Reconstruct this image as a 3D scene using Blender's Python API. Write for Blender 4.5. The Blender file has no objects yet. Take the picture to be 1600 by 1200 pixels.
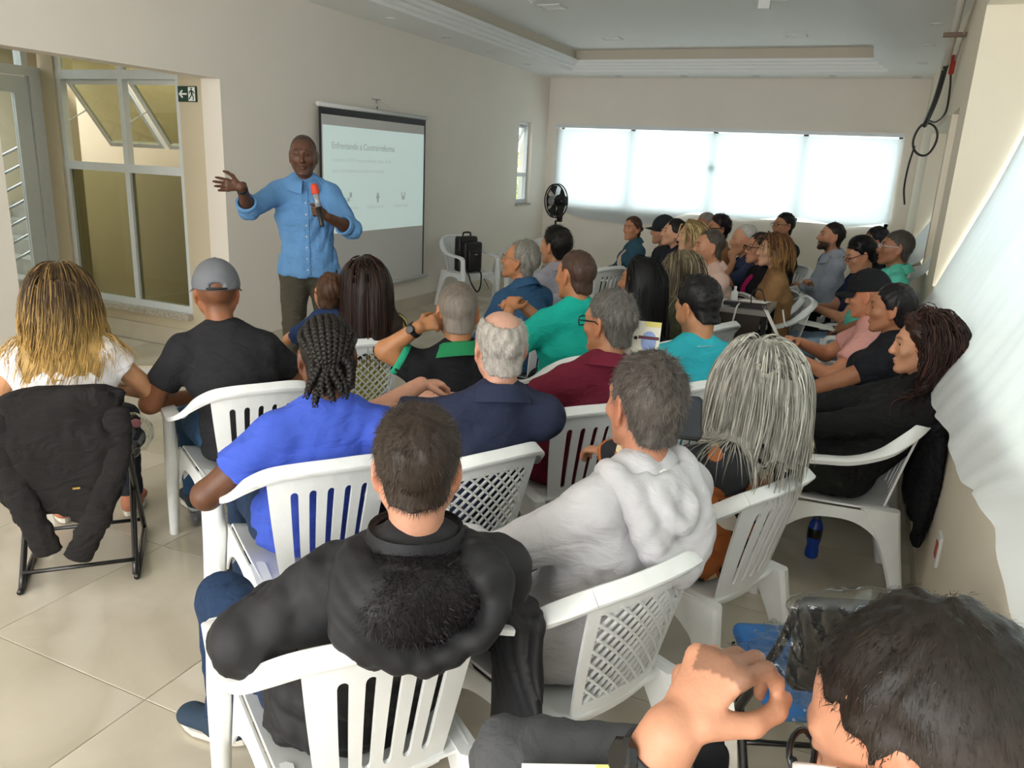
import bpy, math, random
import numpy as np
from mathutils import Matrix, Vector

S = bpy.context.scene
COL = S.collection
PI = math.pi
# ------------------------------------------------------------------ camera
cam_d = bpy.data.cameras.new('camera')
cam = bpy.data.objects.new('camera', cam_d)
COL.objects.link(cam)
cam_d.sensor_width = 36.0
cam_d.lens = 1215.0 / 1600.0 * 36.0
cam_d.clip_start = 0.05
_y, _p, _r = math.radians(-23.83), math.radians(15.84), math.radians(2.82)
_fw = Vector((math.sin(_y)*math.cos(_p), math.cos(_y)*math.cos(_p), -math.sin(_p)))
_rt = Vector((math.cos(_y), -math.sin(_y), 0.0))
_up = _rt.cross(_fw)
_r2 = math.cos(_r)*_rt + math.sin(_r)*_up
_u2 = -math.sin(_r)*_rt + math.cos(_r)*_up
_m = Matrix((( _r2.x, _u2.x, -_fw.x, 0.0), (_r2.y, _u2.y, -_fw.y, 0.0), (_r2.z, _u2.z, -_fw.z, 1.74), (0, 0, 0, 1)))
cam.matrix_world = _m
S.camera = cam
# ------------------------------------------------------------------ world, light, exposure
S.view_settings.view_transform = 'Standard'
S.view_settings.look = 'None'
S.view_settings.gamma = 1.0
S.view_settings.use_curve_mapping = False
S.view_settings.exposure = 0.58
S.cycles.use_denoising = True
S.cycles.use_adaptive_sampling = True
S.cycles.adaptive_threshold = 0.03
S.cycles.max_bounces = 7
S.cycles.diffuse_bounces = 4
S.cycles.caustics_reflective = False
S.cycles.caustics_refractive = False
W = bpy.data.worlds.new('overcast_sky'); S.world = W
W.use_nodes = True
_bg = W.node_tree.nodes['Background']
_bg.inputs[0].default_value = (0.93, 0.97, 1.0, 1)
_bg.inputs[1].default_value = 2.2

def area_light(name, loc, rot, sx, sy, power, col):
    d = bpy.data.lights.new(name, 'AREA'); d.shape = 'RECTANGLE'; d.size = sx; d.size_y = sy
    d.energy = power; d.color = col
    o = bpy.data.objects.new(name, d); COL.objects.link(o)
    o.location = loc; o.rotation_euler = rot
    return o
# daylight through side and back windows and an unseen glazed end assumed behind camera
area_light('daylight_fill_rear', (-2.2, -3.45, 1.75), (-PI/2, 0, PI), 4.6, 2.3, 150, (1.0, 0.98, 0.95))  # area lamp added behind the camera to brighten the room
area_light('daylight_side', (0.98, 1.6, 2.0), (0, PI/2, 0), 1.7, 7.5, 125, (0.96, 0.98, 1.0))
area_light('daylight_back', (-2.2, 12.6, 1.75), (PI/2, 0, PI), 5.0, 1.4, 150, (0.96, 0.98, 1.0))
area_light('fill_hall', (-6.6, 1.6, 2.6), (-PI/3.2, 0, PI), 1.6, 1.6, 40, (1.0, 0.96, 0.88))  # fill lamp added to brighten the passage

# ------------------------------------------------------------------ materials
MATS = {}
def _new(name):
    m = bpy.data.materials.new(name); m.use_nodes = True
    n = m.node_tree.nodes; b = n['Principled BSDF']
    MATS[name] = m
    return m, m.node_tree, b
def lin(c):
    return tuple(((x/12.92) if x <= 0.04045 else ((x+0.055)/1.055)**2.4) for x in c)
def rgb(h):
    if not isinstance(h, str): return h
    h = h.lstrip('#'); return lin(tuple(int(h[i:i+2], 16)/255 for i in (0, 2, 4)))
def mat(name, col, rough=0.5, metal=0.0, var=0.0, scale=8.0, bump=0.0, bscale=60.0, trans=0.0, spec=0.5, emit=0.0, coat=0.0, sheen=0.0):
    """plain procedural material: colour with a little noise variation and a noise bump"""
    if name in MATS: return MATS[name]
    m, t, b = _new(name)
    if isinstance(col, str): col = rgb(col)
    b.inputs['Base Color'].default_value = (*col, 1)
    b.inputs['Roughness'].default_value = rough
    b.inputs['Metallic'].default_value = metal
    b.inputs['Specular IOR Level'].default_value = spec
    if coat: b.inputs['Coat Weight'].default_value = coat
    if sheen: b.inputs['Sheen Weight'].default_value = sheen
    if trans: b.inputs['Transmission Weight'].default_value = trans
    if emit:
        b.inputs['Emission Color'].default_value = (*col, 1); b.inputs['Emission Strength'].default_value = emit
    tc = t.nodes.new('ShaderNodeTexCoord')
    if var:
        n = t.nodes.new('ShaderNodeTexNoise'); n.inputs['Scale'].default_value = scale; n.inputs['Detail'].default_value = 5
        t.links.new(tc.outputs['Object'], n.inputs['Vector'])
        r = t.nodes.new('ShaderNodeValToRGB')
        r.color_ramp.elements[0].position = 0.3; r.color_ramp.elements[1].position = 0.7
        r.color_ramp.elements[0].color = (*[max(0, c*(1-var)) for c in col], 1)
        r.color_ramp.elements[1].color = (*[min(1, c*(1+var)) for c in col], 1)
        t.links.new(n.outputs['Fac'], r.inputs['Fac']); t.links.new(r.outputs['Color'], b.inputs['Base Color'])
    if bump:
        n2 = t.nodes.new('ShaderNodeTexNoise'); n2.inputs['Scale'].default_value = bscale; n2.inputs['Detail'].default_value = 4
        t.links.new(tc.outputs['Object'], n2.inputs['Vector'])
        bp = t.nodes.new('ShaderNodeBump'); bp.inputs['Strength'].default_value = bump; bp.inputs['Distance'].default_value = 0.004
        t.links.new(n2.outputs['Fac'], bp.inputs['Height']); t.links.new(bp.outputs['Normal'], b.inputs['Normal'])
    return m
def fabric(name, col, rough=0.85, var=0.12, weave=260.0, wr=0.35, sheen=0.0):
    """cloth: fine weave bump plus soft stretched crease bump"""
    if name in MATS: return MATS[name]
    if isinstance(col, str): col = rgb(col)
    m = mat(name, col, rough, var=var, scale=5.0, spec=0.25, sheen=sheen)
    t = m.node_tree; b = t.nodes['Principled BSDF']
    tc = t.nodes.new('ShaderNodeTexCoord')
    w = t.nodes.new('ShaderNodeTexNoise'); w.inputs['Scale'].default_value = weave; w.inputs['Detail'].default_value = 2
    c = t.nodes.new('ShaderNodeTexNoise'); c.inputs['Scale'].default_value = 9.0; c.inputs['Detail'].default_value = 3; c.inputs['Distortion'].default_value = 1.6
    mp = t.nodes.new('ShaderNodeMapping'); mp.inputs['Scale'].default_value = (1.0, 1.0, 1.9)
    t.links.new(tc.outputs['Object'], mp.inputs['Vector'])
    t.links.new(mp.outputs['Vector'], c.inputs['Vector']); t.links.new(tc.outputs['Object'], w.inputs['Vector'])
    b1 = t.nodes.new('ShaderNodeBump'); b1.inputs['Strength'].default_value = wr; b1.inputs['Distance'].default_value = 0.03
    b2 = t.nodes.new('ShaderNodeBump'); b2.inputs['Strength'].default_value = 0.25; b2.inputs['Distance'].default_value = 0.0015
    t.links.new(c.outputs['Fac'], b1.inputs['Height']); t.links.new(w.outputs['Fac'], b2.inputs['Height'])
    t.links.new(b1.outputs['Normal'], b2.inputs['Normal']); t.links.new(b2.outputs['Normal'], b.inputs['Normal'])
    return m
def attr_mat(name, rough, var, scale, bump, bscale, spec=0.4, sss=0.0, stretch=(1, 1, 1)):
    """colour read from the mesh's own colour attribute (skin, hair)"""
    m, t, b = _new(name)
    a = t.nodes.new('ShaderNodeAttribute'); a.attribute_name = 'Col'
    tc = t.nodes.new('ShaderNodeTexCoord')
    mp = t.nodes.new('ShaderNodeMapping'); mp.inputs['Scale'].default_value = stretch
    t.links.new(tc.outputs['Object'], mp.inputs['Vector'])
    n = t.nodes.new('ShaderNodeTexNoise'); n.inputs['Scale'].default_value = scale; n.inputs['Detail'].default_value = 4
    t.links.new(mp.outputs['Vector'], n.inputs['Vector'])
    r = t.nodes.new('ShaderNodeMapRange'); r.inputs['From Min'].default_value = 0.3; r.inputs['From Max'].default_value = 0.7
    r.inputs['To Min'].default_value = 1-var; r.inputs['To Max'].default_value = 1+var
    t.links.new(n.outputs['Fac'], r.inputs['Value'])
    mx = t.nodes.new('ShaderNodeVectorMath'); mx.operation = 'SCALE'
    t.links.new(a.outputs['Color'], mx.inputs[0]); t.links.new(r.outputs['Result'], mx.inputs['Scale'])
    t.links.new(mx.outputs['Vector'], b.inputs['Base Color'])
    b.inputs['Roughness'].default_value = rough; b.inputs['Specular IOR Level'].default_value = spec
    if sss:
        b.inputs['Subsurface Weight'].default_value = sss; b.inputs['Subsurface Radius'].default_value = (0.012, 0.005, 0.003)
        b.inputs['Subsurface Scale'].default_value = 0.6
    if bump:
        n2 = t.nodes.new('ShaderNodeTexNoise'); n2.inputs['Scale'].default_value = bscale; n2.inputs['Detail'].default_value = 3
        t.links.new(mp.outputs['Vector'], n2.inputs['Vector'])
        bp = t.nodes.new('ShaderNodeBump'); bp.inputs['Strength'].default_value = bump; bp.inputs['Distance'].default_value = 0.002
        t.links.new(n2.outputs['Fac'], bp.inputs['Height']); t.links.new(bp.outputs['Normal'], b.inputs['Normal'])
    return m
SKIN = attr_mat('skin', 0.48, 0.07, 30, 0.25, 220, 0.4)
HAIR = attr_mat('hair', 0.46, 0.25, 60, 0.4, 120, 0.28, 0.0, (1, 1, 0.25))
PLASTIC = mat('white_plastic', '#e9ebea', 0.36, var=0.03, scale=14, bump=0.04, bscale=90)
WALLP = mat('wall_paint', '#ece4d8', 0.75, var=0.015, scale=2.0, bump=0.05, bscale=140)
CEILP = mat('ceiling_paint', '#f3f3f1', 0.8, var=0.01, scale=2.0, bump=0.03, bscale=120)
BEIGE = mat('beige_paint', '#d3c6aa', 0.75, var=0.02, scale=2.0, bump=0.05, bscale=140)
ALU = mat('white_aluminium', '#dfe4e6', 0.35, var=0.02, scale=20)
BLACK = mat('black_plastic', '#151516', 0.4, var=0.1, scale=30)
BLACKM = mat('black_painted_steel', '#121213', 0.3, var=0.1, scale=30, coat=0.3)
CHROME = mat('brushed_steel', '#b9bdbf', 0.25, metal=1.0, var=0.05, scale=40)
PAPER = mat('white_paper', '#f2f1ec', 0.8, var=0.02, scale=6)
RUBBER = mat('sole_rubber', '#d9d4c8', 0.7, var=0.08, scale=30)

# ------------------------------------------------------------------ object helpers
def tag(o, label=None, cat=None, group=None, kind=None):
    if label: o['label'] = label
    if cat: o['category'] = cat
    if group: o['group'] = group
    if kind: o['kind'] = kind
    return o
def empty(name, loc=(0, 0, 0), rz=0.0):
    o = bpy.data.objects.new(name, None); COL.objects.link(o)
    o.empty_display_size = 0.1; o.location = loc; o.rotation_euler = (0, 0, rz)
    return o
def link(name, me, material=None, parent=None, loc=None):
    o = bpy.data.objects.new(name, me); COL.objects.link(o)
    if material is not None and not me.materials:
        for mm in (material if isinstance(material, (list, tuple)) else [material]): me.materials.append(mm)
    if parent is not None: o.parent = parent
    if loc is not None: o.location = loc
    return o
def np_mesh(name, V, Q, smooth=True, col=None, T=None, mi=None):
    """mesh from numpy vertices, quads (n,4) and triangles (m,3)"""
    me = bpy.data.meshes.new(name)
    V = np.ascontiguousarray(V, dtype=np.float32)
    Q = np.zeros((0, 4), np.int32) if Q is None else np.asarray(Q, np.int32).reshape(-1, 4)
    T = np.zeros((0, 3), np.int32) if T is None else np.asarray(T, np.int32).reshape(-1, 3)
    me.vertices.add(len(V)); me.vertices.foreach_set('co', V.ravel())
    nl = Q.size + T.size; nf = len(Q) + len(T)
    me.loops.add(nl); me.loops.foreach_set('vertex_index', np.concatenate([Q.ravel(), T.ravel()]).astype(np.int32))
    me.polygons.add(nf)
    st = np.concatenate([np.arange(len(Q))*4, Q.size + np.arange(len(T))*3]).astype(np.int32)
    me.polygons.foreach_set('loop_start', st)
    try: me.polygons.foreach_set('loop_total', np.concatenate([np.full(len(Q), 4), np.full(len(T), 3)]).astype(np.int32))
    except Exception: pass
    me.polygons.foreach_set('use_smooth', np.full(nf, bool(smooth)))
    if mi is not None: me.polygons.foreach_set('material_index', np.asarray(mi, np.int32))
    me.update(calc_edges=True)
    if col is not None:
        a = me.color_attributes.new('Col', 'FLOAT_COLOR', 'POINT')
        c4 = np.ones((len(V), 4), np.float32); c4[:, :3] = col
        a.data.foreach_set('color', c4.ravel())
    return me
class MB:
    """collects simple solids into one mesh"""
    def __init__(s): s.v = []; s.f = []; s.mi = []
    def poly(s, pts, faces, m=0):
        o = len(s.v); s.v += [tuple(p) for p in pts]
        for f in faces: s.f.append(tuple(o+i for i in f)); s.mi.append(m)
        return s
    def box(s, x0, x1, y0, y1, z0, z1, m=0, M=None):
        p = [(x0, y0, z0), (x1, y0, z0), (x1, y1, z0), (x0, y1, z0), (x0, y0, z1), (x1, y0, z1), (x1, y1, z1), (x0, y1, z1)]
        if M is not None: p = [tuple(M @ Vector(q)) for q in p]
        return s.poly(p, [(0, 3, 2, 1), (4, 5, 6, 7), (0, 1, 5, 4), (1, 2, 6, 5), (2, 3, 7, 6), (3, 0, 4, 7)], m)
    def tube(s, pts, r, n=8, m=0, cap=True, closed=False):
        pts = [Vector(p) for p in pts]; k = len(pts)
        rs = r if isinstance(r, (list, tuple)) else [r]*k
        up = Vector((0, 0, 1)); rings = []; prev = None
        for i, p in enumerate(pts):
            if closed: t = (pts[(i+1) % k]-pts[i-1])
            else: t = (pts[min(i+1, k-1)]-pts[max(i-1, 0)])
            t = t.normalized() if t.length > 1e-9 else Vector((0, 0, 1))
            if prev is None: a = t.cross(up if abs(t.z) < 0.95 else Vector((1, 0, 0)))
            else: a = prev - t*prev.dot(t)
            a = a.normalized(); prev = a; b = t.cross(a)
            rings.append([p + (a*math.cos(2*PI*j/n)+b*math.sin(2*PI*j/n))*rs[i] for j in range(n)])
        o = len(s.v)
        for rr in rings: s.v += [tuple(q) for q in rr]
        for i in range(k if closed else k-1):
            i2 = (i+1) % k
            for j in range(n):
                s.f.append((o+i*n+j, o+i*n+(j+1) % n, o+i2*n+(j+1) % n, o+i2*n+j)); s.mi.append(m)
        if cap and not closed:
            s.f.append(tuple(o+j for j in reversed(range(n)))); s.mi.append(m)
            s.f.append(tuple(o+(k-1)*n+j for j in range(n))); s.mi.append(m)
        return s
    def lathe(s, prof, n=24, m=0, c=(0, 0, 0)):
        o = len(s.v)
        for r, z in prof:
            for j in range(n): s.v.append((c[0]+r*math.cos(2*PI*j/n), c[1]+r*math.sin(2*PI*j/n), c[2]+z))
        for i in range(len(prof)-1):
            for j in range(n):
                s.f.append((o+i*n+j, o+i*n+(j+1) % n, o+(i+1)*n+(j+1) % n, o+(i+1)*n+j)); s.mi.append(m)
        return s
    def loft(s, secs, m=0, cap=True):
        o = len(s.v); n = len(secs[0])
        for q in secs: s.v += [tuple(p) for p in q]
        for i in range(len(secs)-1):
            for j in range(n):
                s.f.append((o+i*n+j, o+i*n+(j+1) % n, o+(i+1)*n+(j+1) % n, o+(i+1)*n+j)); s.mi.append(m)
        if cap:
            s.f.append(tuple(o+j for j in reversed(range(n)))); s.mi.append(m)
            s.f.append(tuple(o+(len(secs)-1)*n+j for j in range(n))); s.mi.append(m)
        return s
    def mesh(s, name, smooth=False):
        me = bpy.data.meshes.new(name); me.from_pydata(s.v, [], s.f)
        me.polygons.foreach_set('material_index', s.mi)
        me.polygons.foreach_set('use_smooth', [smooth]*len(s.f))
        me.update()
        return me
    def build(s, name, material, parent=None, loc=None, smooth=False):
        return link(name, s.mesh(name, smooth), material, parent, loc)
def autosmooth(me, deg=40):
    """smooth shading with sharp edges where faces meet at a steep angle"""
    me.polygons.foreach_set('use_smooth', [True]*len(me.polygons))
    try: me.set_sharp_from_angle(angle=math.radians(deg))
    except Exception: pass
    return me
def catmull(pts, n=6):
    P = [np.array(p, float) for p in pts]; P = [2*P[0]-P[1]] + P + [2*P[-1]-P[-2]]; out = []
    for i in range(1, len(P)-2):
        for k in range(n):
            t = k/n; a, b, c, d = P[i-1], P[i], P[i+1], P[i+2]
            out.append(0.5*((2*b)+(-a+c)*t+(2*a-5*b+4*c-d)*t*t+(-a+3*b-3*c+d)*t**3))
    out.append(P[-2]); return out
def vnormals(V, Q):
    N = np.zeros_like(V); d1 = V[Q[:, 2]]-V[Q[:, 0]]; d2 = V[Q[:, 3]]-V[Q[:, 1]]; f = np.cross(d1, d2)
    for i in range(4): np.add.at(N, Q[:, i], f)
    return N/np.maximum(np.linalg.norm(N, axis=1, keepdims=True), 1e-9)
def thicken(V, Q, t):
    """closed slab from a quad sheet"""
    V = np.asarray(V, float); Q = np.asarray(Q, int); N = vnormals(V, Q); n = len(V)
    E = {}
    for q in Q:
        for i in range(4):
            a, b = int(q[i]), int(q[(i+1) % 4])
            if (b, a) in E: E.pop((b, a))
            else: E[(a, b)] = 1
    W_ = [(b, a, a+n, b+n) for a, b in E]
    V2 = np.vstack([V+N*t/2, V-N*t/2])
    return V2, np.vstack([Q, Q[:, ::-1]+n] + ([np.array(W_)] if W_ else []))
def grid_quads(nu, nv):
    i, j = np.meshgrid(np.arange(nu-1), np.arange(nv-1), indexing='ij'); a = (i*nv+j).ravel()
    return np.stack([a, a+nv, a+nv+1, a+1], 1)
def copy_tree(o, parent=None):
    c = o.copy(); COL.objects.link(c); c.parent = parent
    for ch in o.children: copy_tree(ch, c)
    return c
# ------------------------------------------------------------------ the room
XL, XR, YB, ZC = -4.88, 0.42, 11.95, 3.04
def struct(name, mb, m, parent=None, smooth=False):
    o = mb.build(name, m, parent, smooth=smooth)
    if parent is None: o['kind'] = 'structure'
    return o
# polished marbled tiles
def tile_material():
    m, t, b = _new('polished_porcelain')
    geo = t.nodes.new('ShaderNodeNewGeometry'); oi = t.nodes.new('ShaderNodeObjectInfo')
    off = t.nodes.new('ShaderNodeVectorMath'); off.operation = 'SCALE'; off.inputs['Scale'].default_value = 37.0
    cmb = t.nodes.new('ShaderNodeCombineXYZ')
    t.links.new(oi.outputs['Random'], cmb.inputs[0]); t.links.new(oi.outputs['Random'], cmb.inputs[1])
    t.links.new(cmb.outputs[0], off.inputs[0])
    ad = t.nodes.new('ShaderNodeVectorMath'); ad.operation = 'ADD'
    t.links.new(geo.outputs['Position'], ad.inputs[0]); t.links.new(off.outputs[0], ad.inputs[1])
    n1 = t.nodes.new('ShaderNodeTexNoise'); n1.inputs['Scale'].default_value = 1.1; n1.inputs['Detail'].default_value = 6; n1.inputs['Distortion'].default_value = 1.4
    n2 = t.nodes.new('ShaderNodeTexWave'); n2.inputs['Scale'].default_value = 0.55; n2.inputs['Distortion'].default_value = 9.0; n2.inputs['Detail'].default_value = 4; n2.inputs['Detail Scale'].default_value = 0.8
    n2.bands_direction = 'DIAGONAL'
    t.links.new(ad.outputs[0], n1.inputs['Vector']); t.links.new(ad.outputs[0], n2.inputs['Vector'])
    r1 = t.nodes.new('ShaderNodeValToRGB'); r1.color_ramp.elements[0].position = 0.32; r1.color_ramp.elements[1].position = 0.68
    r1.color_ramp.elements[0].color = (*rgb('#b9b09d'), 1); r1.color_ramp.elements[1].color = (*rgb('#d3cab9'), 1)
    r2 = t.nodes.new('ShaderNodeValToRGB'); r2.color_ramp.elements[0].position = 0.90; r2.color_ramp.elements[1].position = 0.995
    r2.color_ramp.elements[0].color = (0, 0, 0, 1); r2.color_ramp.elements[1].color = (1, 1, 1, 1)
    mx = t.nodes.new('ShaderNodeMixRGB'); mx.inputs['Color2'].default_value = (*rgb('#e6dfd2'), 1)
    t.links.new(n1.outputs['Fac'], r1.inputs['Fac']); t.links.new(n2.outputs['Fac'], r2.inputs['Fac'])
    sc = t.nodes.new('ShaderNodeMath'); sc.operation = 'MULTIPLY'; sc.inputs[1].default_value = 0.3
    t.links.new(r2.outputs['Color'], sc.inputs[0])
    t.links.new(sc.outputs[0], mx.inputs['Fac']); t.links.new(r1.outputs['Color'], mx.inputs['Color1'])
    t.links.new(mx.outputs['Color'], b.inputs['Base Color'])
    b.inputs['Roughness'].default_value = 0.13; b.inputs['Specular IOR Level'].default_value = 0.5
    return m
TILE = tile_material()
GROUT = mat('grout', '#a39a88', 0.9, var=0.05)
GRANITE = mat('speckled_granite', '#b4ab9d', 0.25, var=0.45, scale=70)
floor = struct('floor', MB().box(-9.6, 1.1, -3.6, 12.2, -0.12, -0.012), GROUT)
TS = 0.775
_tile_cache = {}
def tile(x0, x1, y0, y1):
    g = 0.0014
    w, d = round(x1-x0-2*g, 4), round(y1-y0-2*g, 4)
    if w < 0.02 or d < 0.02: return
    k = (w, d)
    if k not in _tile_cache:
        e = 0.0016; hw, hd = w/2, d/2
        mb = MB(); P = []
        for (a, c, z) in ((hw, hd, -0.012), (hw, hd, -0.0012), (hw-e, hd-e, 0.0)):
            P += [(-a, -c, z), (a, -c, z), (a, c, z), (-a, c, z)]
        F = [(8, 9, 10, 11)]
        for l in (0, 4):
            for i in range(4): F.append((l+i, l+(i+1) % 4, l+4+(i+1) % 4, l+4+i))
        mb.poly(P, F); _tile_cache[k] = mb.mesh('floor_tile')
    o = link('floor_tile', _tile_cache[k], TILE, floor, ((x0+x1)/2, (y0+y1)/2, 0.0))
xs_ = [-2.69+TS*k for k in range(-2, 5)]; xs_ = [XL] + [x for x in xs_ if XL+0.05 < x < XR-0.02] + [XR+0.02]
ys_ = [1.50+TS*k for k in range(-6, 14)]; ys_ = [-3.5] + [y for y in ys_ if y > -3.45 and y < YB-0.02] + [YB]
for i in range(len(xs_)-1):
    for j in range(len(ys_)-1): tile(xs_[i], xs_[i+1], ys_[j], ys_[j+1])
hx = [XL-0.2-TS*k for k in range(0, 4)]
for i in range(len(hx)-1):
    for yy in (2.6, 3.375, 4.15): tile(hx[i+1], hx[i], yy, yy+TS if yy < 4.1 else 5.0)
th = struct('trim_1', MB().box(XL-0.2, XL+0.0, 3.2, 5.02, -0.012, 0.003), GRANITE)

# left wall: near length, lintel over the passage, far length with the small window
wl = MB()
wl.box(XL-0.2, XL, -3.5, 3.2, 0, ZC+0.3).box(XL-0.2, XL, 3.2, 5.02, 2.275, ZC+0.3)
wl.box(XL-0.2, XL, 5.02, 10.86, 0, ZC+0.3).box(XL-0.2, XL, 10.86, 11.36, 0, 1.16).box(XL-0.2, XL, 10.86, 11.36, 2.34, ZC+0.3).box(XL-0.2, XL, 11.36, YB, 0, ZC+0.3)
struct('wall_left', wl, WALLP)
# back wall with the wide window
WX0, WX1, WZ0, WZ1 = -4.66, 0.20, 1.13, 2.34
wb = MB()
wb.box(XL-0.2, WX0, YB, YB+0.2, 0, ZC+0.3).box(WX1, 1.1, YB, YB+0.2, 0, ZC+0.3)
wb.box(WX0, WX1, YB, YB+0.2, 0, WZ0).box(WX0, WX1, YB, YB+0.2, WZ1, ZC+0.3)
struct('wall_back', wb, WALLP)
# right wall: parapet, deep window bays, pillars
wr = MB(); XO = 1.0
wr.box(XR, XO, -3.5, 5.78, 0, 1.10).box(XR, XO, -3.5, 5.78, 2.78, ZC+0.3)           # near bay parapet and head
wr.box(XR, XO, 5.78, 6.35, 0, ZC+0.3)                                                    # wide pillar
wr.box(XR, XO, 6.35, 7.0, 0, 1.10).box(XR, XO, 6.35, 7.0, 2.25, ZC+0.3)
wr.box(XR, XO, 7.0, 7.16, 0, ZC+0.3)
wr.box(XR, XO, 7.16, 9.6, 0, 1.10).box(XR, XO, 7.16, 9.6, 2.25, ZC+0.3)
wr.box(XR, XO, 9.6, YB, 0, ZC+0.3)
struct('wall_right', wr, mat('wall_paint_right', '#e6dac4', 0.75, var=0.015, scale=2.0, bump=0.05, bscale=140))
# rear glazed end, behind the camera
we = MB()
we.box(XL-0.2, XO, -3.7, -3.5, 0, 0.35).box(XL-0.2, XO, -3.7, -3.5, 2.85, ZC+0.3)
for x in (XL-0.2, -3.2, -1.45, 0.3): we.box(x, x+0.12, -3.7, -3.5, 0.35, 2.85)
struct('wall_rear', we, WALLP)

# ceiling: soffit round a stepped tray
TX0, TX1, TY0, TY1 = -4.27, -0.12, -2.4, 11.22
def ring(mb, x0, x1, y0, y1, X0, X1, Y0, Y1, z0, z1):
    mb.box(X0, x0, Y0, Y1, z0, z1).box(x1, X1, Y0, Y1, z0, z1).box(x0, x1, Y0, y0, z0, z1).box(x0, x1, y1, Y1, z0, z1)
cl = MB()
ring(cl, TX0, TX1, TY0, TY1, XL-0.1, XO, -3.6, YB+0.1, ZC, ZC+0.035)
cl.box(XL-0.1, XO, -3.6, YB+0.1, ZC+0.27, ZC+0.33)
ceiling = struct('ceiling', cl, CEILP)
for k, (ins, dz) in enumerate(((0.055, 0.035), (0.11, 0.07), (0.165, 0.105))):
    mm = MB(); ring(mm, TX0+ins, TX1-ins, TY0+ins, TY1-ins, TX0-0.05, TX1+0.05, TY0-0.05, TY1+0.05, ZC+dz, ZC+dz+0.035)
    struct('trim_%d' % (k+2), mm, CEILP)
mm = MB(); ring(mm, TX0+0.10, TX1-0.10, TY0+0.10, TY1-0.10, TX0-0.05, TX1+0.05, TY0-0.05, TY1+0.05, ZC+0.14, ZC+0.27)
struct('trim_5', mm, mat('cove_shade_tone', '#d3c9b8', 0.8, var=0.01))  # beige tone paints in the shade on the tray's upright band

# baseboards of pale tile
BB = mat('baseboard_tile', '#cfc5b2', 0.2, var=0.06, scale=4)
struct('baseboard_left', MB().box(XL, XL+0.012, -3.5, 3.2, 0, 0.14).box(XL, XL+0.012, 5.02, YB, 0, 0.14), BB)
struct('baseboard_back', MB().box(XL, XR, YB-0.012, YB, 0, 0.14), BB)
struct('baseboard_right', MB().box(XR-0.010, XR, 2.0, YB, 0, 0.10), mat('baseboard_painted', '#cfc4ae', 0.5, var=0.02))

# --- side passage: jamb with sign, glazed partition, column, glass door
HY = 5.02
hw = MB().box(-5.33, XL-0.2, HY, HY+0.2, 0, ZC).box(-7.02, -6.82, HY, HY+0.2, 0, ZC).box(-6.82, -5.33, HY, HY+0.12, 0, 0.27)
struct('wall_passage', hw, BEIGE)
area_light('fill_stairs', (-6.2, 5.55, 2.7), (0, 0, 0), 1.6, 0.5, 10, (1.0, 0.97, 0.86))  # fill lamp added under the ceiling to light the wall behind the partition
area_light('fill_door', (-8.3, 4.6, 2.65), (0, 0, 0), 1.6, 2.0, 45, (0.95, 0.98, 1.0))  # fill lamp added beyond the glass door to light the stairs
struct('wall_stairwell', MB().box(-7.75, -5.1, 5.9, 6.0, 0, ZC).box(-9.4, -5.1, 6.9, 7.0, 0, ZC).box(-5.18, -5.08, HY+0.2, 6.9, 0, ZC).box(-9.4, -9.3, 2.0, 6.9, 0, ZC), BEIGE)
struct('wall_entry', MB().box(-9.4, XL-0.2, 2.4, 2.5, 0, ZC), WALLP)
struct('ceiling_passage', MB().box(-9.4, XL-0.2, 2.4, 7.0, 2.75, 2.85), CEILP)
struct('trim_6', MB().box(-6.84, -5.33, HY-0.06, HY+0.14, 0.27, 0.32), GRANITE)
struct('baseboard_passage', MB().box(-6.84, XL-0.2, HY-0.014, HY, 0, 0.17), BB)
def glass_material(name, col, alpha):
    m, t, b = _new(name)
    out = t.nodes['Material Output']
    g = t.nodes.new('ShaderNodeBsdfGlossy'); g.inputs['Roughness'].default_value = 0.03
    tr = t.nodes.new('ShaderNodeBsdfTransparent'); tr.inputs[0].default_value = (*col, 1)
    fr = t.nodes.new('ShaderNodeFresnel'); fr.inputs[0].default_value = 1.5
    mu = t.nodes.new('ShaderNodeMath'); mu.operation = 'MULTIPLY'; mu.inputs[1].default_value = alpha
    mx = t.nodes.new('ShaderNodeMixShader')
    ge = t.nodes.new('ShaderNodeNewGeometry'); fb = t.nodes.new('ShaderNodeMath'); fb.operation = 'SUBTRACT'; fb.inputs[0].default_value = 1.0
    t.links.new(ge.outputs['Backfacing'], fb.inputs[1]); m2 = t.nodes.new('ShaderNodeMath'); m2.operation = 'MULTIPLY'
    t.links.new(fr.outputs[0], mu.inputs[0]); t.links.new(mu.outputs[0], m2.inputs[0]); t.links.new(fb.outputs[0], m2.inputs[1]); m2.use_clamp = True; t.links.new(m2.outputs[0], mx.inputs[0])
    t.links.new(tr.outputs[0], mx.inputs[1]); t.links.new(g.outputs[0], mx.inputs[2]); t.links.new(mx.outputs[0], out.inputs[0])
    return m
GREENGLASS = glass_material('green_tinted_glass', (0.60, 0.60, 0.48), 1.0)
CLEARGLASS = glass_material('clear_glass', (0.90, 0.95, 0.95), 1.0)
def tag_struct(o): o['kind'] = 'structure'; return o
w1 = tag_struct(empty('window_1', (0, 0, 0)))
fr = MB(); a, b_ = HY+0.02, HY+0.08
for x in (-6.82, -6.05, -5.385): fr.box(x, x+0.055, a, b_, 0.32, 2.75)
for z, t_ in ((0.32, 0.06), (1.50, 0.07), (2.27, 0.075), (2.68, 0.07)): fr.box(-6.82, -5.33, a-0.004, b_+0.004, z, z+t_)
fr.build('window_frame', ALU, w1)
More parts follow.
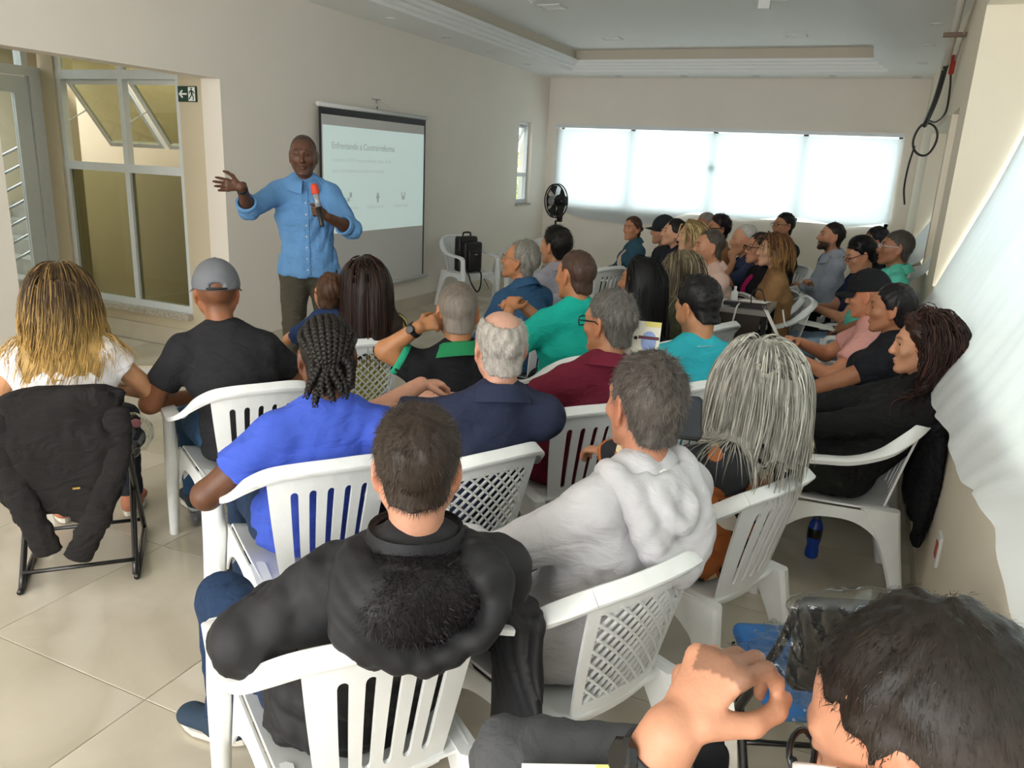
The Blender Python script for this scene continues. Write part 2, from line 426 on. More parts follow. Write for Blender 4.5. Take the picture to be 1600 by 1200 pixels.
for (x0, x1) in ((-6.765, -6.05), (-5.995, -5.385)):
    MB().box(x0, x1, HY+0.045, HY+0.051, 0.38, 1.50).build('pane', GREENGLASS, w1)
    MB().box(x0, x1, HY+0.045, HY+0.051, 2.345, 2.68).build('pane', GREENGLASS, w1)
    ss = MB(); hgt = 0.69; f = 0.042                                                  # top-hung sash swung outward
    M_ = Matrix.Translation((0, HY+0.06, 2.265)) @ Matrix.Rotation(math.radians(37), 4, 'X')
    ss.box(x0+0.004, x0+f, 0, 0.035, -hgt, 0, M=M_).box(x1-f, x1-0.004, 0, 0.035, -hgt, 0, M=M_)
    ss.box(x0+f, x1-f, 0, 0.035, -f, 0, M=M_).box(x0+f, x1-f, 0, 0.035, -hgt, -hgt+f, M=M_)
    so = ss.build('sash', ALU, w1)
    MB().box(x0+f, x1-f, 0.014, 0.020, -hgt+f, -f, M=M_).build('pane', GREENGLASS, so)
    p0 = Vector((x0+0.02, HY+0.05, 1.92)); p1 = M_ @ Vector((x0+0.02, 0.0, -0.30))
    MB().tube([p0, p1], 0.006, 6).build('stay_arm', ALU, so)
# glass door in the side wall of the passage
d1 = tag_struct(empty('door_1', (0, 0, 0)))
DX = -7.02
fr = MB().box(DX-0.08, DX+0.02, HY-0.10, HY, 0, 2.36).box(DX-0.08, DX+0.02, 3.4, HY-0.10, 2.28, 2.36).box(DX-0.08, DX+0.02, 3.4, HY, 2.68, 2.75).box(DX-0.08, DX+0.02, HY-0.16, HY-0.1, 2.36, 2.68)
fr.build('door_frame', ALU, d1)
lf = MB().box(DX-0.05, DX-0.005, HY-0.24, HY-0.105, 0.01, 2.27).box(DX-0.05, DX-0.005, 3.55, HY-0.24, 2.13, 2.27).box(DX-0.05, DX-0.005, 3.55, HY-0.24, 0.01, 0.14)
lo = lf.build('door_leaf', ALU, d1)
MB().box(DX-0.03, DX-0.024, 3.55, HY-0.24, 0.14, 2.13).build('pane', CLEARGLASS, lo)
MB().box(DX-0.03, DX-0.024, 3.4, HY-0.16, 2.36, 2.68).build('pane', CLEARGLASS, d1)
# steel stair rail and marble steps seen through the door
sr = tag(empty('stair_railing', (-8.0, 4.6, 0)), 'stainless steel stair railing seen through the glass door', 'railing')
MB().tube([(0.02, 0.30, 0), (0.02, 0.30, 1.75)], 0.024, 10).build('post', CHROME, sr, smooth=True)
MB().tube([(0.14, 0.42, 0), (0.14, 0.42, 1.70)], 0.024, 10).build('post', CHROME, sr, smooth=True)
for k in range(7):
    z = 0.45+0.17*k
    MB().tube([(0.10, 0.36, z), (0.30, 0.95, z+0.35)], 0.014, 8).build('rail', CHROME, sr, smooth=True)
STEP = mat('marble_step', '#a6a49c', 0.3, var=0.2, scale=6)
st = tag(empty('staircase', (-8.95, 5.0, 0)), 'grey marble staircase behind the glass door', 'staircase')
for k in range(6): MB().box(-0.3, 1.15, 0.22*k, 0.22*k+0.28, 0, 0.17*(k+1)).build('step', STEP, st)
# exit sign on the jamb
es = tag(MB().box(-5.325, -5.125, HY-0.012, HY-0.001, 2.095, 2.215).build('exit_sign', mat('sign_green', '#12392b', 0.45, var=0.05)), 'dark green exit sign with white arrow and running figure on beige jamb', 'sign')
WHITE = mat('sign_white', '#f0f2ec', 0.5, var=0.02)
sg = MB(); yy = HY-0.0145
def flat(mb, pts, y=yy, t_=0.002):
    n = len(pts); P = [(x, y, z) for x, z in pts]+[(x, y+t_, z) for x, z in pts]
    mb.poly(P, [tuple(range(n)), tuple(reversed(range(n, 2*n)))]+[(i, n+i, n+(i+1) % n, (i+1) % n) for i in range(n)])
cx = -5.315
flat(sg, [(cx, 2.155), (cx+0.035, 2.187), (cx+0.047, 2.180), (cx+0.030, 2.162), (cx+0.088, 2.162), (cx+0.088, 2.148), (cx+0.030, 2.148), (cx+0.047, 2.130), (cx+0.035, 2.123)])
sg.build('arrow', WHITE, es)
dr = MB(); flat(dr, [(cx+0.105, 2.102), (cx+0.178, 2.102), (cx+0.178, 2.208), (cx+0.105, 2.208)]); dr.build('doorway_panel', WHITE, es)
fg = MB(); c0 = cx+0.142
flat(fg, [(c0+0.008*math.cos(a_), 2.196+0.008*math.sin(a_)) for a_ in np.linspace(0, 2*PI, 10)[:-1]], yy-0.002)
flat(fg, [(c0-0.010, 2.186), (c0+0.008, 2.186), (c0+0.012, 2.150), (c0-0.004, 2.150)], yy-0.002)
flat(fg, [(c0-0.004, 2.152), (c0+0.006, 2.152), (c0-0.012, 2.128), (c0-0.030, 2.112), (c0-0.034, 2.118), (c0-0.020, 2.132)], yy-0.002)
flat(fg, [(c0+0.002, 2.152), (c0+0.012, 2.152), (c0+0.022, 2.132), (c0+0.018, 2.106), (c0+0.011, 2.106), (c0+0.013, 2.130)], yy-0.002)
flat(fg, [(c0-0.010, 2.184), (c0-0.028, 2.172), (c0-0.026, 2.154), (c0-0.020, 2.156), (c0-0.021, 2.168), (c0-0.006, 2.176)], yy-0.002)
flat(fg, [(c0+0.006, 2.184), (c0+0.026, 2.172), (c0+0.030, 2.158), (c0+0.024, 2.156), (c0+0.020, 2.166), (c0+0.004, 2.174)], yy-0.002)
fg.build('running_figure', mat('sign_green', 0), es)

# --- small corner window in the left wall
w2 = tag_struct(empty('window_2', (0, 0, 0)))
x0 = XL-0.12
f2 = MB().box(x0, x0+0.06, 10.86, 10.90, 1.16, 2.34).box(x0, x0+0.06, 11.31, 11.36, 1.16, 2.34).box(x0, x0+0.06, 10.9, 11.31, 2.29, 2.34).box(x0, x0+0.06, 10.9, 11.31, 1.16, 1.22).box(x0, x0+0.06, 10.9, 11.31, 1.55, 1.61)
f2.build('window_frame', ALU, w2)
MB().box(x0+0.02, x0+0.026, 10.9, 11.31, 1.22, 1.55).build('pane', CLEARGLASS, w2)
M_ = Matrix.Translation((x0, 0, 2.29)) @ Matrix.Rotation(math.radians(25), 4, 'Y')
sa = MB().box(0.0, 0.03, 10.905, 10.935, -0.66, 0, M=M_).box(0.0, 0.03, 11.275, 11.305, -0.66, 0, M=M_).box(0, 0.03, 10.935, 11.275, -0.03, 0, M=M_).box(0, 0.03, 10.935, 11.275, -0.66, -0.63, M=M_).build('sash', ALU, w2)
MB().box(0.012, 0.017, 10.935, 11.275, -0.63, -0.03, M=M_).build('pane', CLEARGLASS, sa)
MB().box(XL-0.2, XL+0.02, 10.84, 11.38, 1.13, 1.16).build('window_sill', GRANITE, w2)

# --- wide back window: aluminium frame, panes, white cloth hung over it
def cloth_material(name, col, tr):
    m, t, b = _new(name)
    out = t.nodes['Material Output']
    d = t.nodes.new('ShaderNodeBsdfDiffuse'); d.inputs[0].default_value = (*col, 1)
    l = t.nodes.new('ShaderNodeBsdfTranslucent'); l.inputs[0].default_value = (*col, 1)
    n = t.nodes.new('ShaderNodeTexNoise'); n.inputs['Scale'].default_value = 3.0; n.inputs['Detail'].default_value = 5
    tc = t.nodes.new('ShaderNodeTexCoord'); t.links.new(tc.outputs['Object'], n.inputs['Vector'])
    bp = t.nodes.new('ShaderNodeBump'); bp.inputs['Strength'].default_value = 0.5; bp.inputs['Distance'].default_value = 0.03
    t.links.new(n.outputs['Fac'], bp.inputs['Height']); t.links.new(bp.outputs[0], d.inputs['Normal'])
    mx = t.nodes.new('ShaderNodeMixShader'); mx.inputs[0].default_value = tr
    t.links.new(d.outputs[0], mx.inputs[1]); t.links.new(l.outputs[0], mx.inputs[2]); t.links.new(mx.outputs[0], out.inputs[0])
    return m
CLOTH = cloth_material('white_nonwoven_cloth', (0.80, 0.82, 0.82), 0.42)
w3 = tag_struct(empty('window_3', (0, 0, 0)))
fr = MB(); yb0, yb1 = YB+0.05, YB+0.11
fr.box(WX0, WX1, yb0, yb1, WZ0, WZ0+0.05).box(WX0, WX1, yb0, yb1, WZ1-0.06, WZ1).box(WX0, WX0+0.05, yb0, yb1, WZ0, WZ1).box(WX1-0.05, WX1, yb0, yb1, WZ0, WZ1)
mull = (-3.50, -2.26, -1.02)
for x in mull: fr.box(x-0.035, x+0.035, yb0, yb1, WZ0, WZ1)
fr.build('window_frame', ALU, w3)
ed = [WX0+0.05] + list(mull) + [WX1-0.05]
for i in range(4): MB().box(ed[i], ed[i+1], yb0+0.03, yb0+0.036, WZ0+0.05, WZ1-0.06).build('pane', CLEARGLASS, w3)
MB().lathe([(0.0, 0), (0.06, 0), (0.06, 0.02), (0.0, 0.02)], 20).build('window_lock', mat('lock_teal', '#3f8f9c', 0.4, var=0.1), w3, (-2.26, YB+0.035, 1.80), True).rotation_euler = (PI/2, 0, 0)
MB().box(WX0-0.08, WX1+0.02, YB-0.03, YB+0.0, WZ1-0.03, WZ1+0.02).build('curtain_rail', ALU, w3)
def sheet(name, fn, nu, nv, m, t_=0.003, parent=None, flip=False):
    u, v = np.meshgrid(np.linspace(0, 1, nu), np.linspace(0, 1, nv), indexing='ij')
    V = np.stack(fn(u, v), -1).reshape(-1, 3); Q = grid_quads(nu, nv)
    if flip: Q = Q[:, ::-1]
    V, Q = thicken(V, Q, t_)
    return link(name, autosmooth(np_mesh(name, V, Q), 60), m, parent)
def back_cloth(u, v):
    x = WX0-0.06+u*(WX1-WX0+0.06)
    sag = 0.26*np.exp(-((u-0.22)/0.16)**2)-0.02*u
    z = WZ1-0.05-v*(WZ1-WZ0-0.06+0.04*np.sin(u*23)*v+sag*np.clip(v-0.0, 0, 1))
    y = YB-0.016-0.004*np.sin(u*41+v*3)-0.006*np.sin(v*5+u*9)*v-0.012*v
    return x, y, z
cb = sheet('window_cloth', back_cloth, 90, 22, CLOTH)
tag(cb, 'long white cloth hung over the wide back window', 'curtain', 'white cloths over the windows')
# --- side bays: frames, panes and slanting cloths
def bay(name, y0, y1, z0, z1, n):
    w = tag_struct(empty(name, (0, 0, 0)))
    fr = MB(); xx = XO-0.10
    fr.box(xx, xx+0.06, y0, y1, z0, z0+0.05).box(xx, xx+0.06, y0, y1, z1-0.05, z1)
    ys = np.linspace(y0, y1, n+1)
    for y in ys: fr.box(xx, xx+0.06, max(y0, y-0.03), min(y1, y+0.03), z0, z1)
    fr.build('window_frame', ALU, w)
    for i in range(n): MB().box(xx+0.03, xx+0.036, ys[i]+0.03, ys[i+1]-0.03, z0+0.05, z1-0.05).build('pane', CLEARGLASS, w)
    return w
bay('window_4', -3.5, 5.78, 1.10, 2.78, 6); bay('window_5', 6.35, 7.0, 1.10, 2.25, 1); bay('window_6', 7.16, 9.6, 1.10, 2.25, 2)
rng = np.random.RandomState(5)
def side_cloth(y0, y1, ztop, over, xtop=XO-0.13, zover=0.14):
    def fn(u, v):
        y = y0+u*(y1-y0)
        edge = np.exp(-((1-u)/0.03))                       # far edge pulled back
        vv = v/0.8
        slant = np.clip(vv, 0, 1)
        wr_ = 0.006*np.sin(y*4+3*np.sin(v*4))+0.004*np.sin(y*11+v*9)+0.002*np.sin(y*31-v*14)
        x = xtop-(xtop-XR+0.012)*slant**1.35*(1-0.10*edge)+wr_*np.clip(v*3, 0, 1)
        z = ztop-(ztop-1.125)*slant
        h = np.clip((v-0.8)/0.2, 0, 1)
        hang = over*(0.75+0.35*np.sin(y*2.3+1.0)+0.12*np.sin(y*6.1))
        x = x - h*0.05 - 0.03*np.sin(h*PI*0.5)-0.012*np.abs(np.sin(y*9))*h
        z = z - h*hang+0.012*np.sin(np.clip(vv, 0, 1)*PI)*np.sin(y*12)
        return x, y, z
    return fn
c1 = sheet('window_cloth', side_cloth(-2.5, 5.74, 2.70, zover if False else 0.17), 260, 40, CLOTH, flip=True)
tag(c1, 'wrinkled white cloth draped over the near side window sill', 'curtain', 'white cloths over the windows')
c2 = sheet('window_cloth', side_cloth(7.18, 9.56, 2.20, 0.12), 70, 24, CLOTH, flip=True)
tag(c2, 'white cloth over the far side window near the back corner', 'curtain', 'white cloths over the windows')
c3 = sheet('window_cloth', side_cloth(6.37, 6.98, 2.20, 0.10), 24, 24, CLOTH, flip=True)
tag(c3, 'narrow strip of white cloth between two pillars of the side wall', 'curtain', 'white cloths over the windows')

# --- ceiling lights
LENS = mat('frosted_lens', '#f1f1ee', 0.5, var=0.01)
TRIMW = mat('white_trim', '#dadad8', 0.4, var=0.01)
dl_ring = MB().lathe([(0.040, 0.0), (0.055, 0.0), (0.058, -0.004), (0.055, -0.008), (0.042, -0.008), (0.040, -0.004), (0.040, 0.0)], 24).mesh('ring', True)
dl_lens = MB().lathe([(0.0, -0.003), (0.041, -0.003), (0.041, 0.0)], 24).mesh('lens', True)
ORD = ['first', 'second', 'third', 'fourth', 'fifth']
spots = [(-4.58, y, '%s along the screen wall counted from the speaker' % ORD[k]) for k, y in enumerate((5.9, 7.0, 8.12, 9.23, 10.35))] + [(-4.62, 11.6, 'in the far corner by the fan')] + [(x, 11.68, '%s above the back window counted from the fan corner' % ORD[k]) for k, x in enumerate((-3.7, -2.74, -1.76, -0.77))] + [(0.23, y, '%s along the side wall counted from the back' % ORD[k]) for k, y in enumerate((11.75, 10.42, 9.12, 7.96))]
for x, y, w in spots:
    o = tag(empty('downlight', (x, y, ZC)), 'round recessed downlight '+w, 'light', 'round ceiling downlights')
    link('ring', dl_ring, TRIMW, o); link('lens', dl_lens, LENS, o)
for x, y, w in ((-3.33, 8.1, 'nearer the screen wall, closer pair'), (-3.33, 10.1, 'nearer the screen wall, by the back window'), (-1.13, 10.15, 'over the seated rows, by the back window'), (-1.13, 8.1, 'over the seated rows, beside the hanging box')):
    o = tag(empty('panel_light', (x, y, ZC+0.27)), 'square flush ceiling panel light '+w, 'light', 'square panel lights in the tray ceiling')
    MB().box(-0.12, 0.12, -0.12, -0.105, -0.012, 0).box(-0.12, 0.12, 0.105, 0.12, -0.012, 0).box(-0.12, -0.105, -0.105, 0.105, -0.012, 0).box(0.105, 0.12, -0.105, 0.105, -0.012, 0).build('frame', TRIMW, o)
    MB().box(-0.105, 0.105, -0.105, 0.105, -0.008, 0).build('diffuser', LENS, o)
o = tag(empty('sensor_box', (-1.16, 7.72, ZC+0.27)), 'white box hanging from the ceiling above the rows', 'fixture')
MB().box(-0.05, 0.05, -0.04, 0.04, -0.16, -0.02).build('housing', TRIMW, o); MB().tube([(0, 0, -0.03), (0, 0, 0)], 0.02, 10).build('bracket', TRIMW, o)
o = tag(empty('smoke_detector', (-3.36, 7.62, ZC+0.27)), 'small white round detector on the ceiling by a panel light', 'detector')
MB().lathe([(0.0, -0.05), (0.03, -0.05), (0.05, -0.03), (0.055, 0.0)], 20).build('housing', TRIMW, o, smooth=True)
MB().lathe([(0.0, -0.062), (0.014, -0.06), (0.018, -0.05)], 14).build('sensor_head', ALU, o, smooth=True)

# --- cable bundle hanging from the ceiling by the side wall
cbn = tag(empty('cable_bundle', (0.30, 6.9, ZC)), 'coiled black cables hanging from ceiling hole beside the side wall', 'cable')
GREYP = mat('grey_conduit', '#b8b2a6', 0.5, var=0.05); DARKC = mat('dark_cable', '#2b2826', 0.5, var=0.15, scale=40)
MB().box(-0.07, 0.10, -0.12, -0.02, -0.004, -0.001).build('ceiling_hole', BLACK, cbn)
MB().tube(catmull([(0.03, -0.08, 0), (0.03, 0.1, -0.2), (0.025, 0.45, -0.42)]), 0.028, 8).build('conduit', GREYP, cbn, smooth=True)
MB().tube(catmull([(0.10, -0.9, 0.0), (0.10, -0.3, -0.1), (0.09, 0.5, -0.38)]), 0.009, 6).build('grey_cable', GREYP, cbn, smooth=True)
MB().box(-0.04, 0.115, 0.08, 0.12, -0.25, -0.22).build('clamp_bar', mat('rust_brown', '#6d5a4c', 0.7, var=0.2), cbn)
MB().tube(catmull([(0.03, 0.4, -0.40), (0.02, 0.8, -0.62), (-0.01, 1.3, -0.80)]), 0.022, 8).build('hose', DARKC, cbn, smooth=True)
MB().tube(catmull([(0.08, 0.45, -0.33), (0.08, 0.50, -0.46)]), 0.020, 8).build('red_sleeve', mat('red_sleeve', '#a8321f', 0.5, var=0.1), cbn, smooth=True)
MB().tube(catmull([(0.08, 0.50, -0.46), (0.10, 0.62, -0.56), (0.11, 0.8, -0.72), (0.07, 1.1, -0.78), (0.02, 1.3, -0.76)]), 0.008, 6).build('loop_cable', DARKC, cbn, smooth=True)
coil = [(0.015+0.095*math.cos(t_)+0.004*math.sin(3*t_), 1.30+0.05*math.cos(t_), -0.92+0.14*math.sin(t_)) for t_ in np.linspace(0, 2*PI*2, 50)]
MB().tube(coil, 0.010, 6).build('coil', DARKC, cbn, smooth=True)
MB().tube(catmull([(-0.06, 1.28, -0.98), (-0.08, 1.35, -1.15), (-0.08, 1.45, -1.35), (-0.05, 1.5, -1.5)]), 0.009, 6).build('cable_tail', DARKC, cbn, smooth=True)

# --- wall outlets
for nm, x, y, z, d, lb in (('left', XL, 9.35, 0.62, 1, 'white wall outlet with black plug beside the bag chair'), ('right', XR, 3.10, 0.42, -1, 'white wall outlet low on the side wall behind curly-haired woman')):
    o = tag(empty('wall_outlet', (x, y, z)), lb, 'outlet')
    MB().box(*sorted((0.0, 0.010*d)), -0.04, 0.04, -0.06, 0.06).build('plate', TRIMW, o)
    MB().box(*sorted((0.010*d, 0.014*d)), -0.02, 0.02, -0.03, 0.03).build('socket', mat('socket_red', '#a13a2c', 0.5) if d < 0 else ALU, o)
    if d > 0:
        MB().tube(catmull([(0.014, 0, 0), (0.05, 0, 0.0), (0.10, 0.03, -0.03), (0.12, 0.12, -0.25), (0.10, 0.5, -0.60)]), 0.006, 6).build('cord', BLACK, o, smooth=True)
        MB().tube([(0.012, 0, 0), (0.05, 0, 0)], 0.013, 8).build('plug', BLACK, o, smooth=True)
# --- tree outside the corner window
tr = tag(empty('tree', (-8.2, 17.0, -1.2)), 'pale green tree outside the small corner window', 'tree')
rg = np.random.RandomState(3)
c = rg.normal(size=(1500, 3)); c /= np.linalg.norm(c, axis=1, keepdims=True); c *= (rg.rand(1500, 1)**0.4)*np.array([1.5, 1.5, 1.1]); c += [0, 0, 2.2]
a1 = rg.normal(size=(1500, 3)); a1 /= np.linalg.norm(a1, axis=1, keepdims=True); a2 = np.cross(a1, rg.normal(size=(1500, 3))); a2 /= np.linalg.norm(a2, axis=1, keepdims=True)
V = np.stack([c-a1*0.09, c+a2*0.045, c+a1*0.09, c-a2*0.045], 1).reshape(-1, 3)
fo = link('crown', np_mesh('crown', V, np.arange(6000).reshape(-1, 4), False), mat('pale_leaf', '#a9b56a', 0.7, var=0.3, scale=3), tr); fo['kind'] = 'stuff'
MB().tube([(0, 0, 0), (0.05, 0, 1.2), (0, 0.1, 2.2)], [0.16, 0.12, 0.06], 10).build('trunk', mat('bark', '#6b5844', 0.9, var=0.3), tr, smooth=True)
# ------------------------------------------------------------------ white moulded armchairs
def back_surf(u, v):
    zt = 0.832-0.018*u*u
    z = 0.40+v*(zt-0.40)
    w = 0.138+0.052*np.power(np.clip(v, 0, 1), 0.8)
    y = -0.205-0.098*v-0.013*v*v+0.04*u*u*(0.35+0.65*v)
    return np.stack([u*w, y, z], -1)
def panel(ucols, vrows, skip, off=0.0):
    """sheet of the curved back: ucols is a function row -> list of u; skip(i, j) leaves a cell out"""
    U = np.array([ucols(v) for v in vrows]).T; Vv = np.tile(np.array(vrows), (U.shape[0], 1))
    P = back_surf(U, Vv).reshape(-1, 3); nu, nv = U.shape; Q = []
    for i in range(nu-1):
        for j in range(nv-1):
            if skip(i, j): continue
            Q.append((i*nv+j, (i+1)*nv+j, (i+1)*nv+j+1, i*nv+j+1))
    return P, np.array(Q)
def compact(V, Q):
    used = np.unique(Q); mp = -np.ones(len(V), int); mp[used] = np.arange(len(used)); return V[used], mp[Q]
def sweep(path, wid, thick, up=(0, 0, 1), lip=0.0):
    """flat moulded band along a path; wid across, thick along the local normal, with a turned-down lip"""
    P = [np.array(p, float) for p in path]; secs = []
    for i, p in enumerate(P):
        t = P[min(i+1, len(P)-1)]-P[max(i-1, 0)]; t /= np.linalg.norm(t)
        u = np.array(up[i] if isinstance(up, list) else up, float); u -= t*u.dot(t); u /= np.linalg.norm(u); s = np.cross(t, u)
        w = (wid[i] if isinstance(wid, list) else wid)/2; h = thick/2
        secs.append([p+s*a*w+u*b*h for a, b in ((-1, -1.0-lip), (-0.86, -1-lip), (-0.8, -1), (0.8, -1), (0.86, -1-lip), (1, -1-lip), (1, 0.4), (0.85, 1), (-0.85, 1), (-1, 0.4))])
    return secs
def rrect(c, ax, ay, w, h, ch=0.3):
    c = np.array(c, float); ax = np.array(ax, float); ay = np.array(ay, float)
    k = min(w, h)*ch
    return [c+ax*a+ay*b for a, b in ((-w/2+k, -h/2), (w/2-k, -h/2), (w/2, -h/2+k), (w/2, h/2-k), (w/2-k, h/2), (-w/2+k, h/2), (-w/2, h/2-k), (-w/2, -h/2+k))]
def chair_meshes():
    M = {}
    # seat: dished pan with turned-down front, side aprons with arches
    nu, nv = 13, 13
    u, v = np.meshgrid(np.linspace(-1, 1, nu), np.linspace(0, 1, nv), indexing='ij')
    hw = 0.205+0.03*v
    x = u*hw; y = -0.215+v*0.445
    z = 0.425+0.018*v-0.022*np.exp(-(u*1.3)**2)*np.sin(np.clip(v, 0, 1)*PI)-0.03*np.clip((v-0.9)/0.1, 0, 1)**2+0.012*np.abs(u)**4
    V, Q = thicken(np.stack([x, y, z], -1).reshape(-1, 3), grid_quads(nu, nv), 0.008)
    VV = [V]; QQ = [Q]
    for sgn in (-1, 1):
        yy = np.linspace(-0.22, 0.235, 17); tt = np.linspace(0, 1, 4)
        A = []
        for a in yy:
            s = (a+0.22)/0.455
            zb = 0.385-0.13*abs(2*s-1)**2.6
            for t in tt: A.append((sgn*(0.212+0.028*s+0.012*t), a, 0.425*(1-t)+zb*t+0.012*s*(1-t)))
        q = grid_quads(17, 4); q = q if sgn < 0 else q[:, ::-1]
        V2, Q2 = thicken(np.array(A), q, 0.007); QQ.append(Q2+sum(len(w) for w in VV)); VV.append(V2)
    xx = np.linspace(-0.235, 0.235, 13); A = []
    for a in xx:
        for t in (0, 0.5, 1): A.append((a, 0.232-0.004*t, 0.415-t*(0.035+0.10*abs(a/0.235)**3)))
    V2, Q2 = thicken(np.array(A), grid_quads(13, 3), 0.007); QQ.append(Q2+sum(len(w) for w in VV)); VV.append(V2)
    M['seat'] = autosmooth(np_mesh('seat', np.vstack(VV), np.vstack(QQ)), 45)
    # slotted back
    ctr = [-0.60, -0.30, 0.0, 0.30, 0.60]; hwS = 0.062; v0, v1, rr = 0.17, 0.83, 0.035
    def cols(vv):
        c = [-1.0, -0.86]
        for k in ctr:
            if v0 < vv < v1:
                e = min(vv-v0, v1-vv); h = hwS*(1 if e >= rr else math.sqrt(max(0.0, 1-(1-e/rr)**2)))
            else: h = 0.0005
            c += [k-h, k, k+h]
        return c+[0.86, 1.0]
    rows = [0, 0.08, v0-0.03, v0+0.0003, v0+0.006, v0+0.016, v0+rr] + list(np.linspace(v0+rr, v1-rr, 8)[1:-1]) + [v1-rr, v1-0.016, v1-0.006, v1-0.0003, v1+0.03, 0.93, 1.0]
    def inside(j): return v0 < (rows[j]+rows[j+1])/2 < v1
    slot = {2+3*k+d for k in range(5) for d in (0, 1)}
    slatc = {4+3*k for k in range(4)}
    V, Q = panel(cols, rows, lambda i, j: inside(j) and (i in slot or i in slatc))
    V, Q = thicken(*compact(V, Q), 0.009)
    RP = [(0, -0.318, 0.838), (0.10, -0.311, 0.835), (0.185, -0.280, 0.817), (0.245, -0.218, 0.770), (0.278, -0.132, 0.708), (0.288, -0.02, 0.664), (0.287, 0.10, 0.650), (0.281, 0.215, 0.636), (0.277, 0.246, 0.60)]
    half = catmull(RP, 5); hup = []; hwd = []
    for p in half:
        f = min(1, p[0]/0.288); g = max(0, (p[1]+0.32)/0.56)
        hup.append((0.75*math.sin(PI*min(1, f))*(1-g)+0.05, -0.55*(1-g)+0.9*max(0, (g-0.93)/0.07), 0.85)); hwd.append(0.046+0.014*min(1, g*1.6))
    nb = 11
    mir = lambda L: [(-q[0], q[1], q[2]) for q in L]
    rim = sweep(mir(half[1:nb])[::-1]+half[:nb], hwd[1:nb][::-1]+hwd[:nb], 0.012, mir(hup[1:nb])[::-1]+hup[:nb], 1.3)
    mb = MB().loft(rim); rv = np.array(mb.v)
    M['backrest'] = merge_meshes('backrest', [(V, Q)], mb)
    M['slats'] = []
    for k in range(4):
        V, Q = panel(cols, rows, lambda i, j: not (inside(j) and i == 4+3*k))
        V, Q = thicken(*compact(V, Q), 0.009)
        M['slats'].append(autosmooth(np_mesh('slat', V, Q), 45))
    # lattice back
    def cols2(vv): return [-1.0, -0.93, -0.84, -0.6, -0.3, 0, 0.3, 0.6, 0.84, 0.93, 1.0]
    rows2 = [0, 0.05, 0.10, 0.15] + list(np.linspace(0.15, 0.86, 7)[1:-1]) + [0.86, 0.93, 1.0]
    V, Q = panel(cols2, rows2, lambda i, j: 2 <= i <= 7 and 0.15 < (rows2[j]+rows2[j+1])/2 < 0.86)
    V, Q = thicken(*compact(V, Q), 0.010)
    M['backrest_lattice'] = merge_meshes('backrest', [(V, Q)], mb)
    M['bars'] = []
    for sg in (-1, 1):
        for c in np.arange(-2.25, 2.26, 0.34):
            pts = []
            for t in np.linspace(0.13, 0.88, 26):
                uu = sg*(t-0.5)*2.4+c*0.72
                if abs(uu) <= 0.87: pts.append((uu, t))
            if len(pts) < 4: continue
            W_ = 0.026; A = []
            for uu, t in pts: A += [(uu-W_, t), (uu+W_, t)]
            A = np.array(A); P = back_surf(A[:, 0], A[:, 1]); P[:, 1] += 0.003*sg
            n = len(pts); Q = np.array([(2*i, 2*i+1, 2*i+3, 2*i+2) for i in range(n-1)])
            V, Q = thicken(P, Q, 0.007); M['bars'].append(autosmooth(np_mesh('lattice_bar', V, Q), 45))
    # armrests: band from the top corner of the back, sweeping down and forward
    for sgn, nm in ((-1, 'arm_a'), (1, 'arm_b')):
        path = [(sgn*q[0], q[1], q[2]) for q in half[nb-1:]]; ups = [(sgn*q[0], q[1], q[2]) for q in hup[nb-1:]]; wd = hwd[nb-1:]
        M[nm] = autosmooth(MB().loft(sweep(path, wd, 0.012, ups, 1.3)).mesh('armrest'), 45)
        # front leg: channel from arm to floor
        fl = MB(); secs = []
        for t in np.linspace(0, 1, 7):
            z = 0.615*(1-t); c = (sgn*(0.277-0.004*t+0.012*t*t), 0.240+0.035*t, z)
            secs.append(rrect(c, (1, 0, 0), (0, 1, 0), 0.042+0.014*math.sin(PI*t)*(1 if t < 0.6 else 0.8)-0.004*t, 0.062+0.03*math.exp(-((t-0.33)/0.12)**2)-0.016*t))
        fl.loft(secs[::-1]); M['fleg_a' if sgn < 0 else 'fleg_b'] = autosmooth(fl.mesh('leg'), 45)
        # rear leg: broad at the seat, tapering and splayed backward, with a web up to the back
        rl = MB(); secs = []
        for t in np.linspace(0, 1, 8):
            z = 0.44*(1-t); sp = (1-t)**2.2
            c = (sgn*(0.198+0.040*t), -0.215-0.085*t+0.045*sp, z)
            secs.append(rrect(c, (1, 0, 0), (0, 1, 0), 0.050-0.006*t, 0.052+0.105*sp, 0.25))
        rl.loft(secs[::-1]); M['rleg_a' if sgn < 0 else 'rleg_b'] = autosmooth(rl.mesh('leg'), 45)
    return M
def merge_meshes(name, VQ, mb):
    V = [v for v, q in VQ]; F = []; o = 0
    for v, q in VQ: F += [tuple(int(a)+o for a in r) for r in q]; o += len(v)
    V = [tuple(p) for v in V for p in v]+[tuple(p) for p in mb.v]; F += [tuple(a+o for a in f) for f in mb.f]
    me = bpy.data.meshes.new(name); me.from_pydata(V, [], F); me.update()
    return autosmooth(me, 45)
CM = chair_meshes()
CHAIR_N = {}
def armchair(x, y, th, label, lattice=False, group='white plastic armchairs', sc=1.0):
    o = tag(empty('plastic_armchair', (x, y, 0), th), label, 'chair', group)
    o.scale = (sc, sc, 1.0)
    link('seat', CM['seat'], PLASTIC, o)
    b = link('backrest', CM['backrest_lattice' if lattice else 'backrest'], PLASTIC, o)
    for me in (CM['bars'] if lattice else CM['slats']): link('lattice_bar' if lattice else 'slat', me, PLASTIC, b)
    for k in ('arm_a', 'arm_b'): link('armrest', CM[k], PLASTIC, o)
    for k in ('fleg_a', 'fleg_b', 'rleg_a', 'rleg_b'): link('leg', CM[k], PLASTIC, o)
    return o
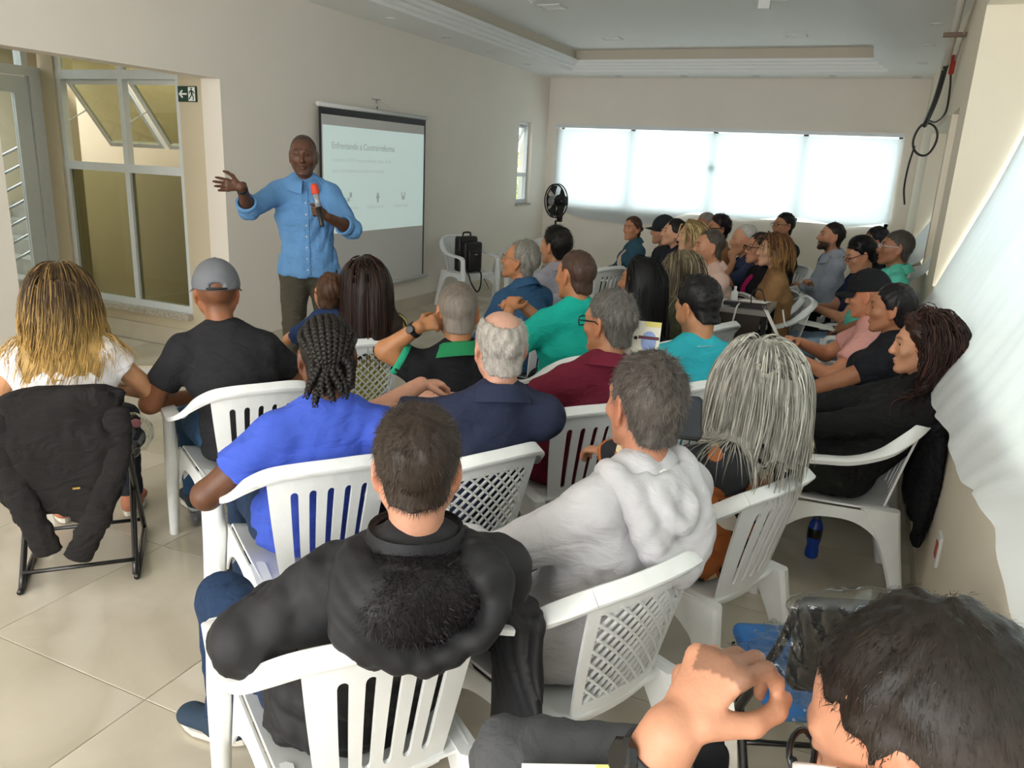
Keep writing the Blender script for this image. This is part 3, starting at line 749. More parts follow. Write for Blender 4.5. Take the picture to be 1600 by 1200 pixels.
# ------------------------------------------------------------------ implicit-surface modelling
f32 = np.float32
def A3(*p): return np.array(p, dtype=np.float64)
def nrm(v): v = np.asarray(v, float); return v/max(1e-9, np.linalg.norm(v))
def cone(a, b, ra, rb, flat=0):
    a = np.asarray(a, float); b = np.asarray(b, float); ab = b-a; L2 = max(1e-9, ab.dot(ab)); L = math.sqrt(L2)
    def f(X, Y, Z):
        px, py, pz = X-a[0], Y-a[1], Z-a[2]
        t = (px*ab[0]+py*ab[1]+pz*ab[2])/L2; tc = np.clip(t, 0, 1)
        d = np.sqrt((px-tc*ab[0])**2+(py-tc*ab[1])**2+(pz-tc*ab[2])**2)-(ra+(rb-ra)*tc)
        if flat & 1: d = np.maximum(d, -t*L)
        if flat & 2: d = np.maximum(d, (t-1)*L)
        return d
    m = max(ra, rb); return f, np.minimum(a, b)-m, np.maximum(a, b)+m
def ecap(a, b, e1, wa, wb, wz=None):
    """capsule with an elliptic section: half-widths along e1 and across it"""
    a = np.asarray(a, float); b = np.asarray(b, float); ab = b-a; L = max(1e-6, np.linalg.norm(ab)); n = ab/L
    e1 = nrm(np.asarray(e1, float)-n*np.dot(n, e1)); e2 = np.cross(n, e1); wz = wz or min(wa[1], wb[1])
    mn = min(wa[0], wa[1], wb[0], wb[1])
    def f(X, Y, Z):
        px, py, pz = X-a[0], Y-a[1], Z-a[2]
        t = px*n[0]+py*n[1]+pz*n[2]; tc = np.clip(t, 0, L); k = tc/L
        c1 = px*e1[0]+py*e1[1]+pz*e1[2]; c2 = px*e2[0]+py*e2[1]+pz*e2[2]
        q = np.sqrt((c1/(wa[0]+(wb[0]-wa[0])*k))**2+(c2/(wa[1]+(wb[1]-wa[1])*k))**2+((t-tc)/wz)**2)
        return (q-1)*mn
    m = max(wa+wb)+0.01; return f, np.minimum(a, b)-m, np.maximum(a, b)+m
def ell(c, r, R=None):
    c = np.asarray(c, float); R = np.eye(3) if R is None else R; mn = min(r)
    def f(X, Y, Z):
        px, py, pz = X-c[0], Y-c[1], Z-c[2]; q = 0
        for i in range(3): q = q+((px*R[0, i]+py*R[1, i]+pz*R[2, i])/r[i])**2
        return (np.sqrt(q)-1)*mn
    m = max(r); return f, c-m, c+m
def axis(lo, hi, h, fine, hf):
    out = [lo]; x = lo
    while x < hi:
        st = h
        for a, b in fine:
            if a-h <= x <= b: st = hf; break
        x += st; out.append(x)
    return np.array(out, f32)
class Field:
    def __init__(s, lo, hi, h, fine=(), hf=None):
        hf = hf or h
        s.ax = [axis(lo[i], hi[i], h, [(a[i], b[i]) for a, b in fine], hf) for i in range(3)]
        s.D = np.full([len(a) for a in s.ax], 1.0, f32); s.h = h
    def box(s, lo, hi, mg):
        return tuple(slice(max(0, np.searchsorted(s.ax[i], lo[i]-mg)-1), np.searchsorted(s.ax[i], hi[i]+mg)+1) for i in range(3))
    def grid(s, sl): return s.ax[0][sl[0]][:, None, None], s.ax[1][sl[1]][None, :, None], s.ax[2][sl[2]][None, None, :]
    def add(s, prim, k=0.02):
        f, lo, hi = prim; sl = s.box(lo, hi, max(2.2*s.h, k))
        if any(q.stop-q.start < 1 for q in sl): return s
        d = f(*s.grid(sl)).astype(f32); D = s.D[sl]
        if k > 0:
            h = np.clip(0.5+0.5*(D-d)/k, 0, 1); s.D[sl] = D+(d-D)*h-k*h*(1-h)
        else: s.D[sl] = np.minimum(D, d)
        return s
    def sub(s, prim, k=0.01):
        f, lo, hi = prim; sl = s.box(lo, hi, max(2.2*s.h, k)); d = -f(*s.grid(sl)).astype(f32); D = s.D[sl]
        h = np.clip(0.5-0.5*(D-d)/k, 0, 1); s.D[sl] = D+(d-D)*h+k*h*(1-h); return s
    def clip(s, f):
        sl = tuple(slice(None) for _ in range(3)); s.D = np.maximum(s.D, f(*s.grid(sl)).astype(f32)); return s
    def disp(s, f, band=0.035):
        idx = np.nonzero(np.abs(s.D) < band)
        if len(idx[0]): s.D[idx] += f(s.ax[0][idx[0]], s.ax[1][idx[1]], s.ax[2][idx[2]]).astype(f32)
        return s
    def mesh(s):
        D = s.D; D[0] = D[-1] = 1; D[:, 0] = D[:, -1] = 1; D[:, :, 0] = D[:, :, -1] = 1
        I = D < 0; n = np.array(D.shape)
        c = np.zeros([k-1 for k in D.shape], np.int8)
        for i in (0, 1):
            for j in (0, 1):
                for k in (0, 1): c += I[i:n[0]-1+i, j:n[1]-1+j, k:n[2]-1+k]
        act = (c > 0) & (c < 8); ii = np.nonzero(act); m = len(ii[0])
        vid = np.full(act.shape, -1, np.int32); vid[ii] = np.arange(m)
        cv = {}; cp = [(s.ax[a][ii[a]], s.ax[a][ii[a]+1]) for a in range(3)]
        for i in (0, 1):
            for j in (0, 1):
                for k in (0, 1): cv[i, j, k] = D[ii[0]+i, ii[1]+j, ii[2]+k]
        P = np.zeros((m, 3), f32); cnt = np.zeros(m, f32)
        for a in range(3):
            for p in (0, 1):
                for q in (0, 1):
                    k0 = [0, 0, 0]; o = [x for x in range(3) if x != a]; k0[o[0]] = p; k0[o[1]] = q; k1 = list(k0); k1[a] = 1
                    d0, d1 = cv[tuple(k0)], cv[tuple(k1)]; e = (d0 < 0) != (d1 < 0)
                    t = np.clip(np.where(e, d0/np.where(e, d0-d1, 1), 0), 0, 1)
                    P[:, a] += e*(cp[a][0]+t*(cp[a][1]-cp[a][0])); P[:, o[0]] += e*cp[o[0]][p]; P[:, o[1]] += e*cp[o[1]][q]; cnt += e
        P /= np.maximum(cnt, 1)[:, None]
        Q = []
        for a in range(3):
            o1, o2 = (a+1) % 3, (a+2) % 3
            s0 = [slice(None)]*3; s1 = [slice(None)]*3; s0[a] = slice(0, -1); s1[a] = slice(1, None)
            A_, B_ = I[tuple(s0)], I[tuple(s1)]
            e = np.nonzero(A_ != B_); e = [x for x in e]
            ok = (e[o1] > 0) & (e[o2] > 0) & (e[o1] < n[o1]-1) & (e[o2] < n[o2]-1); e = [x[ok] for x in e]
            ins = A_[tuple(e)]
            def g(da, db):
                z = list(e); z[o1] = e[o1]+da; z[o2] = e[o2]+db; return vid[tuple(z)]
            q = np.stack([g(-1, -1), g(0, -1), g(0, 0), g(-1, 0)], 1)
            q[~ins] = q[~ins][:, ::-1]; Q.append(q)
        Q = np.vstack(Q); Q = Q[(Q >= 0).all(1)]
        return P, Q
def smooth_mesh(V, Q, it=1, lam=0.5):
    E = np.concatenate([Q[:, [0, 1]], Q[:, [1, 2]], Q[:, [2, 3]], Q[:, [3, 0]]]); n = len(V)
    for _ in range(it):
        acc = np.zeros_like(V); cnt = np.bincount(E[:, 0], minlength=n)+np.bincount(E[:, 1], minlength=n)
        for k in range(3):
            acc[:, k] = np.bincount(E[:, 0], V[E[:, 1], k], n)+np.bincount(E[:, 1], V[E[:, 0], k], n)
        V = V+(acc/np.maximum(cnt, 1)[:, None]-V)*lam
    return V.astype(f32)
def folds(seed, amp=0.004, freq=26.0, zs=0.6):
    r = np.random.RandomState(seed); K = [(nrm(r.normal(size=3)*[1, 1, zs])*freq*r.uniform(0.6, 1.5), r.uniform(0, 6.3), nrm(r.normal(size=3))*freq*0.35, r.uniform(0, 6.3)) for _ in range(4)]
    def f(X, Y, Z):
        o = 0
        for k, p, k2, p2 in K:
            w = np.sin(X*k2[0]+Y*k2[1]+Z*k2[2]+p2); s_ = np.sin(X*k[0]+Y*k[1]+Z*k[2]+p+2.2*w)
            o = o+(0.6-np.abs(s_))*(0.5+0.5*w)
        return o*amp*1.25
    return f
def prim_eval(prims, k, X, Y, Z):
    D = np.full(X.shape, 1.0)
    for f, lo, hi in prims:
        d = f(X, Y, Z); h = np.clip(0.5+0.5*(D-d)/k, 0, 1); D = D+(d-D)*h-k*h*(1-h)
    return D
# ------------------------------------------------------------------ people
def rotm(yaw, pitch, roll):
    """yaw + turns left, pitch + looks down, roll + tilts to own right"""
    y, p, r = map(math.radians, (yaw, pitch, roll))
    Rz = np.array([[math.cos(y), -math.sin(y), 0], [math.sin(y), math.cos(y), 0], [0, 0, 1]])
    Rx = np.array([[1, 0, 0], [0, math.cos(-p), -math.sin(-p)], [0, math.sin(-p), math.cos(-p)]])
    Ry = np.array([[math.cos(r), 0, math.sin(r)], [0, 1, 0], [-math.sin(r), 0, math.cos(r)]])
    return Rz @ Rx @ Ry
def ik(s, w, l1, l2, pole):
    s = np.asarray(s, float); w = np.asarray(w, float); d = w-s; L = np.linalg.norm(d); m = (l1+l2)*0.995
    if L > m: d *= m/L; L = m
    w = s+d; n = d/max(L, 1e-6); a = (l1*l1-l2*l2+L*L)/(2*L); h = math.sqrt(max(0, l1*l1-a*a))
    p = np.asarray(pole, float); p = nrm(p-n*p.dot(n)); return s+n*a+p*h, w
def hand_prims(w, d, back, side, curl=0.5, spread=0.05, sc=1.0, thumb=0.4, fingers=None):
    """w wrist, d pointing direction, back = normal of the back of the hand, side = direction of the thumb"""
    d = nrm(d); back = nrm(np.asarray(back, float)-d*np.dot(back, d)); x = np.cross(d, back)
    if np.dot(x, side) < 0: x = -x
    P = [ecap(w+d*0.012*sc, w+d*0.082*sc, x, (0.027*sc, 0.015*sc), (0.040*sc, 0.0135*sc), 0.012*sc)]
    T = []
    for i, (off, ln) in enumerate(((0.030, 0.074), (0.010, 0.082), (-0.010, 0.076), (-0.029, 0.060))):
        c = fingers[i] if fingers else curl*(0.92+0.08*i)
        p = w+d*(0.086-0.006*abs(i-1.2))*sc+x*off*sc; a = 0.0; fd = nrm(d+x*spread*(1.5-i))
        for j, fr_ in enumerate((0.46, 0.30, 0.24)):
            a += c*(1.05, 1.25, 0.8)[j]
            v = fd*math.cos(a)-back*math.sin(a); q = p+v*ln*fr_*sc
            P.append(cone(p, q, (0.0092-0.0006*j)*sc, (0.0088-0.0011*j)*sc)); p = q
        T.append(p)
    p = w+d*0.026*sc+x*0.022*sc-back*0.006*sc
    v = nrm(d*0.55+x*(0.75-0.5*thumb)-back*(0.15+0.6*thumb)); q = p+v*0.046*sc; P.append(cone(p, q, 0.0155*sc, 0.0115*sc))
    v2 = nrm(d*(0.85-0.3*thumb)+x*(0.45-0.65*thumb)-back*(0.15+0.45*thumb)); q2 = q+v2*0.034*sc; P.append(cone(q, q2, 0.0112*sc, 0.0100*sc))
    v3 = nrm(d*(0.95-0.4*thumb)+x*(0.25-0.7*thumb)-back*(0.2+0.3*thumb)); q3 = q2+v3*0.024*sc; P.append(cone(q2, q3, 0.0100*sc, 0.0078*sc))
    lo = np.minimum.reduce([p_[1] for p_ in P]); hi = np.maximum.reduce([p_[2] for p_ in P])
    return P, lo, hi, T
HL_ANG = np.radians([0, 35, 60, 78, 95, 112, 135, 180])
HL_STD = np.array([0.072, 0.066, 0.042, 0.000, 0.012, -0.045, -0.080, -0.088])
def head_prims(hc, R, hs, fem=0.0, nose=1.0):
    T = lambda x, y, z: hc+R @ (A3(x, y, z)*hs)
    E_ = lambda c, r, RR=None: ell(T(*c), tuple(q*hs for q in r), R if RR is None else R @ RR)
    C_ = lambda a, b, ra, rb: cone(T(*a), T(*b), ra*hs, rb*hs)
    jw = 1.0-0.12*fem
    P = [(E_((0, -0.014, 0.028), (0.0765, 0.0965, 0.090)), 0.01), (E_((0, 0.028, -0.022), (0.0615*jw+0.002, 0.066, 0.088)), 0.03)]
    for s in (-1, 1):
        P += [(C_((s*0.052*jw, 0.0, -0.055), (s*0.020, 0.066, -0.098), 0.020, 0.017), 0.025), (E_((s*0.043, 0.062, -0.022), (0.021, 0.019, 0.017)), 0.02)]
        P.append((C_((s*0.014, 0.087, 0.030), (s*0.046, 0.070, 0.032), 0.0085, 0.008), 0.012))
    P += [(E_((0, 0.076, -0.104), (0.022*jw, 0.017, 0.015)), 0.02), (C_((0, 0.086, 0.022), (0, 0.109*nose, -0.026), 0.007, 0.0115), 0.012), (E_((0, 0.103, -0.032), (0.018, 0.011, 0.009)), 0.008)]
    P += [(E_((0, 0.090, -0.0615), (0.023, 0.010, 0.0055)), 0.006), (E_((0, 0.089, -0.0735), (0.020, 0.010, 0.0062)), 0.006)]
    for s in (-1, 1):
        a = math.radians(20); RR = np.array([[math.cos(s*a), math.sin(s*a)*0+math.sin(s*a), 0], [-math.sin(s*a), math.cos(s*a), 0], [0, 0, 1.0]])
        P.append((E_((s*0.080, -0.012, -0.004), (0.0085, 0.021, 0.033), RR.T), 0.010)); P.append((E_((s*0.078, -0.004, -0.036), (0.007, 0.011, 0.011)), 0.008))
    Sb = [(E_((s*0.032, 0.101, 0.008), (0.020, 0.021, 0.0135)), 0.010) for s in (-1, 1)] + [(E_((s*0.0885, -0.008, 0.0), (0.0065, 0.010, 0.018)), 0.006) for s in (-1, 1)]
    Sb.append((E_((0, 0.112, -0.067), (0.020, 0.012, 0.0018)), 0.003))
    return P, Sb
def to_head(V, hc, R, hs): return ((V-hc) @ R)/hs
def hair_cap(hc, R, hs, T, hl, nape=0.0, band=0.045, crown=(0, 0, 0)):
    """scalp-hugging volume of hair, T thick, ending at the hairline hl"""
    def f(X, Y, Z):
        px, py, pz = X-hc[0], Y-hc[1], Z-hc[2]
        lx, ly, lz = ((px*R[0, i]+py*R[1, i]+pz*R[2, i])/hs for i in range(3))
        th = np.arctan2(np.abs(lx), ly+0.012); h = np.interp(th, HL_ANG, hl)
        t = T*np.clip((lz-h)/band, 0.12, 1)*(1+0.25*np.clip((lz-0.06)/0.06, 0, 1))
        q = np.sqrt((lx/(0.0775+t))**2+((ly+0.014)/(0.0975+t))**2+((lz-0.028)/(0.091+t))**2); d = (q-1)*0.09
        d2 = np.maximum(np.sqrt((lx*0.96)**2+(ly+0.030)**2)-(0.062+t*0.9), np.maximum(ly+0.01, lz-0.0))
        d = np.minimum(d, d2)
        return np.maximum(d, (h-lz)*0.9)*hs
    c = np.asarray(hc); return f, c-0.17*hs, c+0.17*hs
def blades(V, N, n, ln, wd, whorl, rs, cols, lift=0.5, rnd=0.35, grav=0.0, up=None, dirv=None):
    """thin tapering hairs standing on a surface; returns vertices, triangles, colours"""
    i = rs.randint(0, len(V), n); p = V[i]+rs.normal(size=(n, 3))*0.003; nn = N[i]
    t = p-whorl if dirv is None else np.tile(dirv, (n, 1)); t = t-nn*(t*nn).sum(1, keepdims=True); t /= np.maximum(np.linalg.norm(t, axis=1, keepdims=True), 1e-6)
    d = t+nn*lift+rs.normal(size=(n, 3))*rnd+np.array([0, 0, -grav]); d /= np.linalg.norm(d, axis=1, keepdims=True)
    s = np.cross(d, nn); s /= np.maximum(np.linalg.norm(s, axis=1, keepdims=True), 1e-6)
    L = ln*rs.uniform(0.55, 1.25, (n, 1)); b = p-nn*0.003
    P = np.stack([b-s*wd/2, b+s*wd/2, b+d*L], 1).reshape(-1, 3)
    c = cols[rs.randint(0, len(cols), n)]*rs.uniform(0.7, 1.3, (n, 1)); return P, np.arange(3*n).reshape(-1, 3), np.repeat(c, 3, 0)
def strands(roots, dirs, nseg, seg, colfn, width, rs, collide, fall=0.35, wave=0.0, wfreq=30.0, curl=0.0, inertia=0.6, ends=0.0, flat=0.5, keep=None):
    """locks of hair: simulated guide curves swept into tapering flat tubes"""
    n = len(roots); p = roots.copy(); d = dirs/np.linalg.norm(dirs, axis=1, keepdims=True); C = [p.copy()]
    ph = rs.uniform(0, 6.28, n)
    lens = rs.uniform(0.86, 1.08, n) if keep is None else keep
    for k in range(nseg):
        g = np.zeros_like(p); g[:, 2] = -1
        d = d*inertia+g*fall; d /= np.linalg.norm(d, axis=1, keepdims=True)
        q = p+d*(seg*lens)[:, None]
        for _ in range(2):
            e = 0.004; s0 = collide(q); bad = s0 < 0
            if bad.any():
                b = q[bad]; gx = np.stack([collide(b+np.eye(3)[a]*e)-s0[bad] for a in range(3)], 1); gx /= np.maximum(np.linalg.norm(gx, axis=1, keepdims=True), 1e-9)
                q[bad] = b-gx*(s0[bad]*0.9)[:, None]
        d = (q-p); d /= np.maximum(np.linalg.norm(d, axis=1, keepdims=True), 1e-9); p = q; C.append(p.copy())
    C = np.stack(C, 1); m = C.shape[1]; t = np.linspace(0, 1, m)
    if wave:
        T = np.gradient(C, axis=1); sd = np.cross(T, np.array([0, 0, 1.0])+1e-3); sd /= np.maximum(np.linalg.norm(sd, axis=2, keepdims=True), 1e-6)
        up = np.cross(sd, T); up /= np.maximum(np.linalg.norm(up, axis=2, keepdims=True), 1e-6)
        s = np.arange(m)*seg; a = wave*np.clip((t-0.15)*1.6, 0, 1)
        C = C+sd*(np.sin(s*wfreq+ph[:, None])*a)[:, :, None]+up*(np.cos(s*wfreq+ph[:, None])*a*curl)[:, :, None]
    T = np.gradient(C, axis=1); T /= np.maximum(np.linalg.norm(T, axis=2, keepdims=True), 1e-6)
    ref = rs.normal(size=(n, 1, 3)); s1 = np.cross(T, ref); s1 /= np.maximum(np.linalg.norm(s1, axis=2, keepdims=True), 1e-6); s2 = np.cross(T, s1)
    w = width*rs.uniform(0.6, 1.25, (n, 1))*np.clip(np.sin(np.clip(t*0.92+0.12, 0, 1)*PI)**0.5, 0.05, 1)[None]*(1-ends*t[None])
    V = np.stack([C+s1*w[..., None], C+s2*w[..., None]*flat, C-s1*w[..., None], C-s2*w[..., None]*flat], 2).reshape(-1, 3)
    base = (np.arange(n)*m*4)[:, None, None]+(np.arange(m-1)*4)[None, :, None]+np.arange(4)[None, None]
    nx = (np.arange(n)*m*4)[:, None, None]+(np.arange(m-1)*4)[None, :, None]+((np.arange(4)+1) % 4)[None, None]
    Q = np.stack([base, nx, nx+4, base+4], -1).reshape(-1, 4)
    col = colfn(np.repeat(rs.rand(n), m*4), np.tile(np.repeat(t, 4), n), V)
    return V, Q, col, C
def hair_volume(C, h, rs, thr=0.30, it=2):
    """solid mass of hair from the density of its guide curves"""
    P = C.reshape(-1, 3); mid = (C[:, 1:]+C[:, :-1]).reshape(-1, 3)/2; P = np.vstack([P, mid]); lo = P.min(0)-5*h; n = np.ceil((P.max(0)+5*h-lo)/h).astype(int)+1
    G = np.zeros(n, f32); i = ((P-lo)/h+0.5).astype(int); np.add.at(G, (i[:, 0], i[:, 1], i[:, 2]), 1.0)
    for _ in range(it):
        for a in range(3): G = (np.roll(G, 1, a)+G+np.roll(G, -1, a))/3
    v = G[i[:, 0], i[:, 1], i[:, 2]]; t = np.median(v)*thr
    F_ = Field(lo, lo+(n-1)*h-h*0.01, h); F_.ax = [lo[a]+np.arange(n[a])*h for a in range(3)]; F_.D = (t-G)/max(t, 1e-6)*h
    V, Q = F_.mesh(); return smooth_mesh(V.astype(f32), Q, 3, 0.5), Q
def merge(parts):
    """join (V, Q, T, C) pieces into one coloured mesh"""
    V, Q, T, C = [], [], [], []; o = 0
    for v, q, t, c in parts:
        V.append(v); C.append(c)
        if q is not None: Q.append(q+o)
        if t is not None: T.append(t+o)
        o += len(v)
    return np.vstack(V), (np.vstack(Q) if Q else None), (np.vstack(T) if T else None), np.vstack(C)
EYE_ME = None
def eye_mesh():
    global EYE_ME
    if EYE_ME is None:
        n, m = 14, 10; V = []; F = []; mi = []
        for i in range(m+1):
            a = PI*i/m
            for j in range(n): V.append((math.sin(a)*math.cos(2*PI*j/n), math.cos(a), math.sin(a)*math.sin(2*PI*j/n)))
        for i in range(m):
            for j in range(n): F.append((i*n+j, i*n+(j+1) % n, (i+1)*n+(j+1) % n, (i+1)*n+j)); mi.append(1 if i < 3 else 0)
        me = bpy.data.meshes.new('eye'); me.from_pydata(V, [], F); me.polygons.foreach_set('material_index', mi); me.polygons.foreach_set('use_smooth', [True]*len(F)); me.update()
        me.materials.append(mat('eye_white', '#cfc8bf', 0.25)); me.materials.append(mat('iris_dark', '#1c120c', 0.15)); EYE_ME = me
    return EYE_ME
def hexc(c): return np.array(rgb(c)) if isinstance(c, str) else np.array(c)
PCOUNT = [0]
def person(label, head, th, hyaw=0, hpitch=0, hroll=0, lod=1, fem=False, size=1.0, lean=-0.05, side=0.0, fat=0.0, skin='#b98a66',
           hair=None, beard=0.0, beardcol='#2a211c', brow='#2a2019', buzz=0.0, armL='lap', armR='lap', hands=True,
           top='#333333', sleeve='short', collar=None, topname='shirt', inner=None, pants='#26324a', legs=None, shoes='#222222', extra=None,
           seat=True, stand=False, face=True, topmat=None, group='seated audience', foldamp=1.0, hand_kw=None, waist=None, hs=None, shoulders=None, twist=0.0, fineh=None):
    """one person; head = world position of the middle of the skull, th = facing angle"""
    PCOUNT[0] += 1; seed = PCOUNT[0]; rs = np.random.RandomState(seed)
    hx, hy, hz = head; hs = hs or (1.0 if fem else 1.05)*size
    q = 0.93 if fem else 1.0; q *= size
    yh = lean+0.03
    ca, sa = math.cos(th), math.sin(th)
    ox, oy = hx-(ca*side-sa*yh), hy-(sa*side+ca*yh)
    root = tag(empty('person', (ox, oy, 0), th), label, 'person', group)
    hc = A3(side, yh, hz); R = rotm(hyaw, hpitch, hroll)
    pel_z = 0.535 if not stand else 0.95*q
    if waist is not None: pel_z = waist
    zN = hz-0.165*hs
    nb = A3(side*0.85, lean*0.92-0.015, zN)                       # base of the neck
    pel = A3(0, -0.025, pel_z)
    ch = pel+(nb-pel)*0.66+A3(0, -0.012, 0); wa = pel+(nb-pel)*0.30+A3(0, -0.012, 0)
    shw = (shoulders or (0.140 if fem else 0.166))*size
    shz = zN-0.066*q
    RT = rotm(twist, 0, 0); XC = RT @ A3(1, 0, 0); YC = RT @ A3(0, 1, 0); ZC_ = A3(0, 0, 1)
    SH = {'L': nb-XC*shw+A3(0, -0.004, shz-nb[2]), 'R': nb+XC*shw+A3(0, -0.004, shz-nb[2])}
    l1, l2 = 0.285*q, 0.255*q
    arms = {}
    for k, spec in (('L', armL), ('R', armR)):
        sg = -1 if k == 'L' else 1
        if spec is None: continue
        if spec == 'lap': spec = dict(w=(sg*0.075, nb[1]+0.30, 0.665), pole=(sg*0.8, -0.6, -0.5), curl=0.55)
        elif spec == 'knee': spec = dict(w=(sg*0.14, 0.33, 0.64), pole=(sg*0.9, -0.4, -0.2), curl=0.45)
        elif spec == 'cross': spec = dict(w=(-sg*0.12, nb[1]+0.20, 0.80+0.03*sg), pole=(sg*0.7, -0.2, -0.8), curl=0.4)
        elif spec == 'arm': spec = dict(w=(sg*0.26, nb[1]+0.24, 0.69), pole=(sg*0.3, -0.9, -0.4), curl=0.5)
        if 'e' in spec: e, w = A3(*spec['e']), A3(*spec['w'])
        else: e, w = ik(SH[k], spec['w'], l1, l2, spec['pole'])
        fd = nrm(w-e); hd = nrm(spec.get('hd', fd)); bk = spec.get('back', (0, 0, 1) if abs(hd[2]) < 0.8 else (0, 1, 0))
        sd = spec.get('thumb_side', (-sg, 0, 0.4))
        hp = hand_prims(w, hd, bk, np.array(sd, float), spec.get('curl', 0.5), spec.get('spread', 0.04), 0.97*q, spec.get('thumb', 0.4), spec.get('fingers'))
        arms[k] = (SH[k], e, w, hp, spec)
    LG = {}
    for k in 'LR':
        sg = -1 if k == 'L' else 1
        if legs and k in legs: hip, kn, an, toe = [A3(*p) for p in legs[k]]
        elif stand: hip, kn, an, toe = A3(sg*0.095*q, -0.01, pel_z-0.03), A3(sg*0.115, 0.02, 0.50*q), A3(sg*0.13, -0.02, 0.085), A3(sg*0.16, 0.13, 0.03)
        else: hip, kn, an, toe = A3(sg*0.095, 0.02, pel_z-0.005), A3(sg*0.155, 0.435*q, 0.505), A3(sg*0.145, 0.46*q, 0.085), A3(sg*0.17, 0.60*q, 0.03)
        LG[k] = (hip, kn, an, toe)
    X1 = A3(1, 0, 0)
    def torso(o):
        w = 0.94 if fem else 1.0; f_ = fat
        po = o+0.010 if o > 0 else o
        P = [(ecap(pel+A3(0, 0.01, -0.02), pel+A3(0, 0, 0.05), X1, (0.168*size+po+f_*0.6, 0.118+po+f_*0.7), (0.162*size+po+f_*0.7, 0.112+po+f_*0.8), 0.08+po), 0.03),
             (ecap(wa, ch-A3(0, 0, 0.04), nrm(X1+XC), (0.142*w*size+o+f_, 0.105*size+o+f_), (0.158*w*size+o+f_*0.5, 0.110*size+o+f_*0.5), 0.09+o), 0.06),
             (ecap(ch-A3(0, 0, 0.03), ch+(nb-ch)*0.55, XC, (0.162*w*size+o, 0.108*size+o), (0.140*w*size+o, 0.082*size+o), 0.06+o), 0.06)]
        if fat > 0.02: P.append((ell(wa+A3(0, 0.05+f_*0.8, 0.02), (0.12+f_+o, 0.09+f_+o, 0.12+o)), 0.06))
        if fem:
            for s in (-1, 1): P.append((ell(ch+RT @ A3(s*0.072, 0.085, 0.0), (0.062+o, 0.058+o, 0.062+o)), 0.04))
        for s, k in ((-1, 'L'), (1, 'R')):
            tp = nb+RT @ A3(s*0.035, -0.005, 0.015)
            P.append((cone(tp, SH[k]+RT @ A3(-s*0.012, 0, 0.010), 0.048*q+o, 0.043*q+o), 0.05))
            P.append((ell(SH[k]+RT @ A3(-s*0.004, 0, -0.014), (0.048*q+o, 0.054*q+o, 0.056*q+o)), 0.035))
        return P
    def arm_prims(k, o, t1=1.0, flat=False, o2=None):
        s, e, w, hp, spec = arms[k]; P = []; o2 = o if o2 is None else o2; fa = fat*0.25
        if t1 <= 1.0:
            b = s+(e-s)*t1; P.append((cone(s, b, 0.052*q+o+fa, (0.052+(0.043-0.052)*t1)*q+o2+fa, 2 if flat else 0), 0.035))
        else:
            P.append((cone(s, e, 0.052*q+o+fa, 0.043*q+o+fa), 0.035)); b = e+(w-e)*(t1-1)
            P.append((cone(e, b, 0.0435*q+o+fa, (0.0435+(0.0285-0.0435)*(t1-1))*q+o2, 2 if flat else 0), 0.025))
        return P
    def leg_prims(k, o, cut=1.0, flat=False, o2=None):
        hip, kn, an, toe = LG[k]; o2 = o if o2 is None else o2; b = kn+(an-kn)*cut
        return [(cone(hip, kn, 0.086*q+o+fat*0.3, 0.058*q+o), 0.05), (cone(kn, b, 0.057*q+o, (0.057+(0.038-0.057)*cut)*q+o2, 2 if flat else 0), 0.03),
                ] + ([] if flat else [(ell(kn+(an-kn)*0.32+A3(0, -0.012, 0), (0.05*q+o, 0.054*q+o, 0.10*q+o)), 0.03)])
    hb = {0: 0.013, 1: 0.016, 2: 0.020}[lod]; hf = fineh or {0: 0.0070, 1: 0.0085, 2: 0.0104}[lod]*(1.0 if face else 1.2)
    # ---------------- body
    HP, HS = head_prims(hc, R, hs, 1.0 if fem else 0.0)
    fine = [(hc-0.15*hs, hc+0.15*hs)]
    bp = [(cone(nb+A3(0, 0, -0.03), pel, 0.055, 0.06), 0.02), (ecap(ch+(nb-ch)*0.35+A3(0, 0.02, 0), nb+A3(0, 0.012, -0.03), X1, (0.10*q, 0.068*q), (0.07*q, 0.05*q), 0.03), 0.03)]
    tsl = {'short': 0.62, 'long': 1.93, 'three': 1.45, 'cap': 0.38, 'roll': 1.25}.get(sleeve, sleeve)
    hnk = hc+R @ A3(0, -0.022, -0.055)*hs
    bp.append((cone(nb+A3(0, -0.004, -0.03), hnk, (0.050 if fem else 0.060)*q, (0.046 if fem else 0.055)*q), 0.035))
    for k in arms:
        s_, e_, w_ = arms[k][:3]; thin = 0.024*q; fa = fat*0.25
        bp.append((cone(nb+A3(0, 0, -0.06), s_, 0.04, thin), 0.02))
        R1 = lambda t: (0.052+(0.043-0.052)*t)*q+fa if t <= 1 else (0.0435+(0.0285-0.0435)*(t-1))*q+fa*(2-t)
        A_ = lambda t: s_+(e_-s_)*t if t <= 1 else e_+(w_-e_)*(t-1)
        t0 = max(0.0, tsl-0.22); kts = [0.0, t0]+[t for t in (1.0,) if t > t0]+[2.0]
        bp.append((cone(s_, A_(min(t0, 1)), thin, thin if t0 < 1 else thin), 0.01))
        if t0 > 1: bp.append((cone(e_, A_(t0), thin, thin), 0.01))
        if t0 < 1: bp.append((cone(A_(t0), e_, R1(t0), R1(1.0)), 0.02))
        bp.append((cone(A_(max(1, t0)), w_, R1(max(1.0001, t0)), R1(2.0)), 0.02))
        if hands:
            bp += [(p_, 0.006) for p_ in arms[k][3][0]]; fine.append((arms[k][3][1]-0.005, arms[k][3][2]+0.005))
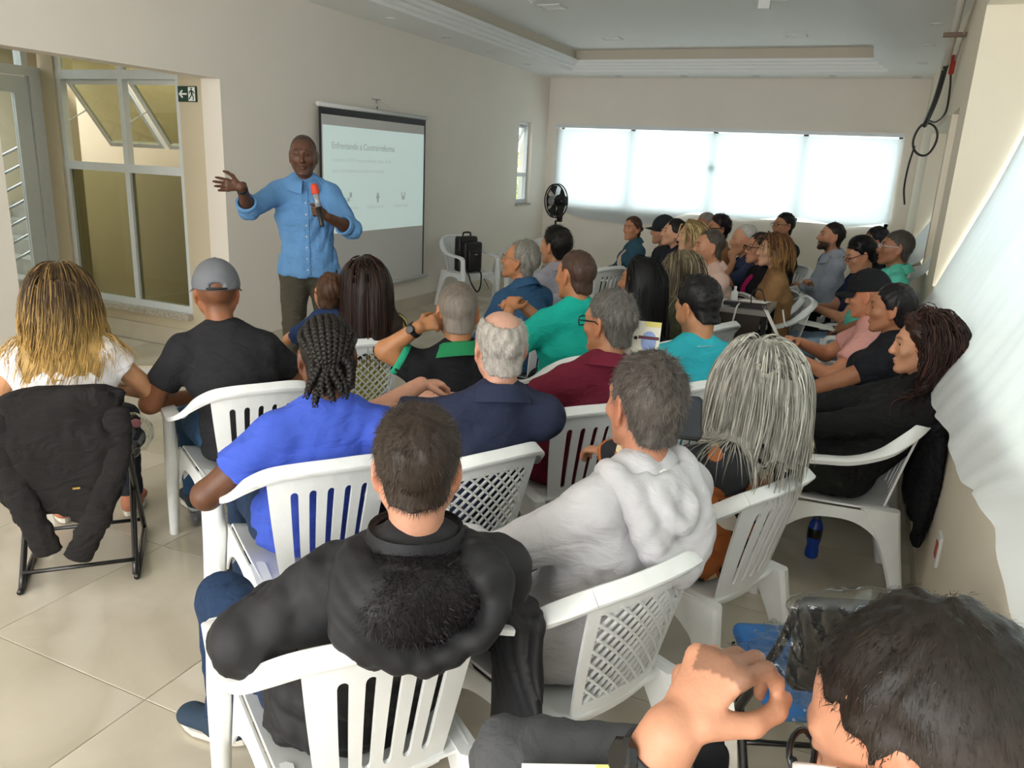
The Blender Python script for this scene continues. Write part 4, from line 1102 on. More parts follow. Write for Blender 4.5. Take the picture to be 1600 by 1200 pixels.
    for k in LG:
        hip, kn, an, toe = LG[k]; bp += [(cone(pel, hip, 0.05, 0.045), 0.02), (cone(hip, kn, 0.045, 0.040), 0.02), (cone(kn, an, 0.038, 0.034), 0.02)]; bp.append((cone(an+A3(0, 0, -0.02), toe, 0.030*q, 0.024*q), 0.02))
    pts = [p_[1] for p_, _ in bp+HP]; pth = [p_[2] for p_, _ in bp+HP]
    lo = np.minimum.reduce(pts)-0.03; hi = np.maximum.reduce(pth)+0.03
    F_ = Field(lo, hi, hb, fine, hf)
    for p_, k in bp: F_.add(p_, k)
    for p_, k in HP: F_.add(p_, k*hs)
    for p_, k in HS: F_.sub(p_, k*hs)
    for s_ in (-1, 1):
        F_.add(ell(hc+R @ A3(s_*0.031, 0.0790, 0.0155)*hs, (0.0165*hs, 0.0105*hs, 0.0055*hs), R), 0.004); F_.add(ell(hc+R @ A3(s_*0.031, 0.0775, -0.0015)*hs, (0.0155*hs, 0.0095*hs, 0.0042*hs), R), 0.004)
    V, Q = F_.mesh()
    sk = hexc(skin)*(1.0 if lod == 0 else 1.14); C = np.tile(sk, (len(V), 1))  # mid and far skin lightened to make up for the dim light there
    L = to_head(V, hc, R, hs); x, y, z = L[:, 0], L[:, 1], L[:, 2]; ax = np.abs(x)
    def mixc(mask, col): C[:] = C*(1-mask[:, None])+np.asarray(col)*mask[:, None]
    red = np.exp(-((ax-0.08)/0.012)**2)*(np.abs(z) < 0.05)*(np.abs(y+0.01) < 0.05)+np.exp(-((x/0.016)**2+((z+0.03)/0.016)**2))*(y > 0.085)
    red = red*(np.abs(y) < 0.14); mixc(0.35*np.clip(red, 0, 1), sk*A3(1.12, 0.72, 0.62))
    near = (np.abs(x) < 0.1) & (np.abs(z) < 0.15) & (np.abs(y) < 0.14)
    fr_ = (y > 0.055) & near
    bc = hexc(beardcol)
    if beard:
        m = np.clip((-0.038-z)/0.016, 0, 1)*np.clip((y-0.0)/0.025, 0, 1)*np.clip((z+0.125)/0.012, 0, 1)*near
        mo = ((x/0.022)**2+((z+0.0675)/0.011)**2 < 1) & (y > 0.07); m = m*(1-mo); mixc(m*beard, bc)
    lip = np.clip(1.4-((x/0.023)**2+((z+0.067)/0.0105)**2)**0.5*1.2, 0, 1)*(y > 0.075)
    lip = lip*near; mixc(lip*0.6, sk*A3(0.85, 0.52, 0.52))
    eb = np.clip(1.6-(((ax-0.032)/0.021)**2+((z-0.034+0.18*(ax-0.03)**2/0.03)/0.0062)**2)**0.5*1.3, 0, 1)*(y > 0.055)
    eb = eb*near; mixc(eb*0.85, hexc(brow))
    eyez = np.clip(1.3-(((ax-0.031)/0.018)**2+((z-0.008)/0.009)**2)**0.5, 0, 1)*(y > 0.06); mixc(eyez*near*0.45, sk*0.45)
    hst = dict(hair or {})
    hl = np.array(hst.get('hl', HL_STD), float); hcol = hexc(hst.get('col', '#2a2019'))
    if buzz:
        th_ = np.arctan2(ax, y+0.012); m = np.clip((z-np.interp(th_, HL_ANG, np.minimum(hl, HL_STD)))/hst.get('fade', 0.03), 0, 1)*near*(1-np.clip(red, 0, 1)); mixc(m*buzz, hcol)
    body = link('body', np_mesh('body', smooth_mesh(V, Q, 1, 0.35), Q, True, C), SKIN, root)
    body.cycles.shadow_terminator_geometry_offset = 0.3; body.cycles.shadow_terminator_offset = 0.15
    if face:
        for s in (-1, 1):
            e = link('eye', eye_mesh(), None, root); p = hc+R @ (A3(s*0.031, 0.0725, 0.0075)*hs)
            M4 = Matrix.Identity(4)
            for i in range(3):
                for j in range(3): M4[i][j] = R[i, j]*0.0118*hs
                M4[i][3] = p[i]
            e.matrix_local = M4
    # ---------------- top
    o = 0.013
    tm = topmat or fabric('cloth_%d' % seed, top, wr=0.35)
    tp = torso(o)
    t1 = {'short': 0.62, 'long': 1.93, 'three': 1.45, 'cap': 0.38, 'roll': 1.25}.get(sleeve, sleeve)
    for k in arms: tp += arm_prims(k, o+0.002, t1, True, o+(0.012 if t1 < 1.2 else 0.008))
    tp.append((cone(nb+A3(0, -0.004, -0.04), nb+(hnk-nb)*0.14+A3(0, -0.004, 0), 0.070*q, (0.058 if fem else 0.068)*q, 2), 0.03))
    if stand:
        tp.append((ecap(pel+A3(0, 0.0, -0.19), pel+A3(0, 0, 0.02), X1, (0.205, 0.158), (0.188, 0.142), 0.02), 0.03))
    pts = [p_[1] for p_, _ in tp]; pth = [p_[2] for p_, _ in tp]
    lo = np.minimum.reduce(pts)-0.04; hi = np.maximum.reduce(pth)+0.04; hg = {0: 0.0098, 1: 0.0135, 2: 0.018}[lod]
    G = Field(lo, hi, hg)
    for p_, k in tp: G.add(p_, k)
    hem = pel_z-0.10 if not stand else pel_z-0.05
    G.clip(lambda X, Y, Z: hem-Z+0*X)
    fo = folds(seed, 0.0030*foldamp, 72.0)
    fo2 = folds(seed+100, 0.0065*foldamp, 36.0)
    def dd(X, Y, Z):
        wgt = 0.5+0.6*np.clip((shz-0.10-Z)/0.2, 0, 1)
        r_ = (fo(X, Y, Z)+fo2(X, Y, Z))*wgt
        return np.clip(r_, -0.014*max(1, foldamp*0.8), 0.0105)
    G.disp(dd)
    V, Q = G.mesh(); V = smooth_mesh(V, Q, 1, 0.4)
    link(topname, np_mesh(topname, V, Q), tm, root)
    TOPV = (V, Q)
    # ---------------- collar
    if collar:
        cm = fabric('collar_%d' % seed, collar, wr=0.1) if isinstance(collar, str) else collar
        n = 28; axd = nrm(hnk-nb); e1 = nrm(np.cross(axd, YC)); e2 = np.cross(axd, e1)
        if e2.dot(YC) < 0: e2 = -e2; e1 = -e1
        rows = []
        c0 = nb+axd*0.004+A3(0, -0.004, 0)
        for (rr, hh) in ((0.069, 0.022), (0.070, 0.054), (0.075, 0.062), (0.085, 0.056), (0.104, 0.022), (0.111, 0.010)):
            ring_ = []
            for j in range(n+1):
                a = 0.18+(2*PI-0.36)*j/n; fr2 = 0.5+0.5*math.cos(a)
                r_ = (rr*(0.92 if fem else 1.0)+0.012*fr2*(rr-0.06)/0.03)*q; hh2 = hh-0.035*fr2-(0.02*fr2 if hh < 0.02 else 0)
                ring_.append(c0+e1*math.sin(a)*r_+e2*math.cos(a)*r_*1.02+axd*hh2)
            rows.append(ring_)
        V2, Q2 = thicken(np.array(rows).reshape(-1, 3), grid_quads(len(rows), n+1), 0.004)
        link('collar', autosmooth(np_mesh('collar', V2, Q2), 50), cm, root)
    if inner:
        im = fabric('inner_%d' % seed, inner, wr=0.1); n = 24; c0 = nb; rows = []
        for rr, hh in ((0.080, -0.02), (0.068, 0.012), (0.064, 0.034), (0.060, 0.034)):
            rows.append([c0+A3(math.sin(2*PI*j/n)*rr*q, math.cos(2*PI*j/n)*rr*q*1.05-0.004, hh-0.02*(0.5+0.5*math.cos(2*PI*j/n))) for j in range(n+1)])
        V2, Q2 = thicken(np.array(rows).reshape(-1, 3), grid_quads(len(rows), n+1), 0.004); link('undershirt', autosmooth(np_mesh('undershirt', V2, Q2), 50), im, root)
    # ---------------- trousers
    pm = pants if not isinstance(pants, str) else fabric('trousers_'+pants.strip('#'), pants, wr=0.45, weave=320)
    st_ = 0.022 if stand else 0.0
    pp = [(ecap(pel+A3(0, 0.015-st_, -0.015-st_), pel+A3(0, 0.01-st_/2, 0.04-2*st_), X1, (0.172*size+fat*0.6-st_, 0.122+fat*0.6-st_), (0.166*size+fat*0.6-st_, 0.116+fat*0.7-st_), 0.075), 0.03)]
    for k in LG: pp += leg_prims(k, 0.010, 0.94, True, 0.022)
    lo = np.minimum.reduce([p_[1] for p_, _ in pp])-0.03; hi = np.maximum.reduce([p_[2] for p_, _ in pp])+0.03
    G = Field(lo, hi, {0: 0.0145, 1: 0.018, 2: 0.022}[lod])
    for p_, k in pp: G.add(p_, k)
    if not stand: G.clip(lambda X, Y, Z: (0.438-Z)+0*X+np.where((Y > 0.26) | (np.abs(X) > 0.24), -1.0, 0.0))
    G.disp(lambda X, Y, Z: np.clip(folds(seed+50, 0.004, 58.0)(X, Y, Z)+folds(seed+51, 0.006, 30.0)(X, Y, Z), -0.012, 0.007))
    V, Q = G.mesh(); link('trousers', np_mesh('trousers', smooth_mesh(V, Q, 1, 0.4), Q), pm, root)
    # ---------------- shoes
    if shoes:
        for k in LG: shoe(root, LG[k], shoes, lod, q)
    # ---------------- hair
    ctx = dict(hc=hc, R=R, hs=hs, root=root, rs=rs, tp=tp, hl=hl, hcol=hcol, lod=lod, nb=nb, SH=SH, arms=arms, LG=LG, ch=ch, pel=pel, q=q, fem=fem, top=TOPV, tm=tm, seed=seed, wa=wa, hnk=hnk, RT=RT)
    if hst: make_hair(ctx, **hst)
    for x_ in (extra or []): x_(ctx)
    ctx['world'] = lambda p: (ox+ca*p[0]-sa*p[1], oy+sa*p[0]+ca*p[1], p[2])
    ctx['th'] = th
    return ctx
def shoe(root, leg, col, lod, q):
    hip, kn, an, toe = leg; d = toe-an; d = A3(d[0], d[1], d[2]); fw = nrm(d*A3(1, 1, 1.0 if abs(d[2]) > 0.09 else 0)); sh = nrm(kn-an)
    upv = nrm(sh-fw*fw.dot(sh)); sd = np.cross(fw, upv)
    heel = an-upv*0.035-fw*0.045; L = 0.255*q
    F_ = Field(np.minimum(an, toe)-0.17, np.maximum(an, toe)+0.17, {0: 0.009, 1: 0.013, 2: 0.016}[lod])
    F_.add(ecap(heel+fw*0.03+upv*0.002, heel+fw*(L-0.05)-upv*0.006, sd, (0.036, 0.036), (0.044, 0.028), 0.045), 0.01)
    F_.add(cone(an+upv*0.03, heel+fw*0.075, 0.038, 0.042), 0.03)
    base = an-upv*0.062
    F_.clip(lambda X, Y, Z: -((X-base[0])*upv[0]+(Y-base[1])*upv[1]+(Z-base[2])*upv[2]))
    V, Q = F_.mesh(); so = link('shoe', np_mesh('shoe', smooth_mesh(V, Q, 1), Q), fabric('shoe_'+col.strip('#'), col, wr=0.2), root)
    secs = []
    c = [(heel+fw*(L*0.5)-upv*h) for h in (0.0, 0.0)]
    n = 20; top_, bot = [], []
    for j in range(n):
        a = 2*PI*j/n; ll = (L/2+0.006)*math.cos(a); ww = (0.045-0.006*math.cos(a)**2+(0.004 if math.cos(a) > 0 else -0.003))*math.sin(a)
        p = base+fw*((heel-base).dot(fw)+L/2-0.008+ll)+sd*((heel-base).dot(sd)+ww); top_.append(p+upv*0.010); bot.append(p-upv*0.012)
    mb = MB().loft([bot, top_]); mb.build('sole', RUBBER, so)
# ------------------------------------------------------------------ hair styles
def make_hair(c, style='short', fade=None, col='#2a2019', T=0.014, col2=None, mix=0.3, hl=None, n=None, length=0.02, width=None, bald=0.0, **kw):
    hc, R, hs, root, rs, lod = c['hc'], c['R'], c['hs'], c['root'], c['rs'], c['lod']
    hl = c['hl']; c1 = hexc(col); c2 = hexc(col2) if col2 else c1*1.25
    pal = np.array([c1*(1-m)+c2*m for m in np.clip(rs.normal(mix, 0.28, 24), 0, 1)])
    hcell = {0: 0.0055, 1: 0.0075, 2: 0.010}[lod]
    F_ = Field(hc-0.19*hs, hc+0.19*hs, hcell*hs).add(hair_cap(hc, R, hs, T, hl, band=kw.get('band', 0.08 if style == 'short' else 0.045)), 0)
    F_.disp(lambda X, Y, Z: folds(c['seed']+7, 0.0045 if style != 'buzz' else 0.001, 95.0, 0.4)(X, Y, Z), 0.03)
    if bald:                                                       # bare crown
        F_.sub(ell(hc+R @ A3(*kw.get('baldc', (0, 0.015, 0.115)))*hs, tuple(np.array(kw.get('baldr', (0.055, 0.075, 0.05)))*hs), R), 0.012)
    V, Q = F_.mesh(); V = smooth_mesh(V, Q, 1, 0.4); N = vnormals(V.astype(float), Q)
    H = to_head(V, hc, R, hs)
    whorl = hc+R @ A3(*kw.get('whorl', (0.01, -0.055, 0.12)))*hs
    C = np.tile(c1*(1-mix*0.6)+c2*mix*0.6, (len(V), 1))
    if kw.get('side2'):                                            # greying sides
        m = np.clip((0.075-H[:, 2])/0.06, 0, 1)[:, None]*kw.get('sideamt', 0.8); C = C*(1-m)+hexc(kw['side2'])*m
    parts = [(V, Q, None, C)]
    out = H[:, 2] > np.interp(np.arctan2(np.abs(H[:, 0]), H[:, 1]+0.012), HL_ANG, hl)+0.002
    if style in ('short', 'buzz', 'wavy', 'long', 'bun', 'bob'):
        nb_ = n or {0: 5500, 1: 2200, 2: 800}[lod]
        if style in ('long', 'bun', 'bob'): nb_ = nb_//4
        w_ = width or {0: 0.0016, 1: 0.0024, 2: 0.0042}[lod]
        if out.any():
            Vo, No = V[out].astype(float), N[out]
            P, T_, Cb = blades(Vo, No, nb_, length*hs, w_, whorl, rs, pal, lift=kw.get('lift', 0.35), rnd=kw.get('rnd', 0.3))
            if kw.get('side2'):
                hh = to_head(P, hc, R, hs)[:, 2]; m = np.clip((0.075-hh)/0.06, 0, 1)[:, None]*kw.get('sideamt', 0.8); Cb = Cb*(1-m)+hexc(kw['side2'])*m*(0.75+0.5*rs.rand(len(Cb), 1))
            parts.append((P, None, T_, Cb))
    if style in ('long', 'bob'):
        ns = kw.get('ns', {0: 700, 1: 380, 2: 150}[lod]); lgt = kw.get('len', 0.35)
        a = rs.uniform(-PI, PI, ns*5); zz = rs.uniform(0.0, 0.125, ns*5); xx = np.sin(a)*0.075*np.sqrt(np.clip(1-((zz-0.03)/0.1)**2, 0, 1)); yv = -0.014+np.cos(a)*0.095*np.sqrt(np.clip(1-((zz-0.03)/0.1)**2, 0, 1))
        th_ = np.arctan2(np.abs(xx), yv+0.012); ok = (zz > np.interp(th_, HL_ANG, hl)-0.01+kw.get('rootlift', 0.0)) & (yv < kw.get('ymax', 1.0))
        xx, yv, zz = xx[ok][:ns], yv[ok][:ns], zz[ok][:ns]
        nloc = np.stack([xx/0.0765**2, (yv+0.014)/0.0965**2, (zz-0.028)/0.09**2], 1); nloc /= np.linalg.norm(nloc, axis=1, keepdims=True)
        pl = np.stack([xx, yv, zz], 1)+nloc*(T*0.7+0.004)
        part = kw.get('part', 0.0)
        fr_ = np.clip((yv+0.045)/0.09, 0, 1); bk_ = kw.get('back', 0.0); dl = np.stack([np.sign(xx-part)*(0.15+0.75*fr_/(1+bk_))+xx*2, -0.75-(0.4+1.5*bk_)*fr_, -0.25-0.6*(1-fr_)], 1)
        roots = hc+(pl @ R.T)*hs; dirs = dl @ R.T
        hp = [hair_cap_solid(hc, R, hs, T+0.006), cone(c['nb'], c['hnk'], 0.062, 0.058)] + [p_ for p_, _ in c['tp']]
        infl = kw.get('infl', 0.010)
        def collide(P): return prim_eval(hp, 0.01, P[:, 0], P[:, 1], P[:, 2])-infl
        seg = kw.get('seg', 0.021 if lod < 2 else 0.03); nseg = int(lgt/seg)
        tipc = hexc(kw['tip']) if kw.get('tip') else None; stk = hexc(kw['streak']) if kw.get('streak') else c2
        def colfn(r, t, VV):
            m = np.clip((r-1+mix)*6, 0, 1)[:, None]*kw.get('stkamt', 0.9); cc = c1*(1-m)+stk*m
            if tipc is not None:
                g = np.clip((t-kw.get('tip0', 0.35))*2.2, 0, 1)[:, None]*np.clip(0.35+r*1.1, 0, 1)[:, None]; cc = cc*(1-g)+tipc*g
            return cc*(0.78+0.44*((r*7.3) % 1))[:, None]
        keep = rs.uniform(0.80, 1.06, len(roots))
        if kw.get('front_only_back'): pass
        SV, SQ, SC, CC_ = strands(roots, dirs, nseg, seg, colfn, kw.get('sw', {0: 0.0030, 1: 0.0042, 2: 0.008}[lod]), rs, collide, fall=kw.get('fall', 0.35), wave=kw.get('wave', 0.004), wfreq=kw.get('wfreq', 28.0), curl=kw.get('curl', 0.5), inertia=kw.get('inertia', 0.7), ends=kw.get('ends', 0.3), keep=keep)
        parts.append((SV, SQ, None, SC))
        HV, HQ = hair_volume(CC_[:, 1:], 0.0095 if lod < 2 else 0.012, rs, kw.get('vthr', 0.75)); HV = HV-vnormals(HV.astype(float), HQ)*kw.get('vshrink', 0.012)
        hv = np.zeros(len(HV)); zz_ = HV[:, 2]; tt_ = np.clip((HV[:, 2].max()-zz_)/max(0.05, HV[:, 2].max()-zz_.min()), 0, 1)
        rr_ = np.clip(1-mix*0.5+0.12*rs.normal(size=len(HV)), 0, 0.999)
        parts.append((HV, HQ, None, colfn(rr_, tt_, HV)*0.0+(c1*(1-mix*0.5)+stk*mix*0.5 if tipc is None else 0)*0.8+(0 if tipc is None else ((c1*(1-mix*0.5)+stk*mix*0.5)[None]*(1-np.clip((tt_-kw.get('tip0', 0.35))*1.6, 0, 0.8)[:, None])+tipc[None]*np.clip((tt_-kw.get('tip0', 0.35))*1.6, 0, 0.8)[:, None])*0.8)))
    if style == 'bun':
        bc = hc+R @ A3(*kw.get('bunc', (0, -0.125, -0.005)))*hs; br = kw.get('bunr', 0.034)
        F2 = Field(bc-0.08, bc+0.08, 0.006).add(ell(bc, (br*1.1, br*0.9, br), R), 0).disp(lambda X, Y, Z: 0.003*np.sin(60*((X-bc[0])+(Z-bc[2])*1.3)+30*(Y-bc[1])), 0.03)
        V2, Q2 = F2.mesh(); parts.append((V2, Q2, None, np.tile(c1, (len(V2), 1))))
    V, Q, T_, C = merge(parts)
    c['hair'] = link('hair', np_mesh('hair', V, Q, True, C, T_), HAIR, root)
def hair_cap_solid(hc, R, hs, T): return ell(hc+R @ A3(0, -0.014, 0.028)*hs, ((0.0765+T)*hs, (0.0965+T)*hs, (0.090+T)*hs), R)
# ------------------------------------------------------------------ worn things
def ex_glasses(col='#17181a', w=0.0022, rim=True, square=False, temple=None):
    def f(c):
        hc, R, hs = c['hc'], c['R'], c['hs']; T = lambda x, y, z: hc+R @ (A3(x, y, z)*hs); mb = MB()
        for s in (-1, 1):
            pts = []
            for j in range(18):
                a = 2*PI*j/18; ex = 0.55 if square else 1.0; cx_, sz = math.cos(a), math.sin(a)
                cx_ = math.copysign(abs(cx_)**ex, cx_); sz = math.copysign(abs(sz)**ex, sz)
                pts.append(T(s*0.034+0.024*cx_, 0.104-0.10*abs(s*0.034+0.024*cx_)*0.35, 0.004+0.018*sz))
            mb.tube(pts, w, 5, closed=True)
            mb.tube([T(s*0.058, 0.098, 0.010), T(s*0.074, 0.085, 0.012), T(s*0.084, 0.0, 0.014), T(s*0.085, -0.018, 0.004)], w*1.15, 5)
        mb.tube([T(-0.010, 0.106, 0.008), T(0, 0.108, 0.010), T(0.010, 0.106, 0.008)], w, 5)
        o = mb.build('glasses', mat('spectacle_'+col.strip('#'), col, 0.25, var=0.05), c['root'], smooth=True)
        if temple:
            for s in (-1, 1): MB().tube([T(s*0.0735, 0.087, 0.012), T(s*0.080, 0.045, 0.013)], w*1.5, 6).build('temple_sleeve', mat('temple_white', temple, 0.35), o, smooth=True)
    return f
def ex_cap(col, brim=1, opening=False, name='cap', T=0.020):
    def f(c):
        hc, R, hs = c['hc'], c['R'], c['hs']; Tt = lambda x, y, z: hc+R @ (A3(x, y, z)*hs)
        m = fabric('cap_'+col.strip('#'), col, wr=0.15)
        F_ = Field(hc-0.24*hs, hc+0.24*hs, {0: 0.006, 1: 0.0065, 2: 0.009}[c['lod']])
        F_.add(ell(Tt(0, -0.010, 0.030), tuple(np.array((0.082+T*0.6, 0.103+T*0.5, 0.098+T*0.7))*hs), R), 0)
        nb_ = R @ A3(0, -0.05, 1); nb_ = nrm(nb_); p0 = Tt(0, 0, 0.022)
        F_.clip(lambda X, Y, Z: -((X-p0[0])*nb_[0]+(Y-p0[1])*nb_[1]+(Z-p0[2])*nb_[2]))
        if opening:
            F_.sub(ell(Tt(0, -0.128, 0.036), tuple(np.array((0.036, 0.03, 0.017))*hs), R), 0.004)
        V, Q = F_.mesh(); o = link(name, np_mesh(name, smooth_mesh(V, Q, 1, 0.5), Q), m, c['root'])
        # brim
        A = []
        for i in range(5):
            for j in range(15):
                a = math.radians(-62+124*j/14); r_ = 0.096+0.068*(i/4)*math.cos(a*1.15)**0.8; A.append(Tt(math.sin(a)*r_*0.93, -0.008+math.cos(a)*r_*1.06, 0.030-0.010*(i/4)-0.55*(math.sin(a)*r_)**2*4.0*(0.3+i/8)))
        V2, Q2 = thicken(np.array(A), grid_quads(5, 15), 0.005); link('brim', autosmooth(np_mesh('brim', V2, Q2), 50), m, o)
        MB().lathe([(0, 0.008), (0.007, 0.006), (0.009, 0.0)], 10).build('button', m, o, tuple(Tt(0, -0.010, 0.137)), True)
        if opening:
            st_ = [Tt(0.040*math.sin(a), -0.012-0.109*math.cos(a*0.35), 0.0255) for a in np.linspace(-1.2, 1.2, 9)]
            MB().tube(st_, 0.0055, 6).build('strap', BLACK, o, smooth=True)
    return f
def ex_watch(k, col='#151516', t=0.90, face='#0d0e10'):
    def f(c):
        s, e, w, hp, spec = c['arms'][k]; d = nrm(w-e); p = e+(w-e)*t; r = (0.0435+(0.0285-0.0435)*t)*c['q']+0.004
        a = nrm(np.cross(d, A3(0, 0, 1))); b = np.cross(d, a)
        ringp = lambda off, rr: [p+d*off+(a*math.cos(2*PI*j/20)+b*math.sin(2*PI*j/20))*rr for j in range(20)]
        o = MB().loft([ringp(-0.011, r-0.004), ringp(-0.011, r), ringp(0.011, r), ringp(0.011, r-0.004)], cap=False).build('watch', mat('strap_'+col.strip('#'), col, 0.5, var=0.05), c['root'], smooth=True)
        bk = nrm(np.asarray(spec.get('back', (0, 0, 1)), float)); bk = nrm(bk-d*bk.dot(d)); x = np.cross(d, bk)
        q0 = p+bk*(r-0.002); MB().loft([rrect(q0, d, x, 0.036, 0.034), rrect(q0+bk*0.008, d, x, 0.036, 0.034), rrect(q0+bk*0.010, d, x, 0.030, 0.028)]).build('watch_case', mat('watch_'+face.strip('#'), face, 0.15), o)
    return f
def ex_band(name, col, z0=0.03, r=0.012):
    def f(c): pass
    return f
# ------------------------------------------------------------------ special clothing and hair
def sdf_part(name, prims, h, m, parent, disp=None, clip=None, sm=1, k=0.02):
    lo = np.minimum.reduce([p[1] for p in prims])-0.04; hi = np.maximum.reduce([p[2] for p in prims])+0.04
    F_ = Field(lo, hi, h)
    for p in prims: F_.add(p, k)
    if clip: F_.clip(clip)
    if disp: F_.disp(disp)
    V, Q = F_.mesh(); V = smooth_mesh(V, Q, sm, 0.4)
    o = link(name, np_mesh(name, V, Q), m, parent); return o, V, Q
def ex_hood(wide=0.125, drop=0.19, rad=0.036, fur=None, seedk=0, top=0.03, out=0.10):
    """hood lying on the back: a thick U of folded cloth round an open pocket"""
    def f(c):
        nb = c['nb']; P = lambda x, y, z: nb+c['RT'] @ A3(x, y, z)
        path = catmull([P(-0.085, 0.055, 0.0), P(-0.115, -0.01, top), P(-wide, -out*0.75, -0.02), P(-wide*0.85, -out-0.035, -drop*0.6), P(0, -out-0.055, -drop), P(wide*0.85, -out-0.035, -drop*0.6), P(wide, -out*0.75, -0.02), P(0.115, -0.01, top), P(0.085, 0.055, 0.0)], 3)
        pr = [cone(path[i], path[i+1], rad*(0.8+0.35*math.sin(PI*i/(len(path)-1))), rad*(0.8+0.35*math.sin(PI*(i+1)/(len(path)-1)))) for i in range(len(path)-1)]
        if not fur:
            for kk, (s1, s2) in enumerate(((0.72, 0.55), (0.45, 0.25))):
                p2 = catmull([P(-wide*s1, -0.06, 0.02), P(-wide*s1*0.9, -out-0.03, -drop*s2*0.8), P(0, -out-0.05, -drop*s2-0.03), P(wide*s1*0.9, -out-0.03, -drop*s2*0.8), P(wide*s1, -0.06, 0.02)], 3)
                pr += [cone(p2[i], p2[i+1], rad*0.62, rad*0.62) for i in range(len(p2)-1)]
        if fur: pr += [ell(P(0, -out*0.86, -drop*0.55), (wide*1.06, 0.062, drop*0.80)), ell(P(-wide*0.72, -out*0.45, -0.01), (0.05, 0.085, 0.045)), ell(P(wide*0.72, -out*0.45, -0.01), (0.05, 0.085, 0.045))]
        else: pr.append(ell(P(0, -out*0.80, -drop*0.45), (wide*0.95, 0.058, drop*0.62)))
        fo = folds(c['seed']+31, 0.0045 if fur else 0.0022, 50.0)
        o, V, Q = sdf_part('hood', pr, 0.0085, c['tm'], c['root'], lambda X, Y, Z: np.clip(fo(X, Y, Z), -0.014, 0.010), k=0.028 if fur else 0.016)
        if fur:
            pf = [ell(P(0, -out*1.0, -drop*0.42), (wide*0.88, 0.062, drop*0.62)), ell(P(0, -0.06, 0.0), (wide*0.80, 0.06, 0.045))]
            F_ = Field(P(-0.25, -0.3, -0.35), P(0.25, 0.1, 0.15), 0.008)
            for p in pf: F_.add(p, 0.03)
            V, Q = F_.mesh(); N = vnormals(V.astype(float), Q); c1 = hexc(fur); rs = c['rs']
            pal = np.array([c1*g for g in (0.5, 0.8, 1.0, 1.3, 2.0)])
            ok = N[:, 1] < 0.5
            Pv, T_, Cb = blades(V[ok].astype(float), N[ok], 9000, 0.016, 0.0022, nb+A3(0, 0, 0.2), rs, pal, lift=0.8, rnd=0.6)
            VV, QQ, TT, CC = merge([(V, Q, None, np.tile(c1*0.6, (len(V), 1))), (Pv, None, T_, Cb)])
            link('fur_lining', np_mesh('fur_lining', VV, QQ, True, CC, TT), HAIR, o)
            # stand-up collar between neck and hood
            n = 24; rows = []
            for rr, hh in ((0.085, -0.02), (0.082, 0.052), (0.088, 0.060), (0.102, 0.0)):
                rows.append([P(math.sin(a)*rr*1.08, math.cos(a)*rr-0.006, hh) for a in np.linspace(0.5, 2*PI-0.5, n)])
            V2, Q2 = thicken(np.array(rows).reshape(-1, 3), grid_quads(len(rows), n), 0.006); link('collar', autosmooth(np_mesh('collar', V2, Q2), 50), c['tm'], c['root'])
    return f
def flap_sheet(name, fn, nu, nv, m, parent, t=0.006):
    u, v = np.meshgrid(np.linspace(0, 1, nu), np.linspace(0, 1, nv), indexing='ij')
    V = np.stack(fn(u, v), -1).reshape(-1, 3); V, Q = thicken(V, grid_quads(nu, nv), t)
    return link(name, autosmooth(np_mesh(name, V, Q), 60), m, parent)
def ex_coat_tails(c):
    """skirts of an open coat falling beside the chair"""
    for s, x, zt, zb in ((1, 0.345, 0.74, 0.26),):
        pr = [ecap((x, -0.16, zt), (x*1.02, -0.20, zb), A3(0, 1, 0), (0.10, 0.030), (0.13, 0.020), 0.03)]
        if s > 0: pr.append(ecap((x*0.80, -0.15, 0.80), (x, -0.16, zt), A3(0, 1, 0), (0.09, 0.03), (0.10, 0.030), 0.03))
        fo = folds(c['seed']+60+s, 0.006, 45.0, 0.3)
        sdf_part('coat_skirt', pr, 0.010, c['tm'], c['root'], lambda X, Y, Z: np.clip(fo(X, Y, Z), -0.012, 0.012))
